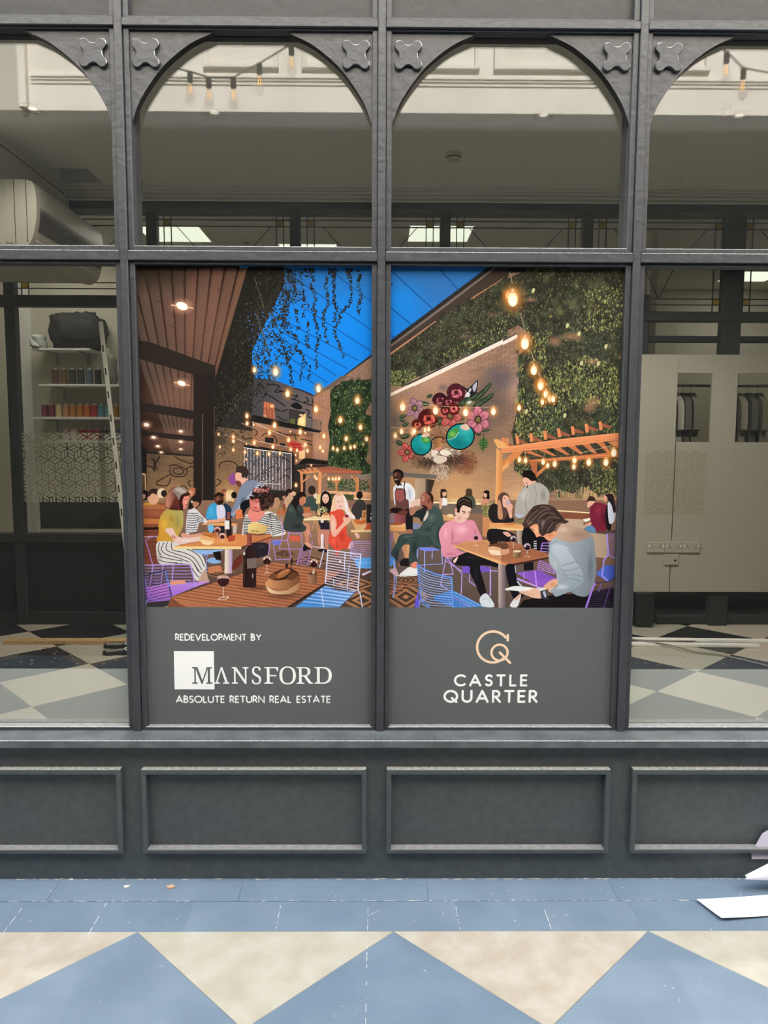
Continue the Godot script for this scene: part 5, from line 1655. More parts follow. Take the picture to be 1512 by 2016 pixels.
func paint_kiosk_and_pergola() -> void:
	block(7)
	P("6c655f", [95, 1075, 280, 1090, 665, 1120, 660, 1165, 280, 1150, 95, 1130])
	G("c0a488", "a88c74", [405, 1160, 540, 1165, 540, 1500, 405, 1500], 405, 0, 540, 0)
	P("55493f", [530, 1165, 556, 1165, 556, 1420, 530, 1420])
	P("3a2e26", [556, 1170, 640, 1180, 600, 1320, 556, 1330])
	P("b98a62", [100, 1135, 405, 1150, 405, 1420, 100, 1420])
	D("ffdca0", 0.9, 1000, 1440, 420, 60)
	L("ffe0b0", 20, [610, 1445, 1360, 1470])
	P("6e5f54", [600, 1458, 1380, 1480, 1380, 1580, 600, 1580])
	block(8)
	# back beam and rafters
	for k in 8:
		var x := -40.0 + k * 165.0
		P("9a5a40", [x + 40, 700 - k * 30, x + 190, 780 - k * 34, x + 170, 800 - k * 34, x + 30, 760 - k * 30])
		P("e08a5a", [x + 22, 680 - k * 28, x + 60, 676 - k * 28, x + 74, 780 - k * 28, x + 36, 784 - k * 28])
	P("c87248", [300, 940, 800, 900, 1395, 838, 1395, 900, 900, 940, 400, 965, 330, 965])
	L("f0b080", 5, [400, 945, 1395, 872])
	for k in 6:
		P("c9764c", [250 + k * 170, 850 - k * 26, 330 + k * 170, 830 - k * 26, 480 + k * 160, 900 - k * 10, 440 + k * 160, 905 - k * 10])
	# front beam, post and braces
	P("e89260", [-20, 790, 700, 690, 1395, 615, 1395, 700, 700, 790, -20, 860])
	L("c06c44", 4, [-20, 836, 700, 762, 1395, 682])
	L("f6b488", 4, [-20, 800, 700, 700, 1395, 626])
	P("d8854f", [130, 840, 250, 838, 0, 1070, -20, 1080, -20, 985])
	P("b5653f", [310, 950, 410, 970, 400, 1170, 380, 1150])
	P("d08050", [410, 1090, 500, 1010, 560, 1000, 400, 1150])
	P("e08a58", [1250, 730, 1395, 700, 1395, 810])
	L("f3d0b0", 4, [900, 860, 1060, 830, 1300, 770, 1395, 740])
	block(7)
	P("e8a868", [1340, 700, 1385, 690, 1520, 760, 1520, 800, 1390, 800])
	G("f0b070", "d08a52", [1375, 800, 1450, 850, 1445, 1520, 1360, 1520], 1375, 0, 1450, 0)
	P("e6a566", [1445, 1030, 1520, 940, 1520, 1020, 1445, 1080])
	P("d58a56", [1480, 680, 1520, 680, 1520, 780, 1490, 760])

func paint_vines() -> void:
	# dark creeper over the canopy edge, and strands hanging against the sky
	block(0)
	var inks := ["1c1b15", "25241b", "2f2c22", "191813", "37332a"]
	P("221f1a", [488, 525, 556, 525, 548, 555, 530, 585, 512, 600, 500, 640, 496, 700, 500, 760, 470, 775, 424, 850, 424, 745])
	leaves([470, 600, 505, 590, 535, 640, 530, 700, 545, 740, 520, 790, 470, 830, 424, 905, 424, 780], 1500, 5.0, inks, 71, false)
	leaves([505, 525, 580, 525, 590, 560, 570, 600, 575, 640, 590, 690, 560, 700, 530, 660, 505, 700, 495, 600], 560, 4.5, inks, 72, false)
	leaves([500, 640, 540, 640, 545, 720, 520, 770, 480, 790], 380, 4.5, inks, 73, false)
	leaves([424, 800, 500, 760, 505, 840, 440, 900, 424, 905], 480, 4.0, ["3c3a2a", "24231b", "4a4735", "1c1b15"], 74, false)
	leaves([505, 525, 575, 525, 570, 600, 560, 640, 530, 640, 500, 620], 320, 7.0, inks, 176, false)
	leaves([500, 620, 560, 620, 580, 700, 560, 720, 530, 770, 490, 790], 420, 6.5, inks, 177, false)
	leaves([480, 590, 530, 600, 530, 700, 500, 760, 440, 860], 360, 2.4, ["8d8878", "a89a88", "c9b8a8", "6a6252", "7a705c"], 75, false)
	leaves([430, 760, 505, 720, 505, 840, 424, 905], 300, 2.4, ["6a6252", "7a705c", "544c3e", "8a8068"], 78, false)
	leaves([480, 620, 540, 610, 545, 740, 500, 740], 150, 4.2, ["2f78d0", "3a86e0", "4a90e0"], 76, false)
	L("6a5a46", 1.2, [500, 545, 512, 580, 520, 608], true)
	L("5e5040", 1.6, [505, 620, 515, 650, 528, 690], true)
	block(2)
	rng.seed = 79
	for s: Array in [[430, 130, 470, 300, 560, 430, 640, 560, 720, 640, 720, 700, 750, 800, 770, 920, 760, 1010, 740, 1100, 745, 1290], [680, 130, 700, 240, 690, 340, 730, 430, 720, 540, 735, 640], [890, 150, 860, 250, 850, 350, 880, 440, 880, 530, 830, 640, 830, 760, 850, 860, 870, 1010], [950, 130, 945, 250, 950, 340, 960, 440, 955, 510, 980, 570, 970, 660, 960, 740], [1130, 130, 1140, 210, 1160, 330, 1150, 430, 1145, 520, 1090, 590, 1030, 650, 1010, 740, 970, 820, 960, 900, 1010, 990, 1030, 1060, 1075, 1170], [1240, 140, 1260, 220, 1240, 290, 1265, 400, 1270, 480, 1250, 560, 1245, 650], [560, 220, 590, 400, 590, 500], [500, 600, 520, 700, 530, 840], [640, 750, 645, 820, 630, 960, 645, 1050], [400, 850, 480, 900, 520, 990, 500, 1080, 560, 1110, 590, 1220, 560, 1370, 530, 1460], [300, 950, 340, 1040, 390, 1140, 400, 1220, 430, 1300, 440, 1400, 460, 1500], [620, 1230, 660, 1300, 660, 1420], [590, 560, 590, 700], [420, 430, 380, 560, 360, 700, 390, 880]]:
		var p := smooth(pts_of(s), 9)
		for k in p.size():
			for j in 2:
				if rng.randf() < 0.25:
					continue
				var v := p[k] + Vector2(rng.randf_range(-6.0, 6.0), rng.randf_range(-4, 4))
				var t := rng.randf_range(0, TAU)
				var l := rng.randf_range(2.5, 7.0)
				var d := Vector2(cos(t), sin(t)) * l
				var n := Vector2(-d.y, d.x) * 0.55
				fill(PackedVector2Array([v - d, v + n, v + d * 0.8, v - n]), col(inks[rng.randi() % inks.size()]))
			if rng.randf() < 0.16:
				var v := p[k] + Vector2(rng.randf_range(-2, 2), 0)
				fill(PackedVector2Array([v, v + Vector2(3, 1), v + Vector2(2, 4)]), col("8f9472"))
	leaves([500, 110, 720, 110, 740, 190, 640, 220, 540, 210], 90, 5.0, inks, 80, false)
	leaves([380, 110, 500, 110, 500, 330, 560, 480, 440, 560, 420, 760, 330, 800, 330, 500], 420, 5.0, inks, 81, false)
	leaves([880, 110, 990, 110, 985, 220, 930, 230], 60, 5.0, inks, 82, false)
	leaves([1080, 110, 1180, 110, 1170, 240, 1110, 230], 50, 5.0, inks, 83, false)
	block(3)
	leaves([100, 260, 140, 280, 130, 340, 105, 330], 14, 4.0, inks, 84, false)

func paint_lamps() -> void:
	block(1)
	for d: Array in [[595, 560, 74, 46], [590, 1480, 52, 30]]:
		D("d89a78", 0.8, d[0], d[1], d[2] * 2.4, d[3] * 2.6)
		E("fff0dd", d[0], d[1], d[2], d[3], 0.35)
		L("e8b898", 14, [d[0] - d[2] * 1.7, d[1] - 12, d[0] + d[2] * 1.8, d[1] + 26])
		E("fffaf2", d[0], d[1], d[2] * 0.8, d[3] * 0.8, 0.35)
	block(5)
	for d: Array in [[170, 522, 34, 22], [580, 600, 24, 14], [257, 672, 28, 15], [580, 722, 24, 13], [307, 777, 24, 12], [580, 812, 20, 10], [347, 850, 20, 10]]:
		D("d8a080", 0.8, d[0], d[1], d[2] * 2.8, d[3] * 3.2)
		E("fff4e4", d[0], d[1], d[2], d[3], 0.2)
	# cords
	L("e8cdb6", 4, [1300, 500, 1512, 590])
	L("e0c4ac", 4, [1100, 640, 1230, 680, 1400, 750, 1512, 790], true)
	for b: Array in [[1368, 415, 1.1], [1370, 505, 1.0], [1205, 665, 0.9], [1205, 715, 0.85], [1450, 730, 0.9], [1205, 820, 0.8], [1345, 845, 0.8], [1045, 785, 0.7], [1495, 860, 0.8], [1030, 635, 0.6], [1447, 520, 0.5], [1363, 748, 0.4], [1360, 932, 0.5]]:
		bulb(b[0], b[1], b[2])
	block(6)
	L("f0e0d2", 5, [-20, 485, 180, 580, 400, 665])
	L("f0e0d2", 5, [0, 705, 200, 750, 430, 792])
	L("3a2c28", 3, [690, 240, 900, 350])
	for b: Array in [[768, 90, 1.7], [400, 150, 1.55], [1230, 230, 1.6], [738, 335, 1.5], [1028, 465, 1.4], [1268, 550, 1.3], [245, 525, 1.3], [185, 615, 1.1], [550, 605, 1.2], [832, 655, 1.15], [1098, 685, 1.15], [1342, 690, 1.1], [412, 700, 1.1], [225, 782, 1.0], [438, 812, 0.9], [788, 790, 0.9], [820, 832, 0.8], [942, 800, 0.9], [993, 818, 0.9], [1075, 798, 0.9], [1150, 792, 0.9], [1198, 780, 0.9], [612, 755, 0.9], [512, 825, 0.8], [637, 830, 0.9], [5, 735, 0.9], [40, 860, 0.9], [178, 868, 0.9], [308, 860, 0.8], [432, 602, 0.5], [610, 618, 0.5], [680, 1005, 0.5], [495, 880, 0.5], [505, 950, 0.5], [1300, 755, 0.4], [725, 1140, 0.7], [745, 1160, 0.7], [890, 1165, 0.8], [937, 1165, 0.8], [975, 1165, 0.9], [1012, 1160, 0.9], [500, 1240, 0.9]]:
		bulb(b[0], b[1], b[2])
	block(1)
	block(2)
	bulb(258, 1340, 1.9)
	bulb(5, 1320, 1.2)
	block(3)
	bulb(1512, 430, 1.6)
	block(4)
	for s: Array in [[80, 150, 112, 285], [210, 650, 262, 850], [335, 1105, 370, 1200], [425, 1355, 445, 1400]]:
		for k in 9:
			E("f0dcc8", lerpf(s[0], s[2], k / 8.0), lerpf(s[1], s[3], k / 8.0), 4, 6)
	for b: Array in [[118, 470, 3.6], [262, 1000, 2.9], [368, 1320, 2.3], [450, 1490, 2.1]]:
		bulb(b[0], b[1], b[2])
	block(8)
	for b: Array in [[450, 55, 2.1], [512, 155, 1.8], [558, 210, 1.5], [598, 215, 1.5], [470, 250, 1.3], [193, 318, 1.4], [1320, 850, 2.0], [1228, 965, 1.8], [1023, 965, 1.7], [852, 945, 1.6], [845, 1020, 1.3], [617, 985, 1.5], [480, 962, 1.4], [533, 1005, 1.2], [196, 935, 1.3], [270, 945, 1.3]]:
		bulb(b[0], b[1], b[2])
	block(7)
	L("e8c8a8", 4, [470, 275, 650, 295, 960, 318, 1320, 310])
	L("e8c8a8", 3, [110, 550, 300, 565, 470, 562, 690, 500], true)
	for b: Array in [[258, 305, 2.0], [650, 350, 1.9], [1008, 370, 1.9], [1338, 360, 1.8], [245, 600, 1.3], [170, 650, 1.2], [380, 610, 1.4], [397, 595, 1.3], [528, 580, 1.2], [568, 572, 1.1]]:
		bulb(b[0], b[1], b[2], "d89058")

func head(hx: float, hy: float, r: float, hair: String, skin: String, side: float, long := 0.0) -> void:
	# a small far head: SIDE -1 looks left, 1 right, 0 away
	if long > 0.0:
		S(hair, [hx - r, hy, hx - r * 0.8, hy - r, hx, hy - r * 1.3, hx + r * 0.8, hy - r, hx + r, hy, hx + r * 0.95, hy + r * long, hx, hy + r * long * 0.9, hx - r * 0.95, hy + r * long])
	else:
		E(hair, hx, hy, r, r * 1.22)
	if side != 0.0:
		E(skin, hx + side * r * 0.35, hy + r * 0.2, r * 0.62, r * 0.95)
		D("f6c8a8", 0.5, hx + side * r * 0.6, hy + r * 0.1, r * 0.5, r * 0.6)
		E(hair, hx - side * r * 0.2, hy - r * 0.75, r * 0.85, r * 0.55)

func paint_floor_area() -> void:
	block(0)
	G("8d6a55", "4a3a34", [262, 985, 1240, 985, 1240, 1205, 262, 1205], 0, 985, 0, 1190)
	G("a5805f", "6a5348", [500, 1000, 830, 1000, 830, 1110, 500, 1110], 0, 1000, 0, 1100)
	G("6a5a52", "59483f", [790, 1060, 1060, 1060, 1010, 1200, 760, 1200], 0, 1060, 0, 1200)
	D("96705a", 0.4, 620, 1050, 120, 40)
	# timber diamonds set into the floor
	for d: Array in [[799, 1175, 46, 28], [799, 1142, 24, 14], [700, 1185, 50, 24], [725, 1140, 36, 16], [610, 1105, 44, 14], [560, 1090, 24, 8], [425, 1125, 40, 12]]:
		for k in 5:
			var f := 1.0 - k * 0.2
			P("b9825c" if k % 2 == 0 else "4f3b31", [d[0] - d[2] * f, d[1], d[0], d[1] - d[3] * f, d[0] + d[2] * f, d[1], d[0], d[1] + d[3] * f])
			L("3f2f28", 0.8, [d[0] - d[2] * f * 0.9, d[1], d[0], d[1] - d[3] * f * 0.9, d[0] + d[2] * f * 0.9, d[1], d[0], d[1] + d[3] * f * 0.9, d[0] - d[2] * f * 0.9, d[1]])
	# bench and decking at the left
	block(9)
	P("8f4f36", [110, 240, 400, 240, 420, 660, 110, 660])
	P("b06a44", [110, 262, 400, 270, 400, 320, 110, 318])
	P("a05a3c", [110, 330, 380, 335, 380, 400, 110, 400])
	P("c2763f", [110, 430, 340, 435, 340, 490, 110, 490])
	P("241512", [110, 535, 320, 530, 320, 560, 110, 565])
	P("7c4433", [110, 570, 310, 570, 310, 980, 110, 980])
	for k in 6:
		L("5a2c22", 6, [110, 600 + k * 60, 310, 590 + k * 58])
	L("f0d8c0", 8, [130, 650, 250, 640, 320, 655])

func paint_far_people() -> void:
	block(9)
	# the row of heads beyond
	head(150, 150, 40, "1f1614", "b98068", -1)
	S("c9962f", [118, 262, 180, 240, 280, 250, 320, 262, 118, 268])
	S("e0a888", [190, 170, 250, 130, 320, 180, 300, 240, 240, 262, 200, 230])
	S("3a241f", [190, 130, 225, 80, 290, 75, 328, 120, 300, 140, 240, 130, 200, 170])
	head(345, 130, 46, "e8d8b8", "f0c8a8", -1)
	head(380, 130, 34, "2c1e1a", "c08a70", 0)
	head(715, 110, 40, "b06a4a", "d89070", -1)
	head(795, 110, 26, "241a18", "a86a50", 0)
	head(1100, 120, 34, "8a5038", "c47a5c", 1)
	head(1165, 150, 48, "dcc088", "f0cfa8", -1, 1.6)
	head(1215, 150, 34, "1a1412", "a86850", 0)
	block(10)
	head(255, 170, 34, "2a1c16", "c48a6c", 0)
	S("b98a6a", [225, 200, 290, 180, 310, 250, 280, 300, 230, 300])
	head(345, 170, 30, "33241c", "b07a5c", 1)
	head(425, 135, 46, "2a1e18", "d09a7c", 0.8)
	S("c9a080", [370, 190, 420, 150, 480, 190, 470, 260, 380, 300, 360, 240])
	head(490, 120, 34, "3a2a20", "e0b090", -1)
	head(690, 90, 44, "33271f", "b08062", 0)
	S("3f4a48", [590, 250, 640, 170, 720, 170, 755, 240, 740, 330, 600, 320])
	head(735, 160, 26, "e8d0b0", "f0c8b0", 0)
	head(780, 190, 40, "e6c890", "f0cfa8", 0, 1.6)
	S("3a3634", [1160, 330, 1200, 240, 1250, 200, 1310, 220, 1335, 300, 1290, 400, 1240, 440, 1180, 400])
	head(1258, 150, 38, "1c1715", "a87458", 0)
	P("d09a62", [1290, 330, 1355, 330, 1330, 440, 1280, 440])
	P("a8683f", [1305, 350, 1340, 350, 1320, 420, 1295, 420])
	P("2d2826", [1340, 260, 1425, 260, 1425, 480, 1340, 480])
	E("e8e0dc", 1405, 370, 18, 10)
	E("e8e0dc", 1405, 425, 20, 26)
	P("b56a44", [580, 290, 670, 290, 685, 400, 590, 400])
	P("b56a44", [280, 320, 390, 325, 390, 380, 280, 380])
	P("8a4a34", [340, 255, 372, 258, 380, 330, 345, 330])
	block(11)
	# diners by the lit ledge
	S("f0ece8", [715, 200, 780, 190, 785, 275, 730, 275])
	S("d9a58a", [695, 180, 730, 165, 725, 290, 700, 310])
	head(745, 125, 38, "3a2620", "e0b090", 0.7, 1.5)
	S("4d5240", [985, 170, 1050, 140, 1110, 180, 1130, 260, 1110, 310, 1000, 300])
	head(1048, 120, 38, "4a3428", "c0886a", 0, 1.2)
	head(1255, 140, 36, "14110f", "e0a888", -1, 1.6)
	S("d98f74", [1190, 220, 1240, 190, 1285, 220, 1270, 270, 1200, 270])
	P("7c6a5c", [740, 270, 880, 280, 880, 420, 740, 420])
	P("d8a070", [720, 380, 880, 400, 880, 460, 740, 450])
	E("f2d0a0", 825, 395, 40, 22)
	leaves([1200, 260, 1350, 220, 1360, 380, 1290, 430, 1210, 380], 240, 4.0, ["a8a850", "8a9440", "c4bc68", "6f7a38"], 91, false)
	P("c98a5c", [1210, 400, 1330, 430, 1330, 650, 1210, 640])
	block(12)
	P("8a4f38", [640, 360, 1040, 370, 1040, 440, 740, 430])
	L("ffe2b0", 14, [600, 330, 1040, 362])
	G("c9ac92", "b39a84", [740, 430, 960, 440, 960, 560, 1040, 600, 1240, 610, 1240, 900, 800, 860], 740, 0, 1240, 0)
	P("5a4438", [1040, 590, 1380, 560, 1380, 620, 1250, 620])
	# the couple on the ledge
	S("7a2238", [1040, 290, 1100, 240, 1200, 250, 1250, 300, 1260, 440, 1240, 560, 1110, 580, 1040, 480])
	D("a83a50", 0.6, 1130, 330, 60, 90)
	D("4a1222", 0.6, 1200, 420, 40, 120)
	S("1a1517", [1230, 280, 1270, 300, 1290, 540, 1240, 560, 1220, 440])
	S("d8dce8", [1250, 250, 1300, 240, 1340, 330, 1330, 450, 1290, 490, 1260, 460])
	S("2a2226", [1220, 160, 1260, 130, 1310, 150, 1330, 220, 1345, 330, 1320, 360, 1290, 260, 1240, 200])
	E("e0a084", 1222, 195, 24, 34)
	S("3c2a24", [1005, 210, 1030, 165, 1080, 170, 1108, 215, 1060, 220, 1010, 250])
	S("e6b094", [1010, 230, 1060, 220, 1095, 230, 1060, 270, 1010, 300])
	S("e0a888", [960, 520, 1040, 470, 1050, 500, 980, 550])
	P("f2eee4", [950, 440, 1040, 420, 1040, 450, 980, 470])
	S("5a8ab0", [970, 540, 1060, 510, 1110, 590, 1030, 590])

func paint_left_people() -> void:
	block(9)
	# table of the couple behind, and those sitting there
	S("1f3550", [1090, 260, 1150, 270, 1190, 340, 1180, 430, 1100, 430])
	S("3f9fd0", [880, 420, 910, 290, 980, 240, 1040, 270, 1020, 430, 940, 440])
	D("62bce6", 0.7, 940, 340, 40, 80)
	S("d8d4e6", [1010, 270, 1080, 270, 1110, 330, 1100, 430, 1020, 430])
	E("5d3226", 1035, 195, 56, 74)
	D("a86a4c", 0.7, 1020, 190, 40, 50)
	S("1f1310", [985, 150, 1030, 115, 1085, 140, 1090, 165, 1030, 150, 990, 180])
	S("2a1712", [1015, 225, 1060, 210, 1092, 220, 1070, 260, 1030, 260])
	E("1a0f0c", 1052, 178, 12, 5)
	S("e8a888", [880, 450, 1000, 440, 1110, 420, 1100, 460, 1000, 475, 880, 480])
	S("e0dcdc", [660, 360, 700, 320, 760, 310, 830, 390, 890, 450, 880, 490, 800, 480, 770, 580, 700, 600, 640, 600])
	stripes("34323c", 8, [665, 350, 790, 350, 770, 600, 640, 600], 9, 8)
	stripes("34323c", 7, [790, 380, 850, 420, 850, 490, 770, 470], 4, 0)
	S("241917", [670, 300, 690, 210, 730, 160, 790, 155, 830, 200, 815, 260, 770, 310, 800, 360, 850, 420, 790, 350, 740, 300, 690, 320])
	S("b87a60", [720, 230, 770, 230, 800, 250, 760, 300, 735, 300])
	E("d8c8c0", 712, 228, 10, 16)
	P("f0a862", [820, 490, 1100, 478, 1260, 490, 1240, 515, 1100, 515, 840, 503])
	P("c9b8b0", [1200, 515, 1250, 510, 1240, 610, 1205, 610])
	S("78b8e0", [900, 520, 960, 500, 980, 560, 930, 600])
	P("20202a", [980, 520, 1100, 520, 1100, 600, 960, 600])
	# man in a checked shirt leaning over
	S("7f8aa0", [1175, 370, 1240, 200, 1290, 60, 1340, 0, 1440, -30, 1512, 0, 1560, 60, 1500, 180, 1400, 220, 1320, 240, 1260, 330, 1220, 410])
	for k in 17:
		L("f4f2f6", 5, [1190 + k * 20, 380 - k * 24, 1300 + k * 20, 330 - k * 22])
	for k in 12:
		L("4a5468", 3.5, [1200 + k * 26, 330 - k * 20, 1250 + k * 26, 400 - k * 20])
	D("3a4256", 0.6, 1330, 220, 60, 70)
	S("3a2a24", [1240, -170, 1300, -200, 1370, -170, 1385, -90, 1330, -60, 1290, -80, 1245, -100])
	S("eab098", [1228, -90, 1250, -120, 1300, -110, 1310, -60, 1380, -40, 1330, 0, 1290, 40, 1240, -10])
	S("6a3c2c", [1235, -20, 1290, -10, 1300, 40, 1265, 50])
	S("16161c", [1300, 240, 1400, 200, 1420, 260, 1360, 320, 1320, 400, 1290, 330])
	P("e07a4c", [1230, 330, 1310, 320, 1320, 420, 1240, 440])
	# wine on the near table
	# woman in the yellow top
	L("a883d0", 13, [160, 690, 205, 830, 250, 990])
	L("a883d0", 12, [160, 690, 220, 650, 300, 640])
	S("e0a088", [600, 600, 700, 620, 820, 600, 880, 590, 900, 620, 820, 650, 660, 660, 590, 640])
	G("d89a34", "b0a860", [420, 310, 500, 290, 590, 320, 612, 400, 605, 520, 560, 620, 495, 705, 400, 715, 295, 700, 320, 600, 315, 500, 345, 390], 320, 600, 600, 400, true)
	D("f0b848", 0.7, 380, 500, 60, 120)
	D("8d8a4c", 0.6, 540, 460, 50, 120)
	D("9a7a2c", 0.6, 470, 430, 40, 60)
	L("a8842f", 6, [470, 400, 500, 470, 540, 560], true)
	S("ecc8bc", [395, 560, 480, 545, 545, 640, 700, 655, 820, 645, 835, 690, 700, 715, 600, 735, 520, 720, 455, 640])
	D("f6e2da", 0.8, 640, 690, 130, 24)
	D("c8745e", 0.7, 490, 650, 60, 40)
	S("e0dad6", [300, 715, 400, 700, 500, 710, 620, 760, 720, 800, 830, 860, 880, 1000, 845, 1070, 780, 1175, 715, 1090, 680, 985, 560, 960, 420, 985, 320, 955, 288, 820])
	for g: Array in [[330, 720, 310, 800, 340, 860], [380, 715, 350, 800, 420, 860, 560, 900, 680, 950], [420, 710, 410, 800, 520, 850, 700, 920, 790, 1060], [470, 712, 480, 800, 600, 830, 740, 900, 830, 1040], [330, 880, 450, 910, 600, 935], [310, 920, 420, 950, 540, 955], [560, 760, 700, 810, 800, 880, 860, 1000], [700, 1000, 760, 1090, 800, 1130], [740, 960, 800, 1060, 830, 1080]]:
		L("3a3432", 9, g, true)
	D("8d7a70", 0.5, 330, 880, 40, 100)
	S("c9a090", [845, 1065, 880, 1040, 900, 1120, 920, 1180, 860, 1200, 790, 1180])
	S("5e2c22", [540, 48, 460, 75, 415, 150, 395, 240, 410, 300, 470, 325, 560, 330, 620, 325, 640, 230, 690, 150, 680, 120, 620, 70])
	G("c08068", "4a2620", [540, 50, 470, 75, 420, 150, 398, 240, 410, 290, 450, 300, 500, 200, 560, 110], 420, 200, 560, 200, true)
	S("8f8078", [480, 90, 540, 48, 610, 62, 660, 110, 600, 150, 560, 210, 520, 140])
	S("b8a8a0", [510, 80, 560, 60, 610, 80, 640, 110, 590, 130, 550, 110])
	S("e88a7a", [600, 200, 640, 150, 680, 160, 672, 210, 660, 230, 655, 280, 610, 320, 590, 260])
	D("f6b8a8", 0.6, 640, 230, 30, 50)
	S("3a1a18", [580, 160, 640, 125, 690, 130, 660, 160, 620, 170, 600, 230, 610, 300, 580, 330, 560, 240])
	E("3a1a14", 640, 205, 10, 5)
	E("b0303a", 648, 265, 12, 6)
	D("4a2018", 0.6, 500, 300, 80, 40)
	# near table of the left group
	P("dc8a52", [490, 760, 820, 700, 1000, 650, 1200, 612, 1512, 610, 1512, 690, 1430, 715, 1300, 768])
	D("f6b070", 0.5, 1100, 700, 260, 50)
	P("f6d896", [488, 758, 1300, 762, 1300, 794, 490, 790])
	P("5a3a3c", [1300, 762, 1370, 745, 1370, 790, 1300, 796])
	S("f0b070", [815, 640, 860, 610, 960, 640, 980, 720, 900, 745, 830, 720])
	S("fbd8a8", [820, 680, 900, 690, 960, 700, 920, 745, 835, 725])
	S("c87840", [820, 620, 870, 590, 960, 600, 1010, 590, 1020, 640, 960, 660, 900, 640])
	L("8a4a28", 8, [860, 620, 930, 640, 1000, 610], true)
	for g: Array in [[1015, 560, 40], [1075, 635, 40]]:
		E("d8a898", g[0], g[1], g[2], g[2] * 0.9)
		E("4a1a20", g[0], g[1] + 12, g[2] * 0.7, g[2] * 0.55)
		L("e8c8b0", 5, [g[0], g[1] + 36, g[0], g[1] + 90])
	P("2a1a1c", [1110, 440, 1180, 430, 1190, 660, 1130, 660])
	P("8a4a40", [1130, 350, 1165, 350, 1168, 440, 1128, 440])
	P("efe8e4", [1100, 452, 1158, 452, 1160, 556, 1105, 556])
	S("b84a30", [1150, 640, 1220, 630, 1220, 690, 1150, 700])
	G("f0dcc8", "9a78c0", [1105, 796, 1196, 796, 1190, 1080, 1100, 1085], 1100, 0, 1196, 0)
	G("8fb4e8", "a0c4f0", [700, 800, 880, 800, 1100, 800, 980, 850, 820, 860], 700, 0, 1100, 0)
	S("8ab8e8", [890, 930, 960, 890, 1040, 930, 1065, 950, 960, 965])
	P("1a1618", [960, 830, 1050, 815, 1065, 920, 1000, 920])
	S("6a3024", [1200, 960, 1260, 880, 1310, 860, 1310, 960, 1240, 1020, 1190, 1040])
	P("d88a62", [900, 1010, 1050, 985, 1080, 1060, 910, 1080])
	for k in 6:
		L("8a4a38", 5, [910 + k * 26, 1010 - k * 4, 920 + k * 26, 1075 - k * 4])
	L("8fa0e0", 10, [880, 860, 890, 1060])
	L("8fa0e0", 9, [830, 880, 900, 855, 900, 900])
	# curly-haired woman in stripes
	block(10)
	S("e6e0dc", [-110, 410, -60, 380, 40, 440, 130, 350, 240, 360, 290, 430, 370, 560, 360, 620, 210, 640, 120, 600, -80, 600, -140, 620])
	stripes("2c2a32", 9, [-110, 400, 240, 350, 200, 620, -130, 620], 12, 14)
	stripes("2c2a32", 9, [180, 370, 270, 400, 375, 590, 220, 640], 11, -6)
	S("e88a7c", [-60, 330, 0, 300, 90, 300, 130, 360, 60, 450, -20, 470, -70, 400])
	S("dc7c70", [-50, 200, 0, 160, 80, 170, 110, 240, 105, 300, 60, 345, 0, 340, -40, 300])
	D("ffb0a8", 0.6, 40, 270, 60, 50)
	rng.seed = 93
	for k in 130:
		var t := rng.randf() * TAU
		var q := sqrt(rng.randf())
		var x := 100.0 + cos(t) * 130.0 * q
		var y := 190.0 + sin(t) * 140.0 * q
		if x < 75.0 and y > 185.0:
			continue
		E(["241614", "34201c", "1c100f", "4a2e28"][rng.randi() % 4], x, y, rng.randf_range(14, 26), rng.randf_range(14, 24))
	for k in 46:
		E(["c87a70", "e09a90", "8a4a44"][rng.randi() % 3], rng.randf_range(-10, 180), rng.randf_range(60, 105) + absf(rng.randf_range(-20, 20)), 9, 8)
	for k in 26:
		E("5c3a32", rng.randf_range(20, 210), rng.randf_range(100, 300), 6, 6)
	L("5a2a24", 4, [-22, 205, -14, 190, 10, 188, 24, 205, 14, 226, -8, 228, -22, 205], true)
	L("5a2a24", 4, [42, 215, 52, 202, 72, 206, 78, 222, 66, 236, 48, 232, 42, 215], true)
	E("3a1a16", 4, 208, 9, 5)
	E("3a1a16", 58, 218, 8, 5)
	L("b85a50", 4, [28, 215, 22, 250, 34, 258])
	E("b0303c", 20, 300, 20, 8)
	L("4a2a28", 7, [-20, 330, 40, 345, 100, 320], true)
	G("f4dc8c", "d8b070", [-70, 500, 0, 470, 60, 480, 165, 520, 150, 590, 100, 610, -70, 600], -60, 480, 120, 600)
	L("6a4a2a", 7, [-40, 575, 60, 580])
	S("b86a52", [100, 690, 160, 640, 215, 640, 200, 690, 140, 715])
	P("c87a4a", [-40, 640, 200, 612, 215, 640, -40, 730])
	P("7a4030", [-40, 728, 215, 640, 215, 655, -40, 745])
	S("26222a", [-60, 740, 60, 715, 165, 730, 170, 830, 120, 880, -60, 900])
	D("4a4650", 0.6, 90, 760, 70, 30)

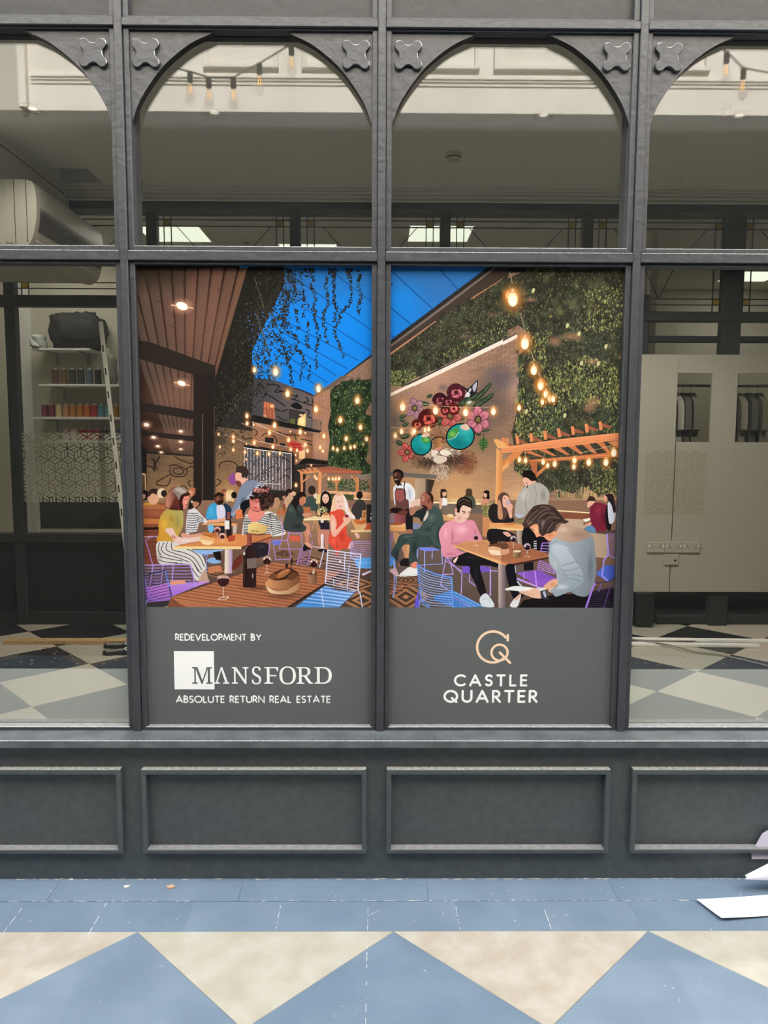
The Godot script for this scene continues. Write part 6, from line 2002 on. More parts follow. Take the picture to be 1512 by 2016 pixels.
func paint_middle_people() -> void:
	block(10)
	# wire chairs about the middle tables
	for c: Array in [[430, 490, 400, 690], [560, 600, 580, 790], [400, 600, 560, 600], [400, 690, 440, 900], [560, 790, 510, 980], [580, 790, 310, 790], [220, 690, 390, 690], [195, 690, 170, 870], [225, 690, 260, 920], [260, 920, 450, 910], [700, 700, 640, 990], [660, 560, 680, 650], [320, 420, 350, 580], [350, 580, 300, 790]]:
		L("c08ad8", 9, [c[0], c[1], c[2], c[3]])
	slats("b080d0", 8, [560, 800, 700, 700, 640, 990, 520, 960], 10)
	P("6a78d0", [205, 690, 330, 690, 300, 745, 240, 745])
	P("d86048", [420, 630, 550, 640, 550, 700, 430, 690])
	for c: Array in [[500, 430, 590, 430], [510, 430, 520, 560], [720, 460, 690, 560], [740, 460, 760, 570], [590, 470, 600, 560]]:
		L("d89a62", 10, [c[0], c[1], c[2], c[3]])
	# woman in the dark dress
	S("c98468", [570, 530, 640, 510, 670, 560, 655, 640, 650, 730, 615, 740, 605, 640])
	D("eeb48e", 0.6, 640, 590, 24, 90)
	S("201a1a", [580, 790, 605, 730, 640, 720, 680, 790, 640, 800, 600, 820])
	S("e0a080", [600, 720, 660, 720, 690, 780, 650, 770])
	S("3a4240", [430, 240, 490, 230, 560, 260, 590, 330, 600, 400, 580, 480, 620, 520, 600, 580, 470, 590, 360, 560, 355, 470, 390, 330])
	D("5d6a66", 0.6, 440, 320, 50, 70)
	D("1a2020", 0.7, 520, 520, 90, 50)
	D("20282a", 0.6, 545, 390, 50, 80)
	L("242a2a", 9, [500, 290, 520, 390, 590, 390], true)
	S("cf9070", [580, 370, 650, 360, 690, 380, 640, 410, 590, 400])
	S("cf9070", [590, 480, 640, 490, 670, 520, 640, 530, 590, 500])
	S("201816", [440, 240, 480, 170, 530, 120, 590, 115, 625, 165, 600, 180, 560, 220, 510, 300, 520, 350, 460, 270])
	S("c47a58", [545, 190, 600, 165, 615, 200, 610, 235, 575, 270, 545, 260])
	L("e8a080", 6, [608, 190, 615, 225, 606, 245], true)
	# woman facing, in black, behind the flowers
	S("23201f", [735, 330, 790, 270, 910, 260, 935, 330, 915, 420, 860, 480, 790, 520, 760, 420])
	S("1c1413", [790, 260, 795, 160, 830, 110, 870, 105, 910, 150, 925, 230, 930, 300, 880, 330, 800, 320])
	S("eebea8", [812, 180, 835, 140, 870, 140, 892, 180, 885, 225, 852, 250, 822, 225])
	E("3a201a", 833, 183, 9, 4)
	E("3a201a", 870, 183, 9, 4)
	E("b8484a", 852, 222, 11, 5)
	L("c98a74", 3, [852, 185, 850, 208])
	leaves([750, 300, 800, 280, 880, 310, 870, 360, 760, 360], 100, 4.0, ["ece4a0", "d8d070", "a8b050", "f8f0c8"], 95, false)
	S("e0b080", [750, 350, 780, 340, 790, 390, 760, 390])
	P("f0d0a0", [590, 430, 720, 400, 905, 415, 910, 445, 590, 445])
	P("fbe8c0", [590, 436, 905, 436, 905, 450, 590, 450])
	S("f2c89a", [810, 385, 860, 375, 900, 390, 890, 425, 815, 425])
	S("c98048", [815, 375, 860, 355, 900, 375, 880, 390, 830, 390])
	G("fbeee8", "d8a8d0", [795, 450, 832, 450, 830, 780, 795, 790], 795, 0, 832, 0)
	L("e8c0d8", 12, [800, 780, 700, 760])
	L("f0d8e0", 12, [820, 775, 890, 810])
	S("c98470", [760, 570, 800, 530, 890, 540, 885, 760, 850, 800, 840, 640, 800, 620, 780, 760, 760, 700])
	P("2a2030", [790, 480, 900, 470, 900, 560, 790, 560])
	S("1c1618", [760, 810, 800, 790, 870, 800, 880, 830, 800, 825])
	# woman in the red dress
	S("e2503c", [905, 340, 990, 315, 1060, 340, 1100, 470, 1110, 620, 1170, 680, 1150, 770, 1090, 790, 1030, 800, 985, 880, 960, 800, 905, 740, 885, 670, 915, 560])
	D("ff6a50", 0.6, 950, 700, 70, 70)
	D("a82c22", 0.5, 1050, 640, 50, 90)
	L("b03426", 7, [980, 700, 990, 790, 985, 870], true)
	S("f0b49c", [910, 400, 950, 390, 985, 480, 980, 560, 1040, 500, 1090, 440, 1150, 430, 1130, 480, 1060, 540, 985, 630, 940, 640, 915, 560])
	D("ffd8c8", 0.6, 940, 500, 30, 90)
	S("f0b8a0", [1060, 420, 1110, 390, 1165, 420, 1140, 470, 1085, 480])
	S("f0c4a4", [915, 340, 930, 240, 950, 165, 1000, 130, 1060, 140, 1100, 200, 1130, 300, 1180, 380, 1200, 430, 1130, 420, 1070, 330, 1000, 320, 950, 340])
	S("f2e0dc", [1040, 140, 1090, 180, 1120, 260, 1130, 340, 1200, 400, 1190, 440, 1110, 380, 1075, 280, 1070, 200])
	D("c98a60", 0.6, 1010, 145, 60, 20)
	S("f4c8ba", [972, 230, 985, 175, 1030, 165, 1062, 210, 1068, 270, 1040, 315, 1000, 310, 975, 275])
	E("4a2a24", 1005, 228, 9, 4)
	E("4a2a24", 1045, 226, 8, 4)
	E("c8404a", 1028, 285, 12, 5)
	E("8a2a38", 1105, 400, 24, 18)
	L("d8b0a8", 4, [1120, 420, 1165, 410])
	S("e8b098", [1140, 720, 1175, 700, 1180, 760, 1120, 790])
	# table with the bread bowl
	P("c8583a", [1320, 490, 1425, 490, 1425, 560, 1320, 560])
	P("f2cc94", [1150, 565, 1425, 560, 1425, 590, 1160, 592])
	G("d8a468", "e8c08c", [1170, 440, 1330, 480, 1325, 540, 1290, 565, 1220, 560, 1190, 520], 1170, 0, 1330, 0, true)
	S("d8743c", [1190, 450, 1240, 440, 1300, 440, 1335, 455, 1325, 490, 1240, 500])
	L("9a4a24", 7, [1200, 460, 1250, 475, 1320, 460], true)
	L("f0d8f0", 10, [1265, 420, 1275, 450])
	S("ecb8a8", [1195, 600, 1230, 600, 1260, 640, 1240, 670, 1210, 640])

func paint_big_table() -> void:
	block(9)
	# lilac chairs at the left foot of the picture
	G("c48ae8", "a06ad0", [440, 1190, 930, 1180, 760, 1240, 470, 1360, 440, 1400], 0, 1180, 0, 1400)
	G("d880e0", "9060b8", [160, 1250, 440, 1200, 470, 1400, 180, 1430], 0, 1200, 0, 1430)
	slats("b89ae8", 16, [140, 985, 695, 975, 760, 1240, 150, 1230], 7, "a888d8", 11)
	for k in 3:
		L("b49ae6", 12, [250 + k * 120, 990, 215 + k * 130, 1220])
	P("f0a078", [450, 1175, 630, 1160, 640, 1200, 460, 1220])
	slats("343a60", 15, [140, 1110, 400, 1045, 470, 1350, 160, 1420], 9, "4a4478", 9)
	L("6a90e8", 14, [395, 1050, 445, 1240])
	L("8a78d8", 12, [150, 1130, 210, 1380, 480, 1440])
	L("8a90d0", 14, [180, 1400, 150, 1512])
	L("5a68a8", 14, [465, 1340, 490, 1512])
	P("3a3434", [180, 1430, 470, 1400, 480, 1490, 170, 1490])
	P("a88a62", [380, 1480, 520, 1440, 640, 1460, 640, 1500, 380, 1500])
	block(0)
	# the big slatted table
	var top := [336, 1176, 420, 1148, 500, 1121, 538, 1107, 600, 1117, 671, 1126, 668, 1132, 567, 1197, 365, 1197]
	G("bd7650", "a86748", top, 340, 1170, 660, 1130)
	for k in 17:
		var t := k / 16.0
		L("7a4432" if k % 2 else "8a5038", 1.3, [lerpf(336, 540, t), lerpf(1176, 1107, t), lerpf(336, 540, t) + 290, lerpf(1176, 1107, t) + 44])
		L("c8835c", 1.0, [lerpf(336, 540, t), lerpf(1176, 1107, t) + 2.4, lerpf(336, 540, t) + 290, lerpf(1176, 1107, t) + 46.4])
	# what spills over the table's right edge is covered by the floor and the chair that stand there
	P("5c463b", [672, 1128, 740, 1128, 740, 1200, 565, 1200, 568, 1196])
	P("33231e", [671, 1126, 673, 1131, 570, 1197, 562, 1197, 668, 1130])
	P("8a5038", [336, 1176, 345, 1185, 372, 1197, 330, 1197])
	for d: Array in [[715, 1182, 44, 22], [700, 1150, 40, 14]]:
		for k in 4:
			var f := 1.0 - k * 0.24
			P("b9825c" if k % 2 == 0 else "4f3b31", [d[0] - d[2] * f, d[1], d[0], d[1] - d[3] * f, d[0] + d[2] * f, d[1], d[0], d[1] + d[3] * f])
	D("4a2c22", 0.55, 505, 1157, 46, 8)
	D("4a2c22", 0.5, 560, 1172, 50, 12)
	# pale wire chair by its corner
	block(10)
	slats("b098e0", 12, [1155, 705, 1425, 700, 1425, 1020, 1150, 900], 11, "b8a0e8", 7)
	P("62aaf0", [1180, 900, 1425, 890, 1425, 1025, 1230, 1020])
	L("8fc8ff", 8, [1230, 960, 1425, 950])
	P("e8d8f0", [1280, 1090, 1425, 1030, 1425, 1050, 1300, 1110])
	G("8ec0f8", "4f96e0", [840, 1230, 1010, 1290, 1215, 1295, 1010, 1490, 480, 1490, 560, 1430, 800, 1260], 1200, 1290, 700, 1450)
	for k in 12:
		L("d8e4ff" if k % 2 == 0 else "3f62a8", 6, [840 - k * 26, 1235 + k * 18, 1215 - k * 18, 1295 + k * 17])
	L("e2e4fb", 9, [800, 1260, 830, 1490])
	slats("e0e2f8", 15, [880, 805, 1272, 855, 1238, 1285, 850, 1200], 13, "dcd8f4", 10)
	L("d8dcf6", 12, [1085, 830, 1075, 1060])
	L("c0d0f6", 11, [1135, 980, 1110, 1280])
	L("c8d2f6", 10, [950, 1150, 950, 1215])
	L("cdd2f2", 14, [830, 810, 780, 1010])
	L("cfd4ee", 15, [1240, 1280, 1265, 1330, 1290, 1490])
	L("33405c", 9, [1215, 1300, 1020, 1490])
	E("ffffff", 1025, 940, 13, 12)
	# bottle, glasses, bread
	block(9)
	G("241614", "3a2420", [1325, 850, 1345, 780, 1370, 740, 1425, 740, 1450, 790, 1480, 850, 1480, 1240, 1440, 1252, 1340, 1248, 1318, 1235], 1320, 0, 1480, 0)
	G("a0584a", "6a3028", [1366, 622, 1390, 615, 1426, 620, 1424, 750, 1368, 750], 1366, 0, 1426, 0)
	P("7a6862", [1366, 910, 1480, 895, 1480, 1015, 1370, 1026])
	L("b8a090", 7, [1330, 850, 1350, 790, 1375, 755], true)
	E("d8d0c8", 1335, 845, 12, 22)
	L("5d3c34", 7, [1335, 900, 1335, 1220])
	E("a89888", 1435, 1110, 8, 30)
	var glasses := [[1085, 1175, 70, 62, 1370], [0, 0, 0, 0, 0]]
	S("c8a090", [1015, 1130, 1040, 1108, 1130, 1108, 1158, 1140, 1150, 1200, 1110, 1240, 1060, 1242, 1020, 1200])
	S("3c1c1e", [1020, 1155, 1085, 1140, 1155, 1152, 1148, 1200, 1110, 1236, 1062, 1238, 1022, 1200])
	L("e8c8b0", 8, [1085, 1240, 1090, 1370])
	L("f0dcc8", 7, [1020, 1392, 1080, 1365, 1150, 1360, 1110, 1390, 1030, 1395], true)
	E("f8e8dc", 1050, 1125, 12, 6)
	block(10)
	for g: Array in [[155, 925, 52, 50, 1080], [713, 960, 46, 54, 1080]]:
		E("caa090", g[0], g[1], g[2], g[3])
		E("341618", g[0], g[1] + 14, g[2] * 0.9, g[3] * 0.72)
		E("f0e0da", g[0] - g[2] * 0.6, g[1] - 20, 8, 16)
		E("f0e0da", g[0] + g[2] * 0.65, g[1] - 15, 6, 16)
		L("e8ccc0", 7, [g[0], g[1] + g[3], g[0], g[4]])
		L("f0dcd0", 6, [g[0] - 30, g[4] + 5, g[0], g[4] - 6, g[0] + 38, g[4]], true)
	G("a87a5c", "6f4a38", [645, 1085, 700, 1070, 755, 1085, 748, 1200, 700, 1212, 650, 1200], 645, 0, 755, 0)
	E("5a3a2a", 700, 1084, 54, 18)
	D("fff0c8", 0.9, 706, 1070, 26, 34)
	for g: Array in [[390, 970, 385, 1040], [452, 915, 440, 1040]]:
		L("2a1c18", 9, [g[0], g[1], g[2], g[3]])
		E("341a1a", g[0], g[1] + 20, 16, 30)
	G("f0cca4", "b08058", [150, 1240, 260, 1290, 400, 1280, 525, 1200, 520, 1270, 440, 1320, 300, 1332, 190, 1310], 150, 0, 540, 0, true)
	G("d89a6a", "7a4a30", [138, 1190, 200, 1140, 320, 1110, 460, 1060, 540, 1100, 535, 1190, 420, 1250, 280, 1262, 150, 1240], 140, 0, 540, 0, true)
	S("4a2a1e", [180, 1120, 260, 1060, 380, 1020, 440, 1020, 530, 1080, 500, 1130, 400, 1150, 300, 1165, 220, 1160])
	S("a8683f", [260, 1110, 330, 1050, 410, 1025, 430, 1060, 360, 1120, 290, 1150])
	S("7a4a2e", [190, 1110, 250, 1080, 270, 1120, 240, 1160, 200, 1150])
	S("6a4028", [420, 1100, 480, 1070, 520, 1110, 460, 1160, 400, 1150])
	L("e0a878", 8, [300, 1100, 360, 1060, 410, 1040], true)
	L("2a1710", 7, [270, 1150, 350, 1130, 420, 1090], true)

func paint_right_people() -> void:
	block(11)
	# waiter
	S("c9946c", [145, 590, 200, 600, 270, 700, 330, 880, 290, 900, 240, 760, 170, 720])
	G("c8895c", "e8b080", [280, 740, 345, 740, 325, 890, 270, 890], 280, 0, 345, 0)
	S("1e1a1a", [215, 970, 260, 910, 330, 910, 335, 990, 270, 995])
	S("f0eef4", [150, 60, 200, 20, 280, 0, 350, 20, 400, 90, 405, 180, 380, 290, 330, 330, 300, 280, 180, 280, 150, 180])
	D("b8bcd0", 0.6, 340, 130, 50, 110)
	D("ffffff", 0.6, 180, 110, 30, 80)
	L("9aa0b8", 5, [330, 80, 350, 180, 330, 280], true)
	S("6a4440", [170, 90, 280, 80, 300, 190, 330, 230, 320, 480, 160, 480, 175, 300])
	P("a05858", [168, 92, 278, 84, 290, 185, 230, 240, 172, 200])
	G("a85a5c", "7d3f44", [160, 350, 300, 330, 300, 500, 150, 495], 160, 0, 300, 0)
	L("1f1a1e", 12, [286, -10, 276, 60, 290, 180], true)
	L("1f1a1e", 10, [185, 60, 178, 92])
	P("1c1a20", [190, 20, 240, 10, 250, 40, 225, 30, 195, 48])
	P("1a1618", [290, 310, 380, 320, 380, 560, 300, 560])
	S("1c1614", [90, 330, 150, 300, 240, 310, 280, 350, 240, 370, 130, 360])
	S("5a3024", [85, 320, 120, 330, 130, 360, 90, 370])
	S("6a3a2c", [200, 360, 250, 330, 320, 340, 300, 380, 230, 385])
	block(7)
	E("4a2a22", 203, 1130, 58, 76)
	D("a06a54", 0.8, 170, 1110, 34, 40)
	S("1a1210", [140, 1110, 160, 1060, 210, 1050, 262, 1085, 265, 1150, 240, 1150, 235, 1100, 190, 1080])
	S("24140f", [160, 1185, 200, 1180, 235, 1190, 220, 1225, 180, 1225])
	L("f8e8e0", 7, [170, 1175, 195, 1178])
	E("1a0f0c", 165, 1138, 8, 4)
	E("1a0f0c", 195, 1135, 8, 4)
	block(11)
	# table and stools in front of the waiter
	P("e8a46a", [90, 490, 290, 490, 295, 580, 90, 575])
	P("f0bc84", [90, 490, 290, 488, 280, 530, 90, 530])
	S("a85a30", [100, 490, 180, 480, 260, 490, 240, 505, 120, 505])
	for k in 5:
		L("6a78d8", 7, [90, 390 + k * 22, 155, 390 + k * 22])
		L("5a90e0", 8, [380, 490 + k * 16, 465, 495 + k * 16])
		L("a878d0", 7, [90, 600 + k * 24, 150, 600 + k * 24])
	slats("7a8ae8", 12, [85, 690, 110, 690, 120, 990, 85, 990], 14, "8090f0", 6)
	P("5a9ae8", [85, 880, 170, 890, 165, 940, 120, 1000, 85, 1000])
	L("9ab0f6", 14, [155, 930, 160, 1180, 145, 1370])
	L("8aa8f0", 12, [160, 930, 185, 1190, 150, 1370])
	P("d8b0b8", [95, 1030, 180, 1020, 215, 1110, 190, 1120, 100, 1060])
	# man in the dark suit, legs crossed, drinking
	slats("9aa8f0", 12, [430, 770, 720, 790, 735, 970, 430, 985], 1, "8f9cf0", 8)
	P("7f8af0", [440, 765, 715, 785, 700, 805, 530, 820, 470, 800])
	L("a8a8f0", 12, [520, 810, 520, 1080])
	L("9a98e8", 10, [440, 790, 430, 1000])
	L("a8a8f0", 10, [612, 810, 608, 910])
	S("3a4a48", [215, 640, 300, 610, 450, 615, 580, 640, 610, 740, 530, 770, 440, 780, 420, 860, 440, 945, 335, 950, 345, 800, 320, 720, 240, 780, 200, 880, 215, 960, 140, 880, 120, 830, 180, 730])
	D("607672", 0.6, 330, 650, 110, 40)
	D("1c2626", 0.7, 400, 780, 50, 120)
	D("1c2626", 0.6, 190, 850, 40, 90)
	L("1f2a2a", 8, [260, 700, 340, 660, 430, 660], true)
	S("42524f", [600, 290, 660, 290, 720, 360, 750, 480, 735, 620, 720, 790, 620, 760, 570, 650, 460, 625, 370, 605, 370, 560, 450, 550, 500, 480, 520, 400, 530, 330])
	D("6a7f7a", 0.6, 600, 420, 70, 80)
	D("1f2828", 0.7, 690, 620, 40, 140)
	D("232d2d", 0.6, 560, 560, 60, 30)
	L("28322f", 9, [560, 640, 620, 740, 700, 780], true)
	L("2a3432", 8, [500, 560, 600, 520, 640, 470], true)
	S("d8c8bc", [520, 350, 560, 340, 560, 400, 510, 460])
	S("222a2a", [380, 370, 440, 330, 520, 300, 545, 340, 510, 420, 480, 470, 450, 420, 390, 410])
	S("b07a66", [340, 300, 400, 280, 430, 300, 400, 370, 350, 390])
	S("e8c4b0", [350, 240, 420, 200, 480, 200, 470, 260, 400, 280, 370, 300])
	S("9a5c4c", [470, 200, 480, 150, 530, 115, 590, 120, 625, 180, 615, 260, 600, 310, 560, 330, 540, 290, 480, 280, 468, 240])
	D("d89a84", 0.8, 500, 190, 34, 60)
	S("3a201a", [540, 120, 590, 118, 625, 175, 618, 250, 590, 210, 580, 160])
	E("7a4032", 568, 220, 16, 26)
	E("2a1410", 490, 188, 10, 5)
	S("3a1c16", [480, 270, 540, 280, 560, 330, 520, 310])
	S("a86e5a", [300, 560, 370, 560, 370, 605, 310, 605])
	S("e88a74", [360, 970, 420, 940, 440, 1000, 420, 1030, 370, 1010])
	S("f4f2f0", [218, 1100, 270, 1050, 340, 1005, 400, 1025, 440, 1020, 442, 1100, 330, 1115, 230, 1118])
	L("c8c4c4", 6, [225, 1106, 330, 1108, 440, 1090])
	P("9a6a54", [200, 960, 225, 955, 225, 1000, 200, 1000])
	# man in pink
	slats("b890e0", 12, [780, 895, 1300, 985, 1300, 1350, 960, 1080], 1, "9a78d0", 4)
	P("7a58c8", [960, 1000, 1180, 990, 1300, 1010, 1290, 1060, 1100, 1080, 980, 1080])
	for c: Array in [[775, 900, 710, 1220], [710, 1220, 860, 1320], [770, 930, 970, 1060], [965, 1080, 955, 1340], [830, 960, 860, 1090], [860, 1090, 730, 1095], [1060, 1090, 1050, 1180], [1050, 1180, 1140, 1240], [1305, 1040, 1305, 1350], [1300, 1050, 1390, 1055]]:
		L("c8a4f0", 11, c)
	S("1a171b", [860, 900, 960, 850, 1060, 835, 1180, 885, 1400, 950, 1395, 1010, 1250, 985, 1180, 1000, 1215, 1150, 1252, 1310, 1190, 1355, 1110, 1180, 1060, 1080, 1050, 1000, 930, 990, 850, 960])
	D("3c363e", 0.6, 1080, 890, 110, 30)
	D("343038", 0.6, 1130, 1100, 24, 130)
	S("dfe4ec", [1180, 1370, 1240, 1320, 1300, 1370, 1350, 1475, 1230, 1480, 1180, 1430])
	L("b0b8c8", 7, [1200, 1400, 1260, 1380, 1300, 1430], true)
	G("f0a0b0", "dc8aa0", [755, 490, 830, 455, 900, 440, 1000, 450, 1100, 455, 1150, 540, 1210, 690, 1150, 720, 1050, 720, 960, 770, 870, 755, 960, 820, 1040, 810, 900, 880, 800, 890, 735, 870, 715, 760, 690, 600], 700, 500, 1150, 800, true)
	D("ffc4d0", 0.7, 960, 560, 120, 90)
	D("ffbccc", 0.6, 770, 600, 40, 90)
	D("b8647c", 0.6, 850, 640, 24, 100)
	D("b8647c", 0.55, 900, 720, 120, 24)
	D("b8647c", 0.5, 1120, 600, 20, 90)
	D("b05c74", 0.5, 820, 850, 90, 24)
	L("c07088", 7, [850, 560, 860, 640, 845, 740], true)
	L("c87a90", 6, [900, 700, 980, 690, 1060, 700], true)
	S("eec0b4", [870, 420, 900, 400, 1000, 440, 960, 480, 900, 470])
	S("f0c4b2", [890, 310, 940, 270, 1060, 285, 1072, 320, 1055, 370, 1045, 410, 990, 465, 930, 440, 895, 400, 880, 350])
	D("d08a72", 0.5, 930, 420, 50, 40)
	D("ffe0d0", 0.5, 1030, 330, 30, 50)
	S("241815", [900, 290, 905, 230, 940, 185, 1010, 170, 1080, 220, 1085, 300, 1040, 290, 980, 270, 950, 300, 930, 360, 900, 340])
	L("7a6458", 9, [920, 240, 980, 200, 1060, 230], true)
	L("5d463c", 8, [930, 270, 1000, 240, 1070, 280], true)
	E("e0a088", 893, 330, 16, 28)
	L("2a1a14", 9, [965, 345, 1010, 352])
	L("2a1a14", 7, [1035, 352, 1060, 350])
	E("3a241c", 990, 366, 14, 4)
	L("c88a74", 5, [1040, 350, 1055, 395, 1035, 400], true)
	L("b0605c", 6, [1000, 432, 1030, 428])
	S("eec4b6", [860, 930, 910, 880, 915, 900, 880, 960])
	# bread tray, bottle and table of the pair
	P("d8986a", [870, 752, 1010, 700, 1290, 680, 1512, 770, 1512, 960, 1400, 950])
	for k in 8:
		L("a86a48", 5, [900 + k * 40, 745 - k * 6, 1400 + k * 30, 935 - k * 22])
	P("f0b47c", [870, 750, 1400, 930, 1512, 975, 1512, 1000, 1390, 962, 872, 768])
	G("e0c4b8", "7a6a70", [1398, 965, 1482, 985, 1478, 1490, 1400, 1490], 1398, 0, 1482, 0)
	G("b05848", "7a3028", [1324, 430, 1358, 425, 1360, 500, 1320, 500], 1324, 0, 1360, 0)
	G("3a221e", "1c1210", [1318, 500, 1360, 500, 1385, 560, 1385, 735, 1296, 740, 1292, 560], 1296, 0, 1385, 0)
	P("f0e4c0", [1296, 582, 1375, 582, 1372, 655, 1296, 655])
	L("b8a880", 4, [1310, 610, 1360, 610])
	S("6a4030", [1300, 740, 1400, 720, 1480, 720, 1512, 750, 1512, 800, 1380, 790, 1290, 770])
	S("e8b48c", [1280, 770, 1350, 760, 1440, 780, 1512, 770, 1512, 850, 1440, 865, 1330, 855, 1285, 820])
	S("fbe0c4", [1285, 800, 1400, 815, 1512, 815, 1500, 855, 1400, 866, 1310, 850])
	E("c8a0a8", 1128, 650, 32, 34)
	E("3a1420", 1132, 660, 26, 24)
	L("e8d0c8", 5, [1130, 684, 1130, 740])
	L("f4e4dc", 5, [1100, 755, 1130, 745, 1160, 760], true)
	# front blue wire chair
	G("3f78c8", "6aa8f0", [620, 1360, 850, 1270, 870, 1300, 1200, 1480, 870, 1490, 640, 1400], 620, 0, 1200, 0)
	for k in 9:
		L("2c4f9a", 5, [640 + k * 24, 1380 - k * 12, 860 + k * 40, 1480])
	L("7ab4f8", 14, [870, 1300, 1010, 1370, 1220, 1480])
	L("8ac0fc", 9, [870, 1340, 1130, 1480])
	L("c890d8", 7, [860, 1360, 1060, 1480])
	for k in 15:
		var t := k / 14.0
		L("8fb4f4" if k % 3 else "b0ccff", 9, [lerpf(432, 480, t), lerpf(985, 1440, t), lerpf(560, 590, t), lerpf(1060, 1490, t), lerpf(840, 870, t), lerpf(1130, 1500, t)], true)
	L("6a9cf0", 17, [430, 975, 470, 1010, 640, 1085, 780, 1120, 830, 1130, 845, 1180, 860, 1490], true)
	L("5a8ce8", 15, [432, 975, 455, 1180, 480, 1380, 600, 1500], true)
	L("6a98f0", 14, [470, 1380, 450, 1490])
	S("6a5ad8", [400, 1470, 430, 1330, 445, 1310, 450, 1480])
	S("f2e8e0", [1480, 1265, 1520, 1255, 1520, 1285, 1485, 1280])

func paint_near_right() -> void:
	block(12)
	# woman drinking, and the table behind the man who stands
	S("241e20", [-160, 300, -100, 250, 40, 330, 110, 400, 120, 470, -100, 480, -170, 400])
	S("5a4038", [-60, 200, -40, 140, 10, 115, 60, 140, 80, 200, 70, 300, 40, 420, -20, 440, -60, 330])
	S("c8906c", [-60, 230, -30, 220, 0, 400, -30, 440, -60, 400])
	S("eeb49a", [0, 170, 30, 150, 65, 170, 72, 220, 50, 290, 10, 290, -5, 230])
	E("3a221c", 20, 188, 9, 4)
	E("c4a8b8", 62, 245, 30, 34)
	S("eab09a", [40, 290, 90, 250, 118, 280, 105, 340, 110, 410, 80, 420, 60, 340])
	P("e8a468", [-160, 480, 0, 480, 250, 500, 250, 560, 0, 545, -160, 555])
	P("f6c890", [-160, 545, 0, 535, 250, 555, 250, 572, -160, 566])
	S("d88a50", [0, 490, 80, 480, 150, 490, 130, 510, 20, 510])
	leaves([140, 400, 240, 400, 250, 500, 150, 500], 60, 4.0, ["8a8a50", "b8a868", "6a6a3a"], 97, false)
	S("1d181a", [-170, 560, 0, 560, 110, 600, 160, 640, 130, 720, 0, 700, -170, 700])
	S("e8b09a", [0, 590, 60, 590, 100, 630, 60, 645, 20, 620])
	G("d8c0b4", "8a7468", [165, 572, 246, 572, 240, 750, 180, 745], 165, 0, 246, 0)
	# standing man in the pale shirt
	S("151216", [250, 540, 400, 520, 520, 600, 520, 900, 250, 780])
	S("b0aaa4", [165, 200, 240, 70, 330, 10, 420, 0, 510, 50, 552, 120, 545, 210, 520, 270, 400, 280, 320, 330, 260, 400, 190, 420, 145, 370])
	D("d6d0ca", 0.6, 260, 150, 80, 100)
	D("7c7874", 0.6, 480, 150, 50, 110)
	L("7f7a76", 7, [290, 130, 270, 240, 290, 340], true)
	L("8c8782", 6, [380, 40, 400, 150, 380, 260], true)
	S("b8bcd0", [145, 370, 200, 380, 260, 400, 190, 425, 150, 400])
	S("241a18", [255, -70, 290, -100, 370, -110, 385, -60, 400, -20, 350, -20, 310, -30])
	block(8)
	S("17110f", [235, 1130, 240, 1080, 300, 1058, 360, 1085, 390, 1130, 398, 1190, 330, 1190, 290, 1160, 255, 1150])
	S("eeb09c", [255, 1150, 300, 1160, 340, 1190, 400, 1190, 340, 1230, 300, 1250, 280, 1240, 245, 1200])
	S("2a1a16", [262, 1200, 282, 1205, 298, 1260, 285, 1268])
	S("f4c4b0", [240, 1180, 256, 1178, 290, 1240, 275, 1250])
	block(12)
	# glasses and candles on the table in front
	P("b06e4c", [-20, 720, 100, 700, 300, 770, 550, 850, 548, 890, 90, 975, -20, 940])
	for k in 7:
		L("7d4a36", 5, [-20, 745 + k * 28, 260 + k * 46, 775 + k * 14])
	P("d08a5c", [-20, 940, 90, 972, 85, 1000, -20, 968])
	P("4a2c24", [90, 972, 548, 884, 550, 905, 90, 1000])
	for g: Array in [[125, 672, 38, 40, 780], [290, 765, 42, 44, 850]]:
		E("b8a8b0", g[0], g[1], g[2], g[3])
		E("2c1420", g[0], g[1] + 10, g[2] * 0.86, g[3] * 0.66)
		E("f0e8ec", g[0] - g[2] * 0.5, g[1] - 10, 7, 14)
		L("e8d8d0", 6, [g[0], g[1] + g[3], g[0], g[4]])
	G("b89a6a", "6a4c34", [118, 820, 170, 805, 220, 820, 212, 885, 165, 900, 125, 880], 118, 0, 220, 0)
	E("f0dcb0", 170, 818, 46, 14)
	L("e8ccc0", 7, [250, 885, 290, 875, 325, 888], true)
	S("d8a080", [-20, 790, 60, 780, 70, 840, -20, 860])
	S("6a4430", [-20, 730, 40, 720, 70, 760, 50, 790, -20, 790])
	for k in 7:
		L(["e8e4f0", "3a3844"][k % 2], 12, [366 + k * 1.0, 700 + k * 14, 398 - k * -0.5, 700 + k * 14])
	# the lilac chairs behind and beside her
	slats("b488e8", 13, [470, 720, 560, 720, 560, 830, 450, 815], 3, "c0a0f0", 9)
	slats("b07ae0", 13, [440, 930, 620, 1010, 620, 1090, 415, 1030], 4, "c49af0", 9)
	G("a468d8", "8a58c8", [160, 1075, 420, 1040, 640, 1140, 480, 1240, 360, 1200], 160, 0, 640, 0)
	for k in 9:
		L("6a3fa0", 4, [180 + k * 22, 1080 + k * 12, 420 + k * 22, 1045 + k * 10])
	P("c8a0f4", [165, 1130, 440, 1240, 500, 1250, 440, 1262, 165, 1155])
	L("c090f0", 16, [380, 1050, 405, 1250])
	L("b890e8", 12, [250, 1070, 255, 1150])
	S("15131a", [35, 990, 140, 985, 160, 1120, 190, 1240, 260, 1330, 140, 1395, 60, 1190])
	P("17151c", [248, 960, 365, 945, 365, 1040, 250, 1050])
	L("cfd4e0", 10, [145, 990, 155, 1070])
	L("cdd8ea", 16, [170, 1180, 225, 1235])
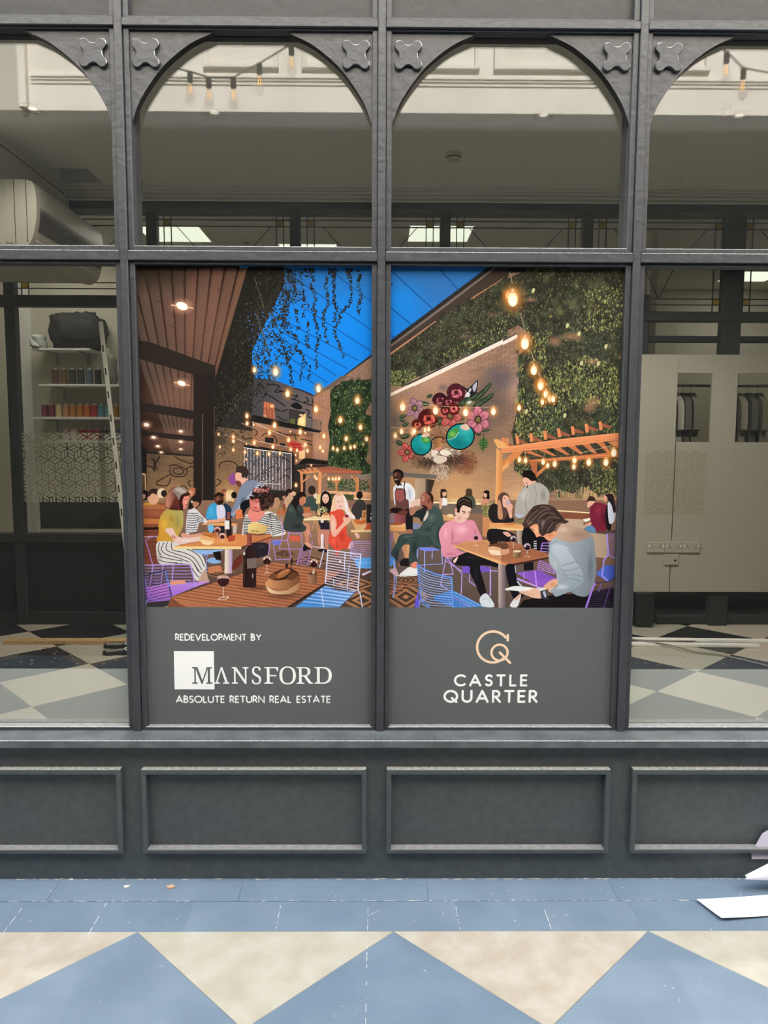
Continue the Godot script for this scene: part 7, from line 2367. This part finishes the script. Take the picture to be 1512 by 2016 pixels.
	S("e8e6ea", [85, 1470, 130, 1390, 200, 1330, 215, 1350, 170, 1480])
	S("eeb49c", [140, 1390, 200, 1325, 210, 1345, 170, 1400])
	G("5a7ae0", "4458b8", [1110, 1090, 1180, 1010, 1250, 980, 1345, 1000, 1345, 1130, 1240, 1180], 1110, 0, 1345, 0)
	slats("9a88e0", 9, [1240, 610, 1345, 610, 1345, 900, 1255, 860], 16, "7a68b8", 4)
	L("a894f0", 17, [1240, 610, 1255, 860, 1205, 920, 1180, 1110, 1250, 1170])
	L("a090e8", 12, [1255, 860, 1330, 900])
	# woman in the grey-blue sweater, reading a tablet
	P("171215", [250, 1400, 640, 1330, 1020, 1330, 1100, 1290, 1330, 1250, 1330, 1500, 170, 1500])
	G("b0bcc6", "7f8890", [560, 720, 640, 650, 830, 715, 1040, 640, 1085, 700, 1100, 850, 1115, 1000, 1090, 1190, 1010, 1345, 900, 1350, 800, 1300, 720, 1320, 640, 1200, 640, 1130, 620, 1040, 560, 970, 545, 860], 560, 900, 1110, 1000, true)
	D("d6dee4", 0.7, 640, 800, 80, 110)
	D("ccd0c8", 0.5, 620, 970, 60, 110)
	D("5d656c", 0.6, 1040, 1000, 50, 260)
	D("6b747c", 0.6, 840, 1060, 60, 160)
	S("eec8b0", [570, 1310, 540, 1280, 590, 1240, 620, 1300])
	G("c4ccd4", "98a4b0", [590, 760, 700, 740, 800, 800, 880, 950, 955, 1090, 940, 1200, 820, 1280, 640, 1358, 590, 1310, 560, 1285, 720, 1190, 780, 1140, 700, 1010, 640, 880], 620, 800, 900, 1200, true)
	D("e4eaf0", 0.6, 700, 1240, 120, 50)
	for g: Array in [[700, 990, 800, 960, 880, 940], [720, 1050, 820, 1040, 910, 1010], [740, 1100, 860, 1100, 950, 1120], [770, 1140, 850, 1150, 930, 1180], [780, 800, 840, 880, 880, 960], [900, 1250, 840, 1290, 760, 1310], [960, 760, 1010, 900, 1030, 1060], [640, 700, 560, 740, 550, 840]]:
		L("7a848c", 7, g, true)
	G("d0ae98", "a88a76", [600, 640, 650, 560, 720, 475, 800, 510, 950, 560, 1035, 610, 1045, 645, 930, 690, 820, 712, 700, 690, 620, 660], 620, 560, 1000, 640, true)
	D("e8c8b4", 0.6, 720, 560, 90, 50)
	D("8f7260", 0.5, 900, 620, 120, 50)
	S("f0a47c", [320, 540, 360, 505, 440, 495, 560, 560, 650, 600, 620, 640, 570, 690, 520, 680, 490, 650, 440, 640, 405, 655, 385, 620, 350, 570])
	D("ffc8a0", 0.7, 390, 560, 50, 50)
	D("c87850", 0.6, 560, 620, 60, 40)
	L("7a3a28", 6, [400, 655, 420, 648, 432, 640])
	L("4a2a1c", 7, [330, 545, 362, 560, 385, 572])
	S("463430", [235, 500, 260, 440, 300, 370, 360, 290, 440, 262, 540, 265, 620, 300, 680, 370, 740, 440, 785, 462, 740, 490, 690, 480, 640, 500, 620, 560, 570, 600, 520, 610, 470, 640, 430, 590, 420, 510, 380, 490, 320, 530, 260, 535])
	for g: Array in [[280, 480, 330, 400, 420, 320], [300, 500, 380, 420, 480, 330, 560, 320], [420, 500, 440, 420, 520, 360, 620, 380], [460, 560, 500, 460, 580, 410, 680, 430], [520, 590, 560, 520, 600, 470], [380, 330, 460, 290, 560, 300]]:
		L("7d665e", 9, g, true)
	for g: Array in [[430, 520, 470, 430, 560, 370], [500, 600, 540, 510, 620, 450, 720, 450], [340, 360, 440, 290], [560, 300, 640, 360, 700, 430]]:
		L("251a18", 10, g, true)
	D("b09a94", 0.5, 470, 480, 40, 70)
	D("8a6a50", 0.6, 320, 480, 60, 40)
	S("f0f2f0", [38, 1272, 140, 1232, 300, 1245, 420, 1258, 545, 1258, 440, 1292, 300, 1300, 180, 1292])
	S("f0c0a4", [185, 1300, 300, 1285, 380, 1255, 450, 1300, 470, 1370, 390, 1378, 300, 1350])
	S("eeb090", [480, 1250, 560, 1170, 640, 1148, 655, 1200, 620, 1240, 560, 1270])
	D("d08868", 0.6, 590, 1210, 40, 40)
	L("c88c70", 5, [220, 1305, 300, 1320, 380, 1340], true)
	P("3a3c48", [445, 1290, 500, 1285, 530, 1350, 550, 1390, 500, 1390, 455, 1370])
	P("b8c0d0", [470, 1300, 500, 1290, 520, 1350, 500, 1372])
	L("6a5a50", 6, [525, 1290, 545, 1350])
	# her chair back
	L("b080e8", 24, [990, 1490, 1060, 1280, 1100, 1195])
	L("3a2e4c", 13, [1100, 1195, 1220, 1185, 1310, 1150, 1345, 1080], true)
	for k in 12:
		L("4a3a62", 5, [1085 - k * 8, 1240 + k * 22, 1190, 1250 + k * 21, 1300, 1215 + k * 22], true)
	L("7a66b0", 10, [1170, 1200, 1140, 1300])
	L("6a5698", 8, [1290, 1190, 1200, 1490])

func build_posters() -> void:
	warp = Basis(Vector3.UP, deg_to_rad(-0.50)) * Basis(Vector3.RIGHT, deg_to_rad(-5.55)) * Basis(Vector3.BACK, deg_to_rad(0.21))
	pic = Image.create(PW, PH, false, Image.FORMAT_RGB8)
	paint_backdrop()
	paint_far_side()
	paint_mural()
	paint_floor_area()
	paint_kiosk_and_pergola()
	paint_vines()
	paint_lamps()
	paint_far_people()
	paint_left_people()
	paint_middle_people()
	paint_right_people()
	paint_near_right()
	paint_big_table()
	pic.generate_mipmaps()
	var ink := StandardMaterial3D.new()
	ink.albedo_texture = ImageTexture.create_from_image(pic)
	ink.albedo_color = col(PRINT_TONE)
	ink.roughness = 0.85
	ink.metallic_specular = 0.2
	ink.texture_repeat = false
	place_posters(ink)

const PRINT_TONE := "e9e9e9"
const PZ_PRINT := -0.033

func print_panel(t: Node3D, x0: float, x1: float, y0: float, y1: float, ink: Material) -> void:
	var st := new_st()
	var at := t.position
	var uv := func(x: float, y: float) -> Vector2: return Vector2((x - PX0) / (PX1 - PX0), (PY1 - y) / (PX1 - PX0) * PW / PH)
	face(st, [Vector3(x0, y0, PZ_PRINT) - at, Vector3(x1, y0, PZ_PRINT) - at, Vector3(x1, y1, PZ_PRINT) - at, Vector3(x0, y1, PZ_PRINT) - at], Vector3(0, 0, 1), [uv.call(x0, y0), uv.call(x1, y0), uv.call(x1, y1), uv.call(x0, y1)])
	part("picture_print", st, ink, t)

func on_print(x: float, y: float) -> Vector2:
	# a measured place on a text panel (its own block of 490 by 250) -> metres in the print's plane
	var v := print_point(x, y)
	return Vector2(PX0 + v.x / PW * (PX1 - PX0), PY1 - v.y / PW * (PX1 - PX0))

func arc(cx: float, cy: float, r: float, a0: float, a1: float, n := 14) -> PackedVector2Array:
	var o := PackedVector2Array()
	for k in n + 1:
		var a := deg_to_rad(lerpf(a0, a1, float(k) / n))
		o.append(Vector2(cx + cos(a) * r, cy + sin(a) * r))
	return o

func glyph(c: String) -> Array:
	# width, then the strokes of a plain geometric capital of height 1
	var v := func(a: Array) -> PackedVector2Array:
		var o := PackedVector2Array()
		for i in range(0, a.size(), 2):
			o.append(Vector2(a[i], a[i + 1]))
		return o
	match c:
		"A": return [0.86, v.call([0, 0, 0.43, 1, 0.86, 0]), v.call([0.15, 0.3, 0.71, 0.3])]
		"B":
			var p: PackedVector2Array = v.call([0, 0.52, 0, 1, 0.22, 1])
			p.append_array(arc(0.22, 0.76, 0.24, 90, -90))
			p.append_array(v.call([0, 0.52]))
			var q: PackedVector2Array = v.call([0, 0.52, 0.26, 0.52])
			q.append_array(arc(0.26, 0.26, 0.26, 90, -90))
			q.append_array(v.call([0, 0, 0, 0.52]))
			return [0.54, p, q]
		"C": return [0.82, arc(0.5, 0.5, 0.5, 48, 312, 24)]
		"D":
			var p: PackedVector2Array = v.call([0, 0, 0, 1, 0.24, 1])
			p.append_array(arc(0.24, 0.5, 0.5, 90, -90, 18))
			p.append_array(v.call([0, 0]))
			return [0.74, p]
		"E": return [0.46, v.call([0.46, 1, 0, 1, 0, 0, 0.46, 0]), v.call([0, 0.52, 0.42, 0.52])]
		"F": return [0.46, v.call([0.46, 1, 0, 1, 0, 0]), v.call([0, 0.5, 0.42, 0.5])]
		"L": return [0.44, v.call([0, 1, 0, 0, 0.44, 0])]
		"M": return [0.98, v.call([0, 0, 0.14, 1, 0.49, 0.12, 0.84, 1, 0.98, 0])]
		"N": return [0.76, v.call([0, 0, 0, 1, 0.76, 0, 0.76, 1])]
		"O": return [1.0, arc(0.5, 0.5, 0.5, 0, 360, 28)]
		"P":
			var p: PackedVector2Array = v.call([0, 0, 0, 1, 0.22, 1])
			p.append_array(arc(0.22, 0.73, 0.27, 90, -90))
			p.append_array(v.call([0, 0.46]))
			return [0.5, p]
		"Q": return [1.0, arc(0.5, 0.5, 0.5, 0, 360, 28), v.call([0.58, 0.34, 0.94, -0.02])]
		"R":
			var p: PackedVector2Array = v.call([0, 0, 0, 1, 0.22, 1])
			p.append_array(arc(0.22, 0.73, 0.27, 90, -90))
			p.append_array(v.call([0, 0.46]))
			return [0.54, p, v.call([0.2, 0.46, 0.54, 0])]
		"S":
			var p := arc(0.27, 0.75, 0.25, 35, 255, 14)
			p.append_array(arc(0.24, 0.255, 0.255, 75, -145, 14))
			return [0.5, p]
		"T": return [0.62, v.call([0, 1, 0.62, 1]), v.call([0.31, 1, 0.31, 0])]
		"U":
			var p: PackedVector2Array = v.call([0, 1, 0, 0.36])
			p.append_array(arc(0.35, 0.35, 0.35, 180, 360, 14))
			p.append_array(v.call([0.7, 1]))
			return [0.7, p]
		"V": return [0.84, v.call([0, 1, 0.42, 0, 0.84, 1])]
		"Y": return [0.76, v.call([0, 1, 0.38, 0.5, 0.76, 1]), v.call([0.38, 0.5, 0.38, 0])]
	return [0.35]

func ribbon(st: SurfaceTool, p: PackedVector2Array, w: float, z: float, round_ends: bool) -> float:
	# a flat painted stroke in the plane of the print; sharp corners of round-ended strokes start a new stroke a hair higher
	var from := 0
	for i in range(1, p.size()):
		var last := i == p.size() - 1
		var sharp := not last and (p[i] - p[i - 1]).normalized().dot((p[i + 1] - p[i]).normalized()) < 0.7
		if last or (sharp and round_ends):
			strip(st, p.slice(from, i + 1), w, z, round_ends)
			z += 0.00008
			from = i
	return z

func strip(st: SurfaceTool, p: PackedVector2Array, w: float, z: float, round_ends: bool) -> void:
	var h := w * 0.5
	var n := p.size()
	var ring := p[0].distance_to(p[n - 1]) < w * 0.05
	var a := []
	var b := []
	for i in n:
		var d0 := (p[i] - p[i - 1]).normalized() if i > 0 else ((p[0] - p[n - 2]).normalized() if ring else (p[1] - p[0]).normalized())
		var d1 := (p[i + 1] - p[i]).normalized() if i < n - 1 else ((p[1] - p[0]).normalized() if ring else d0)
		var m := (Vector2(-d0.y, d0.x) + Vector2(-d1.y, d1.x)).normalized()
		var k := h / maxf(m.dot(Vector2(-d1.y, d1.x)), 0.42)
		a.append(p[i] + m * k)
		b.append(p[i] - m * k)
	for i in n - 1:
		face(st, [Vector3(a[i].x, a[i].y, z), Vector3(a[i + 1].x, a[i + 1].y, z), Vector3(b[i + 1].x, b[i + 1].y, z), Vector3(b[i].x, b[i].y, z)], Vector3(0, 0, 1))
	if round_ends and not ring:
		for e in 2:
			var c := p[0] if e == 0 else p[n - 1]
			var d := (p[0] - p[1]).normalized() if e == 0 else (p[n - 1] - p[n - 2]).normalized()
			var q := []
			for k in 9:
				var v := c + d.rotated(lerpf(-PI / 2, PI / 2, k / 8.0)) * h
				q.append(Vector3(v.x, v.y, z))
			face(st, q, Vector3(0, 0, 1))

func line_of_text(t: Node3D, text: String, x0: float, x1: float, y_top: float, y_base: float, gap: float, w: float, round_ends: bool, m: Material) -> void:
	# TEXT fitted between X0 and X1 (the outer edges of its strokes), capitals from Y_BASE up to Y_TOP
	var a := on_print(x0, y_base)
	var b := on_print(x1, y_top)
	var h := (b.y - a.y) / (1.0 + w)
	var total := 0.0
	for c in text:
		total += (glyph(c)[0] as float) + gap
	total -= gap
	var sx := (b.x - a.x - h * w) / (total * h)
	var st := new_st()
	var x := a.x + h * w * 0.5
	for c in text:
		var g := glyph(c)
		var z := PZ_PRINT + 0.0004 - t.position.z
		for k in range(1, g.size()):
			var p := PackedVector2Array()
			for v: Vector2 in g[k]:
				p.append(Vector2(x + v.x * h * sx, a.y + h * w * 0.5 + v.y * h) - Vector2(t.position.x, t.position.y))
			z = ribbon(st, p, h * w, z, round_ends)
		x += ((g[0] as float) + gap) * h * sx
	part("lettering", st, m, t)

func serif_letter(t: Node3D, c: String, x0: float, x1: float, y_top: float, y_base: float, m: Material) -> void:
	var a := on_print(x0, y_base)
	var b := on_print(x1, y_top)
	var tm := TextMesh.new()
	var f := SystemFont.new()
	f.font_names = PackedStringArray(["Droid Serif"])
	tm.font = f
	tm.text = c
	tm.font_size = 64
	tm.depth = 0.0
	tm.pixel_size = 0.01
	var box3 := tm.get_aabb()
	var st := new_st()
	var s := Vector3((b.x - a.x) / box3.size.x, (b.y - a.y) / box3.size.y, 1.0)
	st.append_from(tm, 0, Transform3D(Basis.from_scale(s), Vector3(a.x - box3.position.x * s.x, a.y - box3.position.y * s.y, PZ_PRINT + 0.0007) - t.position))
	part("lettering", st, m, t)

func place_posters(ink: Material) -> void:
	var grey := mat("585b5b", 0.8)
	var white := mat("f4f3f0", 0.6)
	var rose := mat("f0cdae", 0.6)
	var spots := [[-0.7985, -0.0155, "left poster"], [0.0355, 0.8115, ""]]
	var labels := ["printed window poster of diners under trailing vines and festoon lights, with white letters below", "printed window poster of a cat mural, diners and timber pergola, gold monogram below"]
	for k in 2:
		var x0: float = spots[k][0]
		var x1: float = spots[k][1]
		var t := thing("poster", labels[k], "poster", Vector3((x0 + x1) * 0.5, 0.5165, -0.04), "printed posters filling the two middle windows")
		var at := t.position
		bx("vinyl_sheet", Vector3(x0, 0.5165, -0.036) - at, Vector3(x1, 2.052, PZ_PRINT - 0.0004) - at, grey, t)
		var y := 0.9262
		print_panel(t, x0, x1, y, 2.051, ink)
		bx("text_panel", Vector3(x0, 0.517, PZ_PRINT - 0.0004) - at, Vector3(x1, y, PZ_PRINT) - at, grey, t)
		zoom = 490.0 / 1512.0
		corner = Vector2(260.0 if k == 0 else 750.0, 1190.0)
		if k == 0:
			line_of_text(t, "REDEVELOPMENT BY", 262, 787, 178, 220, 0.24, 0.2, false, white)
			line_of_text(t, "ABSOLUTE RETURN REAL ESTATE", 266, 1208, 554, 598, 0.24, 0.2, false, white)
			var q0 := on_print(259, 515)
			var q1 := on_print(497, 284)
			bx("logo_square", Vector3(q0.x, q0.y, PZ_PRINT) - at, Vector3(q1.x, q1.y, PZ_PRINT + 0.0005) - at, white, t)
			var le := [["M", 366, 487], ["Λ", 500, 590], ["N", 607, 708], ["S", 728, 784], ["F", 804, 888], ["O", 896, 995], ["R", 1000, 1098], ["D", 1108, 1213]]
			for l: Array in le:
				var o: float = 4.0 if l[0] in ["O", "S"] else 0.0
				serif_letter(t, l[0], l[1], l[2], 380 - o, 481 + o, grey if l[0] == "M" else white)
		else:
			line_of_text(t, "CASTLE", 443, 891, 424, 498, 0.5, 0.215, true, white)
			line_of_text(t, "QUARTER", 379, 953, 519, 597, 0.44, 0.215, true, white)
			# the monogram: an open ring, a small ring in it, a tail and a tick
			var c0 := on_print(680, 258)
			var r := on_print(776, 258).x - c0.x
			var st := new_st()
			var p := PackedVector2Array()
			var off := Vector2(at.x, at.y)
			for v in arc(c0.x, c0.y, r, 38, 308, 48):
				p.append(v - off)
			var e := on_print(752, 322)
			p.append(e - off)
			ribbon(st, p, 0.0085, PZ_PRINT + 0.0004 - at.z, true)
			p = PackedVector2Array()
			var c1 := on_print(720, 292)
			for v in arc(c1.x, c1.y, on_print(769, 292).x - c1.x, 0, 360, 36):
				p.append(v - off)
			ribbon(st, p, 0.0080, PZ_PRINT + 0.0006 - at.z, true)
			for s: Array in [[722, 292, 784, 354], [770, 186, 770, 218]]:
				p = PackedVector2Array([on_print(s[0], s[1]) - off, on_print(s[2], s[3]) - off])
				ribbon(st, p, 0.0085, PZ_PRINT + 0.0008 - at.z, true)
			part("monogram", st, rose, t)

const PANEL_ENERGY := 0.4
const DOWN_ENERGY := 3.2

func _ready() -> void:
	# camera
	var cam := Camera3D.new()
	cam.name = "camera"
	add_child(cam, true)
	cam.keep_aspect = Camera3D.KEEP_HEIGHT
	cam.fov = 67.27
	cam.near = 0.02
	cam.far = 60.0
	cam.basis = Basis(Vector3.UP, deg_to_rad(-0.50)) * Basis(Vector3.RIGHT, deg_to_rad(-5.55)) * Basis(Vector3.BACK, deg_to_rad(0.21))
	cam.position = EYE
	cam.current = true
	# sky, seen through the open roof of the arcade
	var we := WorldEnvironment.new()
	we.name = "world"
	var e := Environment.new()
	e.background_mode = Environment.BG_SKY
	var sky := Sky.new()
	var sm := ProceduralSkyMaterial.new()
	sm.sky_top_color = col("dfe9f6")
	sm.sky_horizon_color = col("eef2f6")
	sm.ground_horizon_color = col("c9c7c2")
	sm.ground_bottom_color = col("8f8d88")
	sm.sky_energy_multiplier = 2.2
	sky.sky_material = sm
	e.sky = sky
	e.tonemap_mode = Environment.TONE_MAPPER_LINEAR
	e.tonemap_exposure = 1.0
	e.sdfgi_enabled = true
	e.ssao_enabled = true
	e.ssil_enabled = true
	we.environment = e
	add_child(we, true)
	# sun over the roof, on the upper wall across the arcade only
	var sun := DirectionalLight3D.new()
	sun.name = "sun"
	sun.light_energy = 10.0
	sun.light_color = col("fffaf4")
	sun.light_angular_distance = 0.6
	sun.shadow_enabled = true
	sun.sky_mode = DirectionalLight3D.SKY_MODE_LIGHT_ONLY
	add_child(sun, true)
	sun.look_at_from_position(Vector3.ZERO, Vector3(-0.12, -1.0, 1.0), Vector3.UP)

	make_materials()
	M.detector = mat("c9bd9c", 0.6)
	M.hexfilm = mat("b6b39c", 0.8)
	M.ring = mat("cfcabb", 0.35)
	M.panel_glow = glow_mat("f6ffe6", 1.0)
	M.lamp_face = glow_mat("fff3dc", 0.5)
	M.hexfaint = mat("a59e86", 0.8)
	build_floor()
	build_shopfront()
	build_shell()
	build_room()
	build_posters()
	build_fittings()
	build_arcade_lights()
